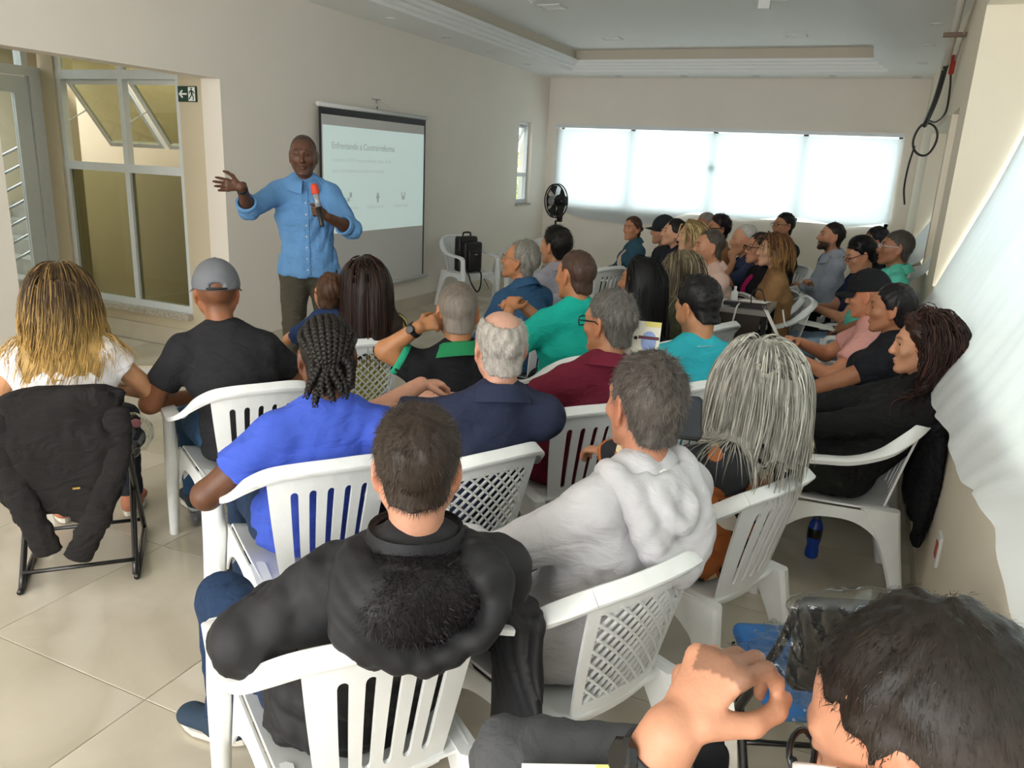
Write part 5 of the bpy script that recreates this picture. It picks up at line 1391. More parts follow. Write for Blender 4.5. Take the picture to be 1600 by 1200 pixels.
def ex_braids(c):
    hc, R, hs, rs = c['hc'], c['R'], c['hs'], c['rs']; mb = MB(); root = c['root']
    c1 = hexc('#16120f')
    for k, fx in enumerate(np.linspace(-1, 1, 9)):
        x0 = fx*0.062; pts = []
        for a in np.linspace(55, 205 if abs(fx) < 0.7 else 190, 13):
            r = math.radians(a); xs = x0*(0.55+0.65*math.sin(min(PI, max(0, (a-30)/180*PI)))); e = math.sqrt(max(0.05, 1-(xs/0.082)**2))
            pts.append(hc+R @ (A3(xs, -0.014+math.cos(r)*0.103*e, 0.028+math.sin(r)*0.097*e)*hs))
        end = pts[-1]; ln = 0.10+0.05*rs.rand()
        out = nrm(R @ A3(fx*0.6, -0.5, 0))
        for j in range(1, 6):
            t = j/5; pts.append(end+out*0.045*t*(1-0.25*t)+A3(0.012*math.sin(3*t+k), 0, -ln*t+0.02*t))
        C = np.array(catmull(pts, 5)); m = len(C); T = np.gradient(C, axis=0); T /= np.linalg.norm(T, axis=1, keepdims=True)
        s = np.concatenate([[0], np.cumsum(np.linalg.norm(np.diff(C, axis=0), axis=1))])
        n0 = nrm(np.cross(T[0], R @ A3(0, 0, 1))); 
        for st in range(3):
            ph = 2*PI*st/3; q = []
            for i in range(m):
                a1 = nrm(np.cross(T[i], R @ A3(1, 0.1, 0.05))); a2 = np.cross(T[i], a1); w = s[i]*150+ph
                q.append(tuple(C[i]+a1*0.0048*math.cos(2*w)+a2*0.0082*math.sin(w)))
            tp = [0.0066*(1.0 if i < m-8 else max(0.35, (m-i)/8)) for i in range(m)]
            mb.tube(q, tp, 6)
    V = np.array(mb.v); me = mb.mesh('braids', True)
    a = me.color_attributes.new('Col', 'FLOAT_COLOR', 'POINT'); c4 = np.ones((len(V), 4), f32); c4[:, :3] = c1*rs.uniform(0.8, 1.4, (len(V), 1)); a.data.foreach_set('color', c4.ravel())
    link('braids', me, HAIR, c['hair'])
def ex_clip(col='#e8d24a', pos=(0, -0.128, -0.015)):
    def f(c):
        p = c['hc']+c['R'] @ A3(*pos)*c['hs']; mb = MB()
        for k in range(6):
            a = 2*PI*k/6; v = c['R'] @ A3(math.cos(a), 0, math.sin(a))
            mb.tube([p+v*0.003, p+v*0.010, p+v*0.014], [0.003, 0.006, 0.003], 6)
        mb.tube([p-c['R'] @ A3(0, 0.004, 0), p+c['R'] @ A3(0, 0.006, 0)], 0.005, 8)
        mb.build('hair_clip', mat('clip_'+col.strip('#'), col, 0.4), c['hair'], smooth=True)
    return f
def ex_lock(pts_local, w, col, n=14, spread=0.014, tip=None):
    """gathered tail of hair along a path in person space"""
    def f(c):
        rs = c['rs']; P0 = np.array(catmull([c['hc']+A3(*p) for p in pts_local], 5)); parts = []
        m = len(P0); t = np.linspace(0, 1, m); c1 = hexc(col); c2 = hexc(tip) if tip else c1
        for k in range(n):
            off = rs.normal(size=3)*spread; ph = rs.uniform(0, 6.28)
            C = P0+np.outer(0.25+np.clip(t*1.3, 0, 1), off)+np.stack([np.sin(t*9+ph), np.cos(t*8+ph), 0*t], 1)*0.010*t[:, None]
            T = np.gradient(C, axis=0); T /= np.linalg.norm(T, axis=1, keepdims=True); s1 = np.cross(T, rs.normal(size=3)); s1 /= np.linalg.norm(s1, axis=1, keepdims=True); s2 = np.cross(T, s1)
            ww = (w*rs.uniform(0.7, 1.2)*np.sin(np.clip(t*0.9+0.1, 0, 1)*PI)**0.5)[:, None]
            V = np.stack([C+s1*ww, C+s2*ww*0.5, C-s1*ww, C-s2*ww*0.5], 1).reshape(-1, 3)
            i = np.arange(m-1)[:, None]*4+np.arange(4)[None]; j = np.arange(m-1)[:, None]*4+((np.arange(4)+1) % 4)[None]
            g = np.repeat(t, 4)[:, None]; parts.append((V, np.stack([i, j, j+4, i+4], -1).reshape(-1, 4), None, (c1*(1-g)+c2*g)*rs.uniform(0.75, 1.3)))
        V, Q, T_, C = merge(parts); link('hair_lock', np_mesh('hair_lock', V, Q, True, C), HAIR, c['hair'])
    return f
def ex_necklace(c):
    nb = c['nb']; pts = [nb+A3(math.sin(a)*0.074, math.cos(a)*0.078-0.006, 0.022-0.02*(0.5+0.5*math.cos(a))) for a in np.linspace(0, 2*PI, 28)[:-1]]
    MB().tube(pts, 0.0016, 5, closed=True).build('necklace', mat('silver_chain', '#d8d6d0', 0.25, metal=0.9), c['root'], smooth=True)
def ex_lapels(col):
    def f(c):
        nb = c['nb']; ch = c['ch']; m = fabric('lapel_'+col.strip('#'), col, wr=0.1); mb = MB()
        for s in (-1, 1):
            y0 = ch[1]+0.125
            mb.poly([nb+A3(s*0.05, 0.06, 0.02), nb+A3(s*0.105, 0.055, 0.0), A3(nb[0]+s*0.10, y0+0.005, ch[2]+0.03), A3(nb[0]+s*0.02, y0+0.015, ch[2]-0.10)], [(0, 1, 2, 3), (3, 2, 1, 0)])
        mb.build('lapel', m, c['root'])
    return f
def ex_front(col, w=0.05):
    """strip of inner shirt showing at the open front of a jacket"""
    def f(c):
        nb, ch, wa = c['nb'], c['ch'], c['wa']; m = fabric('front_'+col.strip('#'), col, wr=0.2)
        d = 0.130 if not c['fem'] else 0.162
        rows = []
        for t in np.linspace(0, 1, 10):
            p = (nb+A3(0, 0.055, -0.02))*(1-t)+(wa+A3(0, d, 0))*t; b = d*0.35*math.sin(PI*min(1, t*1.2))
            rows.append([p+A3(x*(w*(0.7+0.6*t)), b-0.25*abs(x)*w, 0) for x in np.linspace(-1, 1, 7)])
        V2, Q2 = thicken(np.array(rows).reshape(-1, 3), grid_quads(10, 7), 0.004); link('shirt_front', autosmooth(np_mesh('shirt_front', V2, Q2), 60), m, c['root'])
    return f
def ex_cuff(k, t, col):
    def f(c):
        s, e, w, hp, spec = c['arms'][k]; p = e+(w-e)*t; d = nrm(w-e); r = (0.0435-0.015*t)*c['q']+0.022
        a = nrm(np.cross(d, A3(0, 0, 1))); b = np.cross(d, a); rg_ = lambda o, rr: [p+d*o+(a*math.cos(2*PI*j/18)+b*math.sin(2*PI*j/18))*rr for j in range(18)]
        MB().loft([rg_(-0.035, r-0.008), rg_(-0.03, r), rg_(0.02, r+0.003), rg_(0.026, r-0.003), rg_(0.02, r-0.012)], cap=False).build('rolled_cuff', c['tm'] if col is None else fabric('cuff_'+col.strip('#'), col), c['root'], smooth=True)
    return f
def ex_placket(c):
    G_ = c['top'][0]; rows = []
    for z in np.linspace(c['pel'][2]-0.03, c['nb'][2]-0.05, 16):
        sel = G_[(np.abs(G_[:, 2]-z) < 0.012) & (np.abs(G_[:, 0]-c['nb'][0]) < 0.02)]; y = sel[:, 1].max()+0.0025 if len(sel) else 0.14
        rows.append([A3(c['nb'][0]+x, y, z) for x in (-0.016, 0, 0.016)])
    V2, Q2 = thicken(np.array(rows).reshape(-1, 3), grid_quads(16, 3)[:, ::-1], 0.003); pl = link('button_placket', autosmooth(np_mesh('button_placket', V2, Q2), 60), c['tm'], c['root'])
    for k in range(1, 15, 2):
        p = rows[k][1]+A3(0, 0.0035, 0); o = MB().lathe([(0.0, 0.0015), (0.005, 0.0015), (0.0055, 0.0)], 10).build('button', TRIMW, pl, tuple(p), True); o.rotation_euler = (-PI/2, 0, 0)
def ex_sleeve_band(k, t, col, off=0.026):
    def f(c):
        s, e, w, hp, spec = c['arms'][k]; p = s+(e-s)*t; d = nrm(e-s); r = 0.047*c['q']+off
        a = nrm(np.cross(d, A3(0, 0, 1))); b = np.cross(d, a); rg_ = lambda o, rr: [p+d*o+(a*math.cos(2*PI*j/18)+b*math.sin(2*PI*j/18))*rr for j in range(18)]
        MB().loft([rg_(-0.022, r-0.003), rg_(-0.02, r), rg_(0.004, r), rg_(0.006, r-0.008)], cap=False).build('sleeve_band', fabric('band_'+col.strip('#'), col), c['root'], smooth=True)
    return f
def pattern_cloth():
    """large angular patches of rust, cream, black and white"""
    m, t, b = _new('patchwork_print'); tc = t.nodes.new('ShaderNodeTexCoord'); mp = t.nodes.new('ShaderNodeMapping')
    mp.inputs['Scale'].default_value = (13.0, 13.0, 9.0); mp.inputs['Rotation'].default_value = (0.3, 0.7, 0.5)
    v = t.nodes.new('ShaderNodeTexVoronoi'); v.distance = 'MANHATTAN'; v.inputs['Scale'].default_value = 1.0
    t.links.new(tc.outputs['Object'], mp.inputs['Vector']); t.links.new(mp.outputs['Vector'], v.inputs['Vector'])
    r = t.nodes.new('ShaderNodeValToRGB'); r.color_ramp.interpolation = 'CONSTANT'; e = r.color_ramp.elements
    e[0].position = 0.0; e[0].color = (*rgb('#1b1d23'), 1); e[1].position = 0.27; e[1].color = (*rgb('#b0632f'), 1)
    for p, cc in ((0.52, '#e3cfa4'), (0.66, '#1b1d23'), (0.78, '#b0632f'), (0.90, '#eee6da')):
        x = e.new(p); x.color = (*rgb(cc), 1)
    sp = t.nodes.new('ShaderNodeSeparateColor'); t.links.new(v.outputs['Color'], sp.inputs[0]); t.links.new(sp.outputs[0], r.inputs['Fac']); t.links.new(r.outputs['Color'], b.inputs['Base Color'])
    b.inputs['Roughness'].default_value = 0.75
    return m
# ------------------------------------------------------------------ everyone in the room
HEADS = dict(
    W1=(-2.91, 2.07, 1.143),
    M2=(-2.52, 2.51, 1.144),
    M3=(-1.50, 1.94, 1.123),
    W4=(-2.33, 3.35, 1.108),
    C5=(-2.50, 3.26, 1.047),
    M6=(-1.53, 2.86, 1.127),
    M7=(-1.09, 2.35, 1.134),
    M8=(-2.02, 4.60, 1.137),
    M9=(-2.05, 5.28, 1.178),
    M10=(-1.33, 3.74, 1.208),
    M11=(-0.91, 3.00, 1.134),
    W12=(-1.15, 4.30, 1.130),
    W13=(-1.06, 5.02, 1.119),
    M14=(-0.68, 3.62, 1.130),
    M15=(-0.78, 1.30, 1.124),
    M16=(-0.46, 1.88, 1.162),
    W17=(-0.24, 2.45, 1.116),
    M18=(0.12, 0.70, 1.254),
    W19=(0.26, 3.55, 1.098),
    W20=(0.15, 4.25, 1.137),
    M21=(0.04, 4.82, 1.121),
    M22=(0.18, 6.30, 1.281),
    M23=(-0.05, 6.73, 1.178),
    P24=(0.04, 7.70, 1.220),
    M25=(-0.32, 7.66, 1.238),
    M26=(-0.83, 8.57, 1.251),
    W27=(-0.66, 6.30, 1.189),
    W28=(-0.79, 6.52, 1.180),
    M29=(-0.97, 6.91, 1.206),
    W30=(-1.31, 7.56, 1.236),
    W31=(-1.54, 8.14, 1.226),
    M32=(-1.10, 6.05, 1.199),
    W33=(-1.35, 6.57, 1.223),
    W34=(-1.60, 7.03, 1.208),
    M35=(-1.80, 7.45, 1.193),
    W36=(-2.29, 8.12, 1.137),
    SPK=(-3.39, 4.18, 1.723),
)
D = math.radians
def sit(key, label, th, chair=None, lattice=False, cdx=0.0, cdy=0.0, **kw):
    c = person(label, HEADS[key], D(th), **kw)
    if chair:
        p = c['world']((0.0+cdx, -0.005+cdy, 0)); armchair(p[0], p[1], D(th), chair, lattice)
    PEOPLE[key] = c
    return c
PEOPLE = {}
JEANS, DARK = '#2c4a68', '#1b1e26'
GREY2 = dict(style='short', col='#4a4640', col2='#9a968c', mix=0.5)
HL_REC = [0.085, 0.095, 0.062, 0.005, 0.012, -0.045, -0.080, -0.088]
HL_LONG = [0.085, 0.060, 0.020, -0.030, -0.05, -0.07, -0.09, -0.10]
# near rows, from the passage side to the window side
sit('W1', 'woman in white t-shirt with wavy blonde-streaked hair and yellow flower clip', 46, fem=True, lod=0, hyaw=-16, hpitch=6, lean=0.02, skin='#c48f69', top='#f1eeee', sleeve='cap', pants='#2b3038', shoes='#b5775c',
    hair=dict(style='long', col='#4b3a28', col2='#8a6a3c', streak='#9a7a48', tip='#c9a25c', tip0=0.25, mix=0.35, T=0.012, len=0.45, wave=0.012, wfreq=33.0, curl=0.7, hl=HL_LONG, part=-0.01, ns=820, sw=0.0027, seg=0.029, vthr=0.6, inertia=0.72), extra=[ex_clip(pos=(-0.02, -0.152, -0.035))],
    armL=dict(w=(-0.14, 0.22, 0.68), pole=(-0.9, -0.5, -0.3)), armR=dict(w=(0.14, 0.24, 0.70), pole=(0.9, -0.5, -0.3)))
sit('M2', 'man in grey cap and black t-shirt sitting beside the white-shirted woman', 56, chair='white plastic armchair under the man in the grey cap', lod=0, hyaw=-10, hpitch=4, lean=0.12, skin='#8f5c3e', top='#232326', sleeve='short', pants=JEANS, shoes='#2b3138', face=False,
    buzz=0.45, extra=[ex_cap('#6e7075', opening=True)], armL='knee', armR='knee', foldamp=0.8, side=-0.06, twist=-12)
sit('M3', 'man with braided hair and royal blue t-shirt seen from behind', 52, chair='white slatted armchair under the man with braids', lod=0, hyaw=-10, hpitch=6, lean=-0.15, skin='#5f3c28', top='#3f57b8', sleeve='short', pants='#24364f', face=False, fat=0.01,
    hair=dict(style='buzz', col='#1c1613', T=0.004, length=0.004, n=1500), buzz=0.5, extra=[ex_braids], armL=dict(w=(-0.23, 0.15, 0.69), pole=(-0.7, -0.7, -0.3)), armR='lap', side=0.04, twist=-10)
sit('W4', 'woman in yellow top with long straight dark hair holding a small child', 55, chair='white lattice-back armchair under the woman in yellow', lattice=True, fem=True, lod=1, hyaw=-12, hroll=-9, lean=-0.18, skin='#b67f5c', top='#e7d779', sleeve='cap', pants=JEANS,
    hair=dict(style='long', col='#1d1411', col2='#4a2c22', mix=0.3, T=0.014, len=0.50, wave=0.003, vthr=0.5, vshrink=0.007, hl=HL_LONG, ns=300), armL=dict(w=(-0.10, 0.24, 0.86), pole=(-1, -0.2, -0.5)), armR=dict(w=(0.02, 0.26, 0.78), pole=(1, -0.4, -0.5)), face=False, side=0.04, twist=-14)
person('small child with short brown hair held against the woman in yellow', HEADS['C5'], D(40), lod=1, hroll=14, size=0.62, hs=0.86, waist=0.80, lean=0.0, skin='#b9835f', top='#243a63', sleeve='short', pants='#26406a', shoes='#3b4250', face=False, group='child on a lap',
    hair=dict(style='short', col='#4a3222', T=0.010, length=0.015), armL=dict(w=(-0.10, 0.10, 0.90), pole=(-1, 0, -1)), armR=dict(w=(0.10, 0.10, 0.90), pole=(1, 0, -1)),
    legs=dict(L=((-0.06, 0.0, 0.78), (-0.10, 0.16, 0.74), (-0.11, 0.20, 0.58), (-0.12, 0.27, 0.54)), R=((0.06, 0.0, 0.78), (0.10, 0.16, 0.74), (0.11, 0.20, 0.58), (0.12, 0.27, 0.54))))
sit('M6', 'man in black polo with green collar resting a hand on his neck', 46, chair='white armchair under the man with green collar', lod=1, hyaw=-12, hpitch=8, lean=-0.08, skin='#a06e49', top='#16181a', collar='#1f7a4c', sleeve='short', pants='#23262c', buzz=0.55, face=False,
    hair=dict(style='buzz', col='#5b5148', col2='#8d857a', T=0.003, length=0.005, side2='#8d857a', sideamt=0.4), extra=[ex_watch('L'), ex_sleeve_band('L', 0.62, '#2aa07a'), ex_sleeve_band('R', 0.62, '#2aa07a')],
    armL=dict(e=(-0.30, -0.02, 0.965), w=(-0.185, -0.10, 1.075), hd=(0.9, 0.1, 0.25), back=(-0.2, -0.8, 0.5), thumb_side=(0, 0.3, 1), curl=0.7), armR='lap', twist=-12)
sit('M7', 'balding grey-haired man in navy polo seen from behind', 62, chair='white lattice-back armchair under the balding man in navy', lattice=True, lod=0, hyaw=-22, hpitch=6, lean=-0.14, skin='#c8937a', top='#262c42', collar='#262c42', sleeve='short', pants='#2a3446', fat=0.02, buzz=0.25, face=False,
    hair=dict(style='short', col='#8f8880', col2='#c9c3ba', mix=0.4, T=0.006, length=0.012, bald=1.0, baldc=(0, -0.035, 0.122), baldr=(0.064, 0.100, 0.066), rnd=0.25),
    armL=dict(w=(0.0, 0.17, 0.95), pole=(-1, 0.3, -0.2), hd=(1, 0.1, -0.1), curl=0.6), armR=dict(w=(0.10, 0.30, 0.85), pole=(1, -0.1, -0.4)), side=0.14, twist=-22)
sit('M8', 'grey-haired man with glasses and denim shirt turning towards the screen', 66, chair='white armchair under the man in denim shirt', lod=1, hyaw=28, hpitch=-10, lean=0.05, skin='#a8734f', top='#2f5273', collar='#2f5273', sleeve='long', pants=DARK, brow='#6b665e',
    hair=dict(style='short', col='#5e5a52', col2='#a8a398', mix=0.55, T=0.018, length=0.028, hl=HL_REC, lift=0.55), extra=[ex_glasses('#8d7a63', 0.0018)])
sit('M9', 'black-haired man in lilac grey shirt beside the denim-shirted man', 64, chair='white armchair under the man in lilac grey shirt', lod=1, hyaw=10, lean=0.0, skin='#b98663', top='#a8a5b0', collar='#a8a5b0', sleeve='short', pants=DARK, hair=dict(style='short', col='#15120f', T=0.022, length=0.028, lift=0.5))
sit('M10', 'man in bright teal t-shirt with cropped brown hair and raised hands', 56, chair='white armchair under the man in teal', lod=1, hyaw=8, hpitch=2, lean=-0.1, skin='#a5704c', top='#16a795', sleeve='short', pants=DARK, fat=0.012, buzz=0.5,
    hair=dict(style='short', col='#3a2a22', col2='#5c4436', mix=0.4, T=0.0035, length=0.008, rnd=0.25), armL=dict(w=(-0.28, 0.10, 1.01), pole=(-1, 0, -0.9), hd=(0.4, 0.3, 0.5), curl=0.8), armR=dict(w=(-0.16, 0.16, 1.02), pole=(0.5, 0, -1), hd=(-0.7, 0.0, 0.3), curl=0.7), twist=-14)
sit('M11', 'grey-haired man with black glasses and maroon polo', 48, chair='white slatted armchair under the man in maroon', lod=0, hyaw=22, hpitch=4, lean=-0.16, skin='#b57f5d', top='#6a1c30', collar='#6a1c30', sleeve='short', pants='#3a4456', fat=0.012, shoes='#1a1c20',
    hair=dict(style='short', col='#3a3733', col2='#8e8a82', mix=0.45, T=0.014, length=0.022), extra=[ex_glasses('#15171c', 0.0026, square=True), ex_watch('R')], armL='knee', armR=dict(w=(0.16, 0.32, 0.72), pole=(0.9, -0.4, -0.3)), side=0.12, twist=-6)
sit('W12', 'woman with long black hair looking towards the screen', 68, chair='white armchair under the woman with long black hair', fem=True, lod=1, hyaw=24, lean=-0.05, skin='#b37c5a', top='#23272d', sleeve='long', pants=DARK,
    hair=dict(style='long', col='#0c0b0c', col2='#1d1a1c', mix=0.3, T=0.016, len=0.46, wave=0.003, back=0.8, ymax=0.045, vthr=0.5, vshrink=0.007, hl=HL_LONG, ns=270))
sit('W13', 'woman in olive jacket with ash-blonde wavy hair', 68, chair='white armchair under the woman in olive jacket', fem=True, lod=1, hyaw=4, hpitch=6, lean=0.02, skin='#b88562', top='#4b4a37', sleeve='long', pants=DARK, topname='jacket',
    hair=dict(style='long', col='#5a4f3e', col2='#a59475', streak='#b5a687', mix=0.45, T=0.016, len=0.36, wave=0.009, hl=HL_LONG, ns=250))
sit('M14', 'man in turquoise t-shirt with black faded hair bowing his head', 55, chair='white slatted armchair under the man in turquoise', lod=1, hyaw=6, hpitch=22, lean=-0.12, skin='#bb8662', top='#34b3c2', sleeve='short', pants=DARK, fat=0.022, buzz=0.92, beard=0.35,
    hair=dict(style='short', col='#141213', T=0.024, length=0.014, fade=0.06, band=0.15), extra=[ex_necklace], armL='lap', armR='lap', side=0.05, twist=-16)
sit('M15', 'man in black fur-hooded jacket and jeans seen from behind', 53, chair='white slatted armchair under the man in fur-hooded jacket', lod=0, hyaw=-22, hpitch=8, lean=-0.19, skin='#bf8b71', top='#1d1d20', sleeve='long', pants='#1e3350', shoes='#2f3e4e', fat=0.034, shoulders=0.178, topname='jacket', buzz=0.35, face=False,
    topmat=mat('padded_black_nylon', '#1c1c1f', 0.64, var=0.12, scale=6, bump=0.35, bscale=24, spec=0.35), hair=dict(style='short', col='#2b221c', col2='#4d4035', T=0.011, length=0.017, n=9000, whorl=(0.012, -0.062, 0.115), lift=0.3, rnd=0.28, hl=[0.07, 0.066, 0.045, 0.01, 0.018, -0.03, -0.06, -0.066]),
    armL=dict(e=(-0.262, -0.12, 0.785), w=(-0.15, 0.12, 0.72)), armR=dict(w=(0.12, 0.27, 0.66), pole=(0.6, -0.6, -0.9)), extra=[ex_hood(0.158, 0.150, 0.017, fur='#1d191d', out=0.125, top=0.02), ex_coat_tails],
    legs=dict(L=((-0.10, 0.04, 0.53), (-0.225, 0.455, 0.55), (-0.22, 0.55, 0.085), (-0.29, 0.64, 0.03)), R=((0.095, 0.02, 0.53), (0.16, 0.43, 0.505), (0.15, 0.30, 0.085), (0.17, 0.43, 0.03))), side=0.09, twist=-14, foldamp=1.4)
sit('M16', 'man in pale grey hoodie with short greying hair', 64, chair='white lattice-back armchair under the man in grey hoodie', lattice=True, lod=0, hyaw=-14, hpitch=4, lean=-0.12, skin='#b87f63', top='#bcbbbe', sleeve='long', pants='#15171c', fat=0.014, topname='hoodie', inner='#f2f2f0', face=True, buzz=0.3, foldamp=1.0,
    hair=dict(style='short', col='#332c26', col2='#77706a', mix=0.35, T=0.013, length=0.02, n=9000, side2='#6b655e', sideamt=0.35, rnd=0.3), armL=dict(w=(-0.14, 0.26, 0.72), pole=(-0.9, -0.4, -0.2)), armR='lap', extra=[ex_hood(0.105, 0.21, 0.030, out=0.105)], side=0.15, twist=-4)
sit('W17', 'woman with long silver hair in rust and black patterned blouse', 66, chair='white slatted armchair under the silver-haired woman', fem=True, lod=0, hyaw=-30, hpitch=3, lean=-0.2, side=0.0, skin='#c08a68', top='#b0632f', sleeve='long', topname='blouse', topmat=pattern_cloth(), pants='#274a74', face=False, shoulders=0.172, fat=0.022,
    hair=dict(style='long', col='#8f8d84', col2='#c9c7bc', streak='#c4c1b6', mix=0.5, T=0.020, len=0.37, wave=0.008, wfreq=18.0, curl=0.9, hl=HL_LONG, ns=720, sw=0.0031, infl=0.014, ends=0.1), armL=dict(w=(-0.17, 0.30, 0.78), pole=(-0.9, -0.4, -0.3)), armR='lap', twist=-2)
# row along the window wall
sit('W19', 'woman with dark curly hair and black blazer beside the window wall', 97, chair='white armchair under the curly-haired woman in black blazer', fem=True, lod=0, hyaw=-4, hpitch=4, lean=-0.28, skin='#c28d6d', top='#161719', sleeve='long', topname='blazer', pants='#23261f', fat=0.02,
    hair=dict(style='long', col='#24130f', col2='#4a2a1e', streak='#4c281d', mix=0.35, T=0.024, len=0.36, wave=0.017, wfreq=42.0, curl=1.0, back=1.6, ymax=0.025, hl=HL_LONG, ns=580, sw=0.0038, infl=0.016), extra=[ex_watch('L', '#1a3a2c')], armL=dict(w=(-0.10, 0.22, 0.70), pole=(-0.9, -0.5, -0.3)), armR=dict(w=(0.06, 0.27, 0.72), pole=(0.9, -0.5, -0.3)), shoulders=0.15)
sit('W20', 'woman with hair in a bun and black t-shirt over grey', 92, chair='white armchair under the woman with the bun', fem=True, lod=1, hyaw=-4, hpitch=4, lean=-0.15, skin='#9d6a4c', top='#191b21', sleeve='short', pants='#181a20', fat=0.02, waist=None,
    hair=dict(style='bun', col='#120f10', T=0.008, length=0.012, hl=HL_LONG, bunc=(0, -0.128, -0.012)), extra=[ex_clip('#e6e2da', (0.0, -0.150, 0.022))], armL='knee', armR='lap')
sit('M21', 'man in black cap and pink t-shirt writing on a clipboard', 90, chair='white armchair under the man in pink', lod=1, hyaw=-12, hpitch=12, lean=-0.03, skin='#b87e5e', top='#d59a92', sleeve='short', pants='#222c45', face=True, buzz=0.4, fat=0.015,
    extra=[ex_cap('#17181b')], armL=dict(w=(-0.16, 0.31, 0.74), pole=(-0.8, -0.5, -0.5), curl=0.8), armR=dict(w=(0.02, 0.33, 0.80), pole=(0.8, -0.5, -0.5), curl=0.8))
sit('M22', 'man with silver glasses and aqua polo beside the window wall', 94, chair='white armchair under the man in aqua polo', lod=1, hyaw=4, hpitch=-4, lean=-0.18, skin='#8d5f45', top='#5cc2ac', collar='#5cc2ac', sleeve='short', pants='#8fa9c0', fat=0.022, buzz=0.5,
    hair=dict(style='short', col='#2c2825', col2='#6d6862', mix=0.4, T=0.007, length=0.010), extra=[ex_glasses('#c9c9c6', 0.002)])
sit('M23', 'man in navy polo with black hair and glasses looking down at a phone', 104, chair='white armchair under the man looking at a phone', lod=2, hyaw=6, hpitch=24, lean=0.05, skin='#b98465', top='#1c2540', collar='#1c2540', sleeve='short', pants='#1d2129', fat=0.022,
    hair=dict(style='short', col='#101012', T=0.020, length=0.020), extra=[ex_glasses('#2a2a2e', 0.0024)], armL=dict(w=(-0.06, 0.34, 0.74), pole=(-0.8, -0.5, -0.5), curl=0.8), armR=dict(w=(0.06, 0.34, 0.74), pole=(0.8, -0.5, -0.5), curl=0.8))
sit('P24', 'dark-haired person in black mostly hidden behind the man in navy polo', 100, chair='white armchair hidden behind the man in navy polo', lod=2, skin='#a5785a', top='#1b1d24', sleeve='long', pants=DARK, hair=dict(style='short', col='#17151a', T=0.018, length=0.02), fem=True)
sit('M25', 'bearded man in pale grey shirt with crossed arms', 108, chair='white armchair under the bearded man', lod=2, hyaw=4, hpitch=-6, lean=-0.06, skin='#b98465', top='#aab2c0', collar='#aab2c0', sleeve='long', pants='#23262e', beard=0.95, beardcol='#17120f', hair=dict(style='short', col='#241e1b', T=0.007, length=0.009), armL='cross', armR='cross')
sit('M26', 'man with glasses and black hooded jacket below the back window', 125, chair='white armchair under the man below the back window', lod=2, hyaw=6, hpitch=-4, lean=-0.03, skin='#a87859', top='#2a2d32', sleeve='long', pants=DARK, topname='jacket', hair=dict(style='short', col='#1a1715', T=0.012, length=0.014), extra=[ex_glasses('#3a3a3c', 0.0024)], armL='cross', armR='cross')
# second far row
sit('W27', 'woman with brown bob hair and camel coat beside the black table', 106, chair='white armchair under the woman in camel coat', fem=True, lod=1, hyaw=2, hpitch=-2, lean=0.0, skin='#c69a7e', top='#96714b', sleeve='long', topname='coat', pants='#232b3d', fat=0.015,
    hair=dict(style='bob', col='#4f2e1f', col2='#8a5f38', streak='#8a6138', tip='#a57c46', tip0=0.3, mix=0.4, T=0.018, len=0.19, wave=0.003, back=0.6, hl=HL_LONG, ns=220))
sit('W28', 'woman with glasses in black cardigan and magenta scarf holding a cup', 116, chair='white armchair under the woman with magenta scarf', fem=True, lod=2, hyaw=6, lean=0.02, skin='#b98568', top='#1c1b22', sleeve='long', pants=DARK, hair=dict(style='bun', col='#1b1718', T=0.010, length=0.012, hl=HL_LONG), extra=[ex_glasses('#17171a', 0.003), ex_front('#c5206f', 0.055)],
    armL=dict(w=(-0.08, 0.30, 0.78), pole=(-0.9, -0.4, -0.5), curl=0.9), armR='lap')
sit('M29', 'white-haired balding man in navy shirt with his hand at his chin', 114, chair='white armchair under the white-haired man', lod=2, hyaw=2, hpitch=2, lean=0.04, skin='#c08a6a', top='#39425e', collar='#39425e', sleeve='short', pants=DARK, buzz=0.2, brow='#a09a90',
    hair=dict(style='short', col='#a9a49c', col2='#dad6ce', mix=0.5, T=0.007, length=0.012, hl=HL_REC), armL=dict(w=(-0.035, 0.145, 1.02), pole=(-0.6, 0.3, -1), hd=(0.2, 0.1, 1), back=(-0.6, 0.5, 0), curl=0.9), armR='lap')
sit('W30', 'woman with short dark hair and glasses in tan top', 118, chair='white armchair under the woman in tan top', fem=True, lod=2, hyaw=8, lean=0.0, skin='#b07a5a', top='#a5744f', sleeve='short', pants=DARK, hair=dict(style='short', col='#1f1519', T=0.022, length=0.026, lift=0.6), extra=[ex_glasses('#1d1d20', 0.003)], armL='knee')
sit('W31', 'older woman with grey hair and glasses at the back of the rows', 122, chair='white armchair under the older woman at the back', fem=True, lod=2, hyaw=14, lean=0.0, skin='#9c6a4e', top='#6a6158', sleeve='long', pants=DARK, hair=dict(style='bun', col='#77736c', col2='#a5a199', mix=0.4, T=0.010, length=0.014), extra=[ex_glasses('#2a2a2c', 0.0026)])
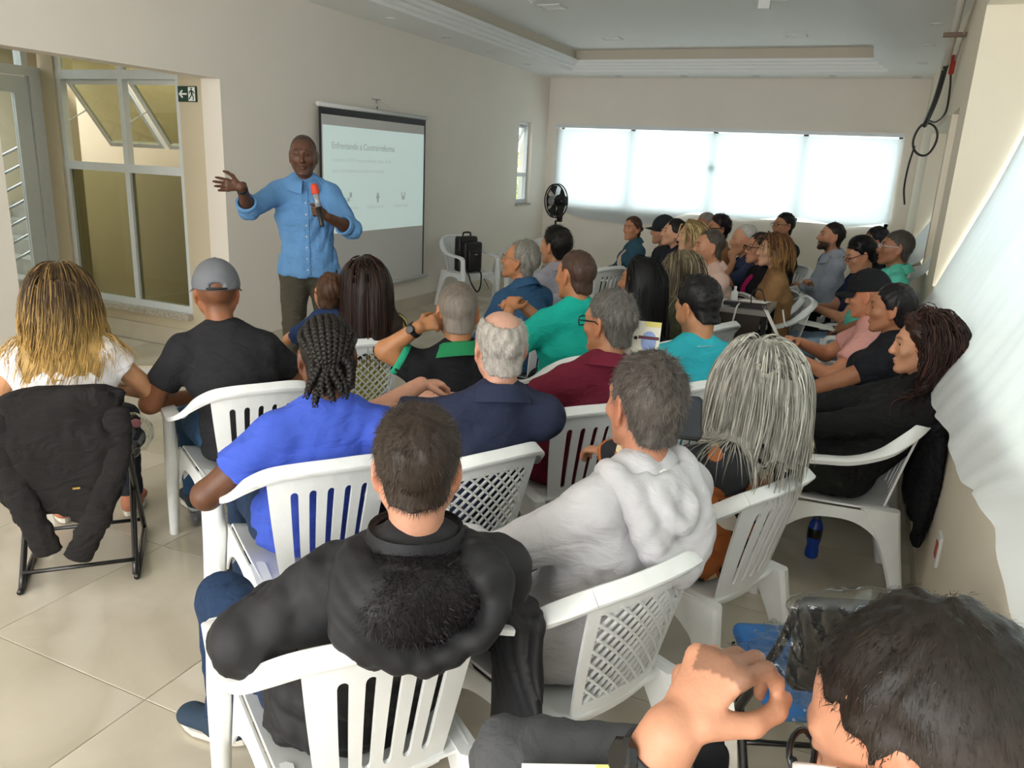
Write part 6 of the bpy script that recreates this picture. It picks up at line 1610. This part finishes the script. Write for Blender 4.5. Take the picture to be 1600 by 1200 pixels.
# first far row
sit('M32', 'man in pale pink shirt with crossed arms', 120, chair='white armchair under the man in pale pink', lod=1, hyaw=-4, hpitch=2, lean=0.02, skin='#b07d5e', top='#d9b8aa', collar='#d9b8aa', sleeve='long', pants=DARK, fat=0.015, hair=dict(style='short', col='#3d342d', col2='#77706a', mix=0.3, T=0.008, length=0.010, hl=HL_REC), armL='cross', armR='cross', beard=0.2)
sit('W33', 'woman with straight blonde hair in cream top', 120, chair='white armchair under the blonde woman in cream', fem=True, lod=2, hyaw=-2, lean=0.0, skin='#c99a7c', top='#d8cdb8', sleeve='long', pants=DARK, hair=dict(style='bob', col='#8a7148', col2='#c9ad76', streak='#d2b985', mix=0.5, T=0.012, len=0.24, back=0.6, hl=HL_LONG, ns=150))
sit('W34', 'woman with dark hair tied back in navy jacket', 122, chair='white armchair under the woman in navy jacket', fem=True, lod=2, hyaw=-6, hpitch=-6, lean=0.0, skin='#c29275', top='#1d2233', sleeve='long', topname='jacket', pants=DARK, hair=dict(style='bun', col='#1d1718', T=0.010, length=0.012, hl=HL_LONG))
sit('M35', 'man in black cap and black leather jacket', 122, chair='white armchair under the man in black cap and leather jacket', lod=2, hyaw=0, hpitch=2, lean=0.0, skin='#b8876a', top='#1f2227', sleeve='long', topname='jacket', pants=DARK, beard=0.3, buzz=0.6, extra=[ex_cap('#22272a')], armL='cross', armR='cross')
sit('W36', 'woman in denim jacket sitting with crossed legs', 124, chair='white armchair under the woman in denim jacket', fem=True, lod=2, hyaw=30, hpitch=0, lean=-0.05, skin='#b9805f', top='#33586a', collar='#33586a', sleeve='long', topname='jacket', pants='#181b26', hair=dict(style='bun', col='#4a3226', T=0.009, length=0.012, hl=HL_LONG), extra=[ex_front('#d9bfa8', 0.07)],
    legs=dict(L=((-0.09, 0.02, 0.53), (0.02, 0.42, 0.66), (0.10, 0.62, 0.36), (0.14, 0.74, 0.36)), R=((0.09, 0.02, 0.53), (0.05, 0.43, 0.50), (0.02, 0.42, 0.085), (0.04, 0.55, 0.03))))
# the speaker
SPK = person('standing speaker in light blue shirt with outstretched arm holding a microphone', HEADS['SPK'], D(-138), lod=0, stand=True, waist=1.0, hyaw=-8, hpitch=2, lean=-0.02, side=0.02, skin='#5a3a29', top='#6290c0', collar='#6290c0', sleeve=1.22, pants='#4a463a', shoes='#2a2622', buzz=0.5, fat=0.012, group='speaker', fineh=0.0052, brow='#1a120e', beard=0.25, beardcol='#2c211b',
    hair=dict(style='buzz', col='#3a302a', T=0.002, length=0.003, n=1500, hl=HL_REC), extra=[ex_watch('R'), ex_cuff('R', 0.26, None), ex_cuff('L', 0.26, None), ex_placket],
    armR=dict(w=(0.40, 0.36, 1.53), pole=(0.2, -0.6, -0.9), hd=(0.98, 0.1, 0.08), back=(-0.25, -0.97, 0.0), thumb_side=(0, 0, 1), curl=0.13, thumb=0.0, spread=0.09),
    armL=dict(w=(-0.10, 0.29, 1.36), pole=(-1, -0.5, -0.8), hd=(0.55, 0.35, 0.45), back=(-0.55, 0.75, 0.2), thumb_side=(0.2, 0.0, 1), curl=0.95, thumb=0.7))
# the man at the near corner
M18 = person('man with cropped dark hair and glasses close to the camera raising a hand', HEADS['M18'], D(15), lod=0, hyaw=55, hpitch=30, hroll=0, lean=-0.22, side=0.10, skin='#bd876a', top='#26282c', sleeve=0.6, pants='#4a4b4d', shoes='#17181b', buzz=0.55, face=True, fineh=0.0045, group='seated audience',
    hair=dict(style='short', col='#15100d', col2='#30271f', T=0.007, length=0.010, n=22000, width=0.0010, rnd=0.18, lift=0.04, side2='#3d342c', sideamt=0.45), extra=[ex_glasses('#121316', 0.0032, temple='#e9e4e0'), ex_watch('L', '#23262b', 0.86)],
    armL=dict(e=(-0.215, -0.212, 1.00), w=(-0.128, -0.205, 1.235), hd=(0.508, 0.53, 0.653), back=(-0.583, -0.358, 0.719), thumb_side=(0.456, -0.884, -0.028), fingers=(0.70, 0.80, 0.86, 0.90), thumb=0.75, curl=0.8), armR='lap',
    legs=dict(L=((-0.09, 0.0, 0.53), (-0.35, 0.33, 0.70), (-0.02, 0.40, 0.70), (-0.05, 0.42, 0.86)), R=((0.09, 0.02, 0.53), (0.10, 0.44, 0.50), (0.10, 0.48, 0.085), (0.12, 0.62, 0.03))))
# ------------------------------------------------------------------ projection screen
XS = XL+0.055
sc = tag(empty('projection_screen', (XS, 7.14, 0)), 'white roll-up projection screen with black border hanging on the wall', 'screen')
BORD = mat('screen_border', '#2b2c30', 0.6, var=0.05); SCW = mat('screen_white', '#d6d4d0', 0.8, var=0.01)
MB().box(0, 0.003, -0.96, 0.97, 0.39, 2.17).build('border', BORD, sc)
MB().box(0.003, 0.005, -0.925, 0.935, 0.40, 2.10).build('screen_fabric', SCW, sc)
MB().tube([(0, -0.985, 2.185), (0, 0.99, 2.185)], 0.022, 12).build('roller_case', TRIMW, sc, smooth=True)
MB().tube([(0.004, -0.98, 0.385), (0.004, 1.05, 0.385)], 0.024, 12).build('weight_bar', TRIMW, sc, smooth=True)
MB().tube([(0.0, 0.0, 2.20), (-0.01, 0.0, 2.30)], 0.008, 6).tube([(-0.03, -0.05, 2.305), (0.0, 0.05, 2.305)], 0.006, 6).build('hook', CHROME, sc, smooth=True)
MB().tube([(-0.01, 0.02, 2.30), (-0.02, 0.5, 2.20)], 0.0025, 5).build('hanging_cord', TRIMW, sc)
sl = MB().box(0.0052, 0.0062, -0.91, 0.93, 0.985, 2.005).build('projected_slide', mat('projected_light', '#c9dcd8', 0.8, emit=0.30), sc)
def text(name, s, y, z, size, m, parent, bold=0.0):
    cu = bpy.data.curves.new(name, 'FONT'); cu.body = s; cu.size = size; cu.extrude = 0.0004; cu.offset = bold
    tmp = bpy.data.objects.new(name, cu); COL.objects.link(tmp); bpy.context.view_layer.update()
    me = bpy.data.meshes.new_from_object(tmp.evaluated_get(bpy.context.evaluated_depsgraph_get())); bpy.data.objects.remove(tmp)
    me.materials.clear(); o = link(name, me, m, parent)
    o.location = (0.0068, y, z); o.rotation_euler = (PI/2, 0, PI/2); return o
TX1_ = mat('slide_heading_ink', '#b7c6c0', 0.8, emit=0.15); TX2_ = mat('slide_body_ink', '#c0d0cb', 0.8, emit=0.2)
text('slide_heading', 'Enfrentando a Contrarreforma', -0.78, 1.795, 0.088, TX1_, sl, 0.001)
text('slide_line', 'A reforma de 2017 trouxe problemas sociais, de 20', -0.78, 1.675, 0.049, TX2_, sl)
text('slide_line', 'para o enfrentamento precisamos de unidade', -0.78, 1.575, 0.049, TX2_, sl)
for y, s in ((-0.62, 'Convencimento'), (-0.20, 'Mobilização Social'), (0.30, 'Condições Dignas')): text('slide_caption', s, y, 1.215, 0.042, TX2_, sl)
ic = MB().box(0.0064, 0.0068, -0.54, -0.50, 1.29, 1.33).box(0.0064, 0.0068, -0.50, -0.46, 1.33, 1.38); ic.build('slide_icon', TX1_, sl)
MB().box(0.0064, 0.0068, -0.015, 0.015, 1.27, 1.37).box(0.0064, 0.0068, -0.03, 0.03, 1.31, 1.34).build('slide_icon', TX1_, sl)
MB().box(0.0064, 0.0068, 0.46, 0.48, 1.33, 1.37).box(0.0064, 0.0068, 0.52, 0.54, 1.33, 1.37).box(0.0064, 0.0068, 0.47, 0.53, 1.29, 1.33).build('slide_icon', TX1_, sl)
# ------------------------------------------------------------------ microphone in the speaker's hand
mo = tag(empty('microphone', SPK['world']((0, 0, 0)), SPK['th']), 'handheld microphone with red top in the speaker\'s hand', 'microphone')
hw_ = SPK['arms']['L'][2]; hd_ = SPK['arms']['L'][4]['hd']; mc = hw_+nrm(hd_)*0.075+A3(0.0, 0.028, 0.0)
mx_ = nrm(A3(0.16, -0.28, 1.0)); pt = lambda t: tuple(mc+mx_*t)
MB().tube([pt(-0.10), pt(-0.095), pt(0.02)], [0.012, 0.015, 0.017], 12).build('handle', BLACK, mo, smooth=True)
MB().tube([pt(0.02), pt(0.10)], [0.0175, 0.020], 12).build('grip_sleeve', mat('mic_silver', '#9aa0a6', 0.4, metal=0.3, var=0.2, scale=60), mo, smooth=True)
MB().tube([pt(0.10), pt(0.105), pt(0.15), pt(0.165)], [0.021, 0.024, 0.024, 0.014], 14).build('red_cover', mat('mic_red', '#d2452a', 0.6, var=0.1, scale=60), mo, smooth=True)
# ------------------------------------------------------------------ pedestal fan
fn = tag(empty('pedestal_fan', (-3.60, 9.25, 0), D(150)), 'black pedestal fan standing in the corner by the back window', 'fan')
fc = 1.315
MB().lathe([(0.0, 0.0), (0.21, 0.0), (0.20, 0.02), (0.05, 0.05), (0.03, 0.08)], 28).build('base', BLACK, fn, smooth=True)
MB().tube([(0, 0, 0.05), (0, 0, 0.75)], 0.017, 10).tube([(0, 0, 0.7), (0, 0, 1.08)], 0.012, 10).build('pole', BLACK, fn, smooth=True)
MB().loft([rrect((0, -0.06, 1.06), (1, 0, 0), (0, 1, 0), 0.06, 0.07), rrect((0, -0.06, 1.20), (1, 0, 0), (0, 1, 0), 0.075, 0.09), rrect((0, -0.07, 1.25), (1, 0, 0), (0, 1, 0), 0.05, 0.06)]).build('motor_neck', BLACK, fn, smooth=True)
hd_o = MB().tube([(0, -0.14, fc), (0, -0.12, fc), (0, -0.02, fc)], [0.04, 0.07, 0.075], 18).build('motor', BLACK, fn, smooth=True)
gr = MB()
for y_, r_ in ((0.035, 0.2), (-0.005, 0.205)): gr.tube([(r_*math.cos(a), y_, fc+r_*math.sin(a)) for a in np.linspace(0, 2*PI, 49)[:-1]], 0.009 if y_ > 0 else 0.007, 6, closed=True)
for k in range(44):
    a = 2*PI*k/44; a2 = a+0.35
    gr.tube([(0.055*math.cos(a2), 0.085, fc+0.055*math.sin(a2)), (0.13*math.cos(a+0.12), 0.075, fc+0.13*math.sin(a+0.12)), (0.2*math.cos(a), 0.035, fc+0.2*math.sin(a))], 0.0016, 4)
    gr.tube([(0.07*math.cos(a), -0.03, fc+0.07*math.sin(a)), (0.15*math.cos(a), -0.035, fc+0.15*math.sin(a)), (0.205*math.cos(a), -0.005, fc+0.205*math.sin(a))], 0.0016, 4)
gr.tube([(0.12*math.cos(a), 0.077, fc+0.12*math.sin(a)) for a in np.linspace(0, 2*PI, 37)[:-1]], 0.002, 4, closed=True)
gr.build('guard', BLACK, fn, smooth=True)
MB().tube([(0, 0.075, fc), (0, 0.095, fc), (0, 0.097, fc)], [0.056, 0.054, 0.02], 24).build('badge', mat('fan_badge', '#8c9094', 0.35, metal=0.4), fn, smooth=True)
for k in range(5):
    A = []
    for i in range(6):
        r_ = 0.04+0.145*i/5
        for j in range(5):
            a = 2*PI*k/5+(j/4-0.5)*(0.55+0.45*i/5); A.append((r_*math.cos(a), 0.02+0.025*(j/4-0.5), fc+r_*math.sin(a)))
    V2, Q2 = thicken(np.array(A), grid_quads(6, 5), 0.003); link('blade', autosmooth(np_mesh('blade', V2, Q2), 60), mat('fan_blade', '#26282b', 0.3, var=0.1), fn)
# ------------------------------------------------------------------ chairs without people, bag
armchair(-4.43, 8.50, D(-112), 'white armchair against the screen wall holding a black bag')
armchair(-2.42, 7.25, D(62), 'empty white armchair in front of the woman with crossed legs')
armchair(-3.95, 9.05, D(130), 'empty white armchair beside the pedestal fan')
LEATH = mat('black_leatherette', '#1b1a1c', 0.42, var=0.15, scale=14, bump=0.3, bscale=90)
bg = tag(empty('laptop_backpack', (-4.36, 8.48, 0.44), D(-112)), 'black laptop backpack with loose strap standing on a white chair', 'bag')
def soft_box(name, lo, hi, r, m, parent, h=0.012):
    lo = np.array(lo, float); hi = np.array(hi, float); c = (lo+hi)/2; b = (hi-lo)/2-r
    def f(X, Y, Z):
        dx, dy, dz = np.abs(X-c[0])-b[0], np.abs(Y-c[1])-b[1], np.abs(Z-c[2])-b[2]
        return np.sqrt(np.maximum(dx, 0)**2+np.maximum(dy, 0)**2+np.maximum(dz, 0)**2)+np.minimum(np.maximum(dx, np.maximum(dy, dz)), 0)-r
    V, Q = Field(lo-0.03, hi+0.03, h).add((f, lo, hi), 0).mesh(); return link(name, np_mesh(name, V, Q), m, parent)
soft_box('main_compartment', (-0.15, -0.17, 0.0), (0.15, -0.06, 0.42), 0.03, LEATH, bg)
soft_box('front_compartment', (-0.14, -0.07, 0.0), (0.14, 0.04, 0.36), 0.03, LEATH, bg)
pk = soft_box('pocket', (-0.10, 0.02, 0.02), (0.10, 0.075, 0.27), 0.02, LEATH, bg)
MB().box(-0.02, 0.02, 0.074, 0.078, 0.21, 0.225).build('name_plate', CHROME, pk)
MB().tube(catmull([(-0.06, -0.11, 0.41), (-0.05, -0.11, 0.46), (0.05, -0.11, 0.46), (0.06, -0.11, 0.41)]), 0.011, 8).build('handle', LEATH, bg, smooth=True)
MB().tube(catmull([(0.15, -0.10, 0.26), (0.20, 0.05, 0.14), (0.21, 0.18, 0.02), (0.20, 0.24, -0.10), (0.12, 0.25, -0.20), (0.06, 0.24, -0.14), (0.02, 0.20, 0.0), (-0.02, 0.10, 0.03)]), 0.010, 6).build('strap', BLACK, bg, smooth=True)
# ------------------------------------------------------------------ folding chairs
def folding_chair(x, y, th, label, pad, backpad):
    o = tag(empty('folding_chair', (x, y, 0), th), label, 'chair', 'black steel folding chairs')
    for s in (-1, 1):
        MB().tube(catmull([(s*0.19, -0.235, 0.80), (s*0.20, -0.16, 0.62), (s*0.21, 0.0, 0.34), (s*0.215, 0.20, 0.03)]), 0.0125, 8).build('leg', BLACKM, o, smooth=True)
        MB().tube(catmull([(s*0.195, 0.16, 0.43), (s*0.20, -0.02, 0.25), (s*0.205, -0.235, 0.02)]), 0.0125, 8).build('leg', BLACKM, o, smooth=True)
        MB().tube([(s*0.21, -0.25, 0.012), (s*0.215, 0.22, 0.012)], 0.012, 8).build('floor_runner', BLACKM, o, smooth=True)
    MB().tube([(-0.205, -0.20, 0.07), (0.205, -0.20, 0.07)], 0.009, 8).tube([(-0.21, 0.17, 0.08), (0.21, 0.17, 0.08)], 0.009, 8).build('crossbar', BLACKM, o, smooth=True)
    soft_box('seat', (-0.20, -0.18, 0.425), (0.20, 0.21, 0.475), 0.022, pad, o)
    soft_box('backrest', (-0.20, -0.27, 0.58), (0.20, -0.215, 0.82), 0.026, backpad, o)
    return o
VINYL = mat('black_vinyl', '#1c1d20', 0.5, var=0.1, bump=0.2)
w1c = PEOPLE['W1']; p = w1c['world']((0, 0.0, 0))
folding_chair(p[0], p[1], w1c['th'], 'black folding chair under the woman in white t-shirt', VINYL, VINYL)
# blazer over that chair back
BLZ = fabric('black_suiting', '#211f1f', wr=0.5, var=0.15)
bz = tag(empty('blazer', (p[0], p[1], 0), w1c['th']), 'black blazer draped over the folding chair of the woman in white', 'jacket')
def coat(parent, w, zt, zb, y0, sl, m, seed, tails=True):
    pr = [ecap((0, y0, zb+0.06), (0, y0, zt-0.05), A3(1, 0, 0), (w*0.78, 0.035), (w*0.98, 0.055), 0.05)]
    pr += [ecap((-w*0.62, y0-0.012, zb-0.02), (-w*0.5, y0-0.02, zt-0.2), A3(1, 0, 0), (0.05, 0.02), (0.09, 0.03), 0.02), ecap((w*0.30, y0-0.022, zb-0.05), (w*0.42, y0-0.02, zt-0.2), A3(1, 0, 0), (0.07, 0.02), (0.10, 0.03), 0.02)]
    fo = folds(seed, 0.005, 28.0, 0.25); fo2 = folds(seed+1, 0.0018, 60.0, 0.2)
    o, V, Q = sdf_part('jacket_body', pr, 0.0095, m, parent, lambda X, Y, Z: np.clip(fo(X, Y, Z)+fo2(X, Y, Z), -0.02, 0.014), k=0.03)
    for s, dx, zb_ in sl:
        P_ = catmull([(s*w*0.84, y0-0.01, zt-0.10), (s*w*0.84, y0-0.025, zt-0.26), (s*w*0.66+dx*0.4, y0-0.04, zb_+0.2), (s*w*0.5+dx, y0-0.03, zb_)], 4)
        pr = [ecap(P_[i], P_[i+1], A3(1, 0, 0), (0.050, 0.024), (0.052, 0.024), 0.012) for i in range(len(P_)-1)]
        fo3 = folds(seed+5+s, 0.0025, 50.0, 0.8); sdf_part('sleeve', pr, 0.009, m, parent, lambda X, Y, Z: np.clip(fo3(X, Y, Z), -0.012, 0.01), k=0.01)
    return o
jb = coat(bz, 0.225, 0.86, 0.36, -0.275, ((-1, 0.03, 0.20), (1, -0.10, 0.16)), BLZ, 400)
MB().box(0.03, 0.055, -0.352, -0.345, 0.47, 0.477).build('metal_tag', mat('brass_tag', '#b79a5c', 0.3, metal=0.8), bz)
# plastic bag beside her on the seat
FILM = glass_material('clear_film', (0.86, 0.88, 0.88), 1.6)
pb = tag(empty('plastic_bag', (p[0], p[1], 0.47), w1c['th']), 'clear plastic bag on the folding chair seat beside the black blazer', 'bag')
sdf_part('bag_film', [ell((0.20, 0.02, 0.08), (0.10, 0.14, 0.085))], 0.010, FILM, pb, lambda X, Y, Z: folds(77, 0.010, 60.0)(X, Y, Z))
sdf_part('dark_contents', [ell((0.20, 0.02, 0.06), (0.07, 0.10, 0.05))], 0.012, fabric('bag_contents', '#2a2a2e'), pb)
sdf_part('pink_contents', [ell((0.23, 0.05, 0.115), (0.025, 0.03, 0.02))], 0.008, mat('pink_item', '#d88a9a', 0.6), pb)
fdr = tag(empty('paper_folder', w1c['world']((0.20, 0.26, 0.735)), w1c['th']-0.2), 'cream paper folder on the lap of the woman in white', 'folder')
MB().box(-0.11, 0.13, -0.12, 0.16, 0, 0.012).build('cover', mat('cream_card', '#e9e2c9', 0.7, var=0.04), fdr); MB().box(-0.09, 0.11, -0.10, 0.10, 0.012, 0.016).build('sheet', PAPER, fdr)
# covered folding chair by the near corner
BLUE = mat('blue_vinyl', '#2f6db0', 0.45, var=0.12, bump=0.3)
fc2 = folding_chair(0.07, 2.02, D(23), 'black folding chair with plastic-wrapped blue seat beside the near man', BLUE, VINYL)
fo_ = folds(91, 0.005, 60.0); fl_ = folds(92, 0.003, 120.0)
sdf_part('seat_film', [ell((0, 0.015, 0.455), (0.225, 0.225, 0.04))], 0.010, FILM, fc2, lambda X, Y, Z: fo_(X, Y, Z)+fl_(X, Y, Z))
sdf_part('back_film', [ecap((0, -0.245, 0.62), (0, -0.245, 0.80), A3(1, 0, 0), (0.225, 0.05), (0.225, 0.05), 0.05)], 0.010, FILM, fc2, lambda X, Y, Z: fo_(X, Y, Z)+fl_(X, Y, Z))
p = M18['world']((0, -0.02, 0)); folding_chair(p[0], p[1], D(15), 'black folding chair under the man with the raised hand', VINYL, VINYL)
# ------------------------------------------------------------------ coat behind the curly-haired woman
c = PEOPLE['W19']; p = c['world']((0, 0, 0))
ct = tag(empty('coat', (p[0], p[1], 0), c['th']), 'black coat hanging over the chair of the curly-haired woman', 'jacket')
coat(ct, 0.20, 0.87, 0.38, -0.335, ((-1, 0.05, 0.26),), fabric('black_wool', '#141518', wr=0.5, var=0.15), 430)
# ------------------------------------------------------------------ black desk with clutter
tb = tag(empty('desk', (-0.86, 5.66, 0)), 'dark brown and black desk with cables beside the woman in camel coat', 'desk')
TZ = 0.86; DARKW = mat('dark_brown_laminate', '#33271f', 0.4, var=0.12, scale=6)
MB().box(-0.36, 0.32, -0.26, 0.26, TZ-0.03, TZ).build('desktop', mat('grey_laminate', '#8d8780', 0.35, var=0.06), tb)
MB().box(-0.33, 0.27, -0.245, -0.225, 0.25, TZ-0.03).build('modesty_panel', DARKW, tb)
for x in (-0.34, 0.28):
    for y in (-0.24, 0.22): MB().box(x, x+0.035, y, y+0.035, 0, TZ-0.03).build('leg', BLACKM, tb)
def paper_sheet(loc, rz, label, w=0.21, h=0.297, tilt=(0, 0), cat='paper', name='paper_sheet', m=PAPER, t=0.0015):
    n = 7; u, v = np.meshgrid(np.linspace(-1, 1, n), np.linspace(-1, 1, n), indexing='ij')
    V = np.stack([u*w/2, v*h/2, 0.010*(1-v*v)*np.cos(u*1.2)+0.004*u], -1).reshape(-1, 3); V, Q = thicken(V, grid_quads(n, n), t)
    o = link(name, autosmooth(np_mesh(name, V, Q), 60), m); o.location = loc; o.rotation_euler = (tilt[0], tilt[1], rz); return tag(o, label, cat)
paper_sheet((-0.93, 5.58, TZ+0.004), 0.3, 'white sheet spread on the dark desk'); paper_sheet((-0.70, 5.72, TZ+0.004), -0.2, 'white sheet at the far edge of the dark desk beside the bottle')
ps = tag(empty('power_strip', (-0.72, 5.50, TZ)), 'black power strip with cables on the desk edge', 'power strip')
MB().box(-0.13, 0.15, -0.035, 0.035, 0, 0.035).build('body', BLACK, ps)
MB().tube(catmull([(0.05, 0, 0.035), (0.05, 0.0, 0.11), (0.10, 0.03, 0.13), (0.14, 0.02, 0.05)]), 0.004, 6).build('black_cable', BLACK, ps, smooth=True)
MB().tube(catmull([(-0.02, -0.03, 0.03), (-0.03, -0.10, 0.0), (-0.05, -0.12, -0.16), (-0.09, -0.12, -0.30), (-0.10, -0.11, -0.55)]), 0.006, 6).build('white_cable', TRIMW, ps, smooth=True)
bt = tag(empty('dropper_bottle', (-0.80, 5.60, TZ)), 'small white plastic bottle on the dark desk', 'bottle')
MB().lathe([(0.0, 0), (0.022, 0), (0.023, 0.01), (0.023, 0.085), (0.010, 0.10)], 18).build('body', TRIMW, bt, smooth=True); MB().lathe([(0.010, 0.098), (0.010, 0.125), (0.0, 0.128)], 14).build('cap', TRIMW, bt, smooth=True)
# ------------------------------------------------------------------ things on the floor
bl = tag(empty('sports_bottle', (-0.02, 3.68, 0)), 'blue sports drink bottle with black label on the floor', 'bottle')
BLU = mat('blue_drink', '#1547b8', 0.12, var=0.1, scale=20, coat=0.4)
MB().lathe([(0.0, 0.002), (0.026, 0.0), (0.031, 0.008), (0.030, 0.04), (0.026, 0.06), (0.031, 0.085), (0.033, 0.10), (0.033, 0.155), (0.029, 0.175), (0.018, 0.195), (0.015, 0.20)], 24).build('body', BLU, bl, smooth=True)
MB().lathe([(0.0338, 0.105), (0.0342, 0.107), (0.0342, 0.150), (0.0338, 0.152)], 24).build('label_band', mat('label_black', '#15171a', 0.3, var=0.3, scale=50), bl, smooth=True)
MB().lathe([(0.016, 0.197), (0.018, 0.20), (0.018, 0.222), (0.014, 0.228), (0.0, 0.228)], 20).build('cap', mat('cap_grey', '#4a5664', 0.4), bl, smooth=True)
cu = tag(empty('plastic_cup', (-2.72, 2.50, 0)), 'clear plastic cup of water on the floor beside the man in grey cap', 'cup')
MB().lathe([(0.0, 0.003), (0.026, 0.003), (0.036, 0.10), (0.037, 0.102), (0.035, 0.10), (0.025, 0.006), (0.0, 0.006)], 20).build('cup_wall', glass_material('cup_plastic', (0.88, 0.9, 0.92), 2.0), cu, smooth=True)
MB().lathe([(0.0, 0.006), (0.025, 0.006), (0.031, 0.06), (0.0, 0.06)], 20).build('water', glass_material('cup_water', (0.72, 0.74, 0.85), 1.0), cu, smooth=True)
# ------------------------------------------------------------------ held things
c = PEOPLE['M21']
cb_ = tag(empty('clipboard', c['world']((-0.06, 0.46, 0.86)), c['th']), 'clipboard with white sheet held by the man in pink', 'clipboard')
cb_.rotation_euler = (D(58), D(10), c['th'])
MB().box(-0.115, 0.115, -0.16, 0.16, -0.003, 0).build('board', mat('board_brown', '#5b4532', 0.6, var=0.1), cb_); MB().box(-0.105, 0.105, -0.15, 0.14, 0, 0.002).build('sheet', PAPER, cb_); MB().box(-0.05, 0.05, 0.135, 0.16, 0.002, 0.012).build('clip', BLACKM, cb_)
pn = tag(empty('pen', c['world']((0.05, 0.42, 0.875)), c['th']), 'white pen in the hand of the man in pink', 'pen')
MB().tube([(0, 0, 0), (0.05, 0.03, 0.09)], 0.005, 8).build('barrel', TRIMW, pn, smooth=True); MB().tube([(-0.008, -0.005, -0.014), (0, 0, 0)], [0.001, 0.004], 8).build('tip', BLACK, pn, smooth=True)
def phone(loc, rot, label):
    o = tag(empty('smartphone', loc), label, 'phone'); o.rotation_euler = rot
    MB().loft([rrect((0, 0, -0.004), (1, 0, 0), (0, 1, 0), 0.074, 0.150, 0.12), rrect((0, 0, 0.004), (1, 0, 0), (0, 1, 0), 0.074, 0.150, 0.12)]).build('case', BLACK, o)
    MB().box(-0.033, 0.033, -0.068, 0.068, 0.004, 0.0048).build('screen', mat('phone_screen', '#2c3038', 0.08, emit=0.15), o)
c = PEOPLE['M23']; phone(c['world']((0, 0.44, 0.80)), (D(45), 0, c['th']), 'black phone held by the man in navy polo')
c = PEOPLE['W17']; phone((-0.38, 2.08, 1.085), (D(35), 0, c['th']-0.9), 'black phone held by the silver-haired woman')
paper_sheet(c['world']((-0.375, -0.10, 1.03)), c['th'], 'white leaflet under the phone of the silver-haired woman', w=0.15, h=0.13, tilt=(0.4, 0), cat='leaflet', name='leaflet')
c = PEOPLE['W28']; cp = tag(empty('paper_cup', c['world']((-0.06, 0.40, 0.80))), 'white cup held by the woman with magenta scarf', 'cup')
MB().lathe([(0.0, 0), (0.028, 0), (0.038, 0.10), (0.036, 0.10), (0.0, 0.085)], 18).build('cup_body', PAPER, cp, smooth=True); MB().lathe([(0.0365, 0.094), (0.039, 0.097), (0.0385, 0.103), (0.036, 0.103)], 18).build('rim', PAPER, cp, smooth=True)
for k, off, tl, lb in (('M22', (0.0, 0.30, 0.665), (0.15, 0), 'white papers on the lap of the man in aqua polo'), ('W36', (0.06, 0.34, 0.735), (0.1, 0.1), 'white papers on the lap of the woman in denim jacket'), ('W19', (-0.02, 0.38, 0.68), (0.2, 0), 'printed sheet on the lap of the curly-haired woman'), ('W20', (0.02, 0.40, 0.66), (0.15, 0), 'white sheet on the lap of the woman with the bun'), ('M25', (0.0, 0.36, 0.63), (0.1, 0), 'white paper on the lap of the bearded man'), ('M16', (-0.16, 0.33, 0.70), (0.3, 0.2), 'cream booklet on the lap of the man in grey hoodie')):
    c = PEOPLE[k]; paper_sheet(c['world'](off), c['th']+0.2, lb, tilt=tl)
# event leaflet held up between the maroon and turquoise men
def leaflet(loc, rot, label, w, h, logo=True):
    o = tag(empty('event_leaflet', loc), label, 'leaflet'); o.rotation_euler = rot
    MB().box(-w/2, w/2, -h/2, h/2, -0.001, 0.001).build('sheet', mat('cream_leaflet', '#e4e0cf', 0.6, var=0.08, scale=9), o)
    z = 0.0012
    sky_ = MB(); n = 16; sky_.poly([(w*0.22+0.20*w*math.cos(2*PI*j/n), h*0.12+0.20*h*math.sin(2*PI*j/n), z) for j in range(n)], [tuple(range(n))]); sky_.build('blue_patch', mat('print_blue', '#8fa6d6', 0.6, var=0.1), o)
    MB().box(-w*0.05, w*0.48, h*0.16, h*0.22, z, z+0.0004).build('maroon_bar', mat('print_maroon', '#5a2334', 0.6), o)
    rb = MB(); rb.poly([(-w*0.12+0.05*w*math.cos(2*PI*j/n), h*0.17+0.05*w*math.sin(2*PI*j/n), z+0.0005) for j in range(n)], [tuple(range(n))]); rb.build('round_logo', mat('print_dark', '#2b2730', 0.6), o)
    MB().box(w*0.02, w*0.45, -h*0.10, -h*0.06, z, z+0.0003).box(w*0.1, w*0.5, h*0.40, h*0.5, z, z+0.0003).build('yellow_patch', mat('print_yellow', '#e3d27a', 0.6, var=0.1), o)
    tx = MB()
    for k in range(5): tx.box(-w*0.18, w*(0.30-0.05*(k % 3)), -h*0.26-k*h*0.045, -h*0.245-k*h*0.045, z, z+0.0003)
    tx.build('text_lines', mat('print_dark', 0), o)
    return o
leaflet((-0.80, 3.10, 1.03), (D(72), 0, D(8)), 'event leaflet held up between the men in maroon and turquoise', 0.16, 0.22)
leaflet(M18['world']((-0.20, 0.14, 0.70)), (D(35), D(-10), D(15)), 'cream event booklet on the lap of the man with the raised hand', 0.21, 0.28)
tt = MB().box(-0.005, 0.005, -0.006, 0.006, 0, 0.0006)
# cardboard box on the floor between the front chairs
bx_ = tag(empty('cardboard_box', (-1.80, 2.55, 0), D(35)), 'brown cardboard box on the floor beside the woman in yellow', 'box')
CARD = mat('brown_cardboard', '#9a8265', 0.8, var=0.06)
MB().box(-0.16, 0.16, -0.11, 0.11, 0.0, 0.22).build('carton', CARD, bx_); MB().box(-0.16, 0.16, -0.11, -0.002, 0.2205, 0.224).box(-0.16, 0.16, 0.002, 0.11, 0.2205, 0.224).build('flap', CARD, bx_)
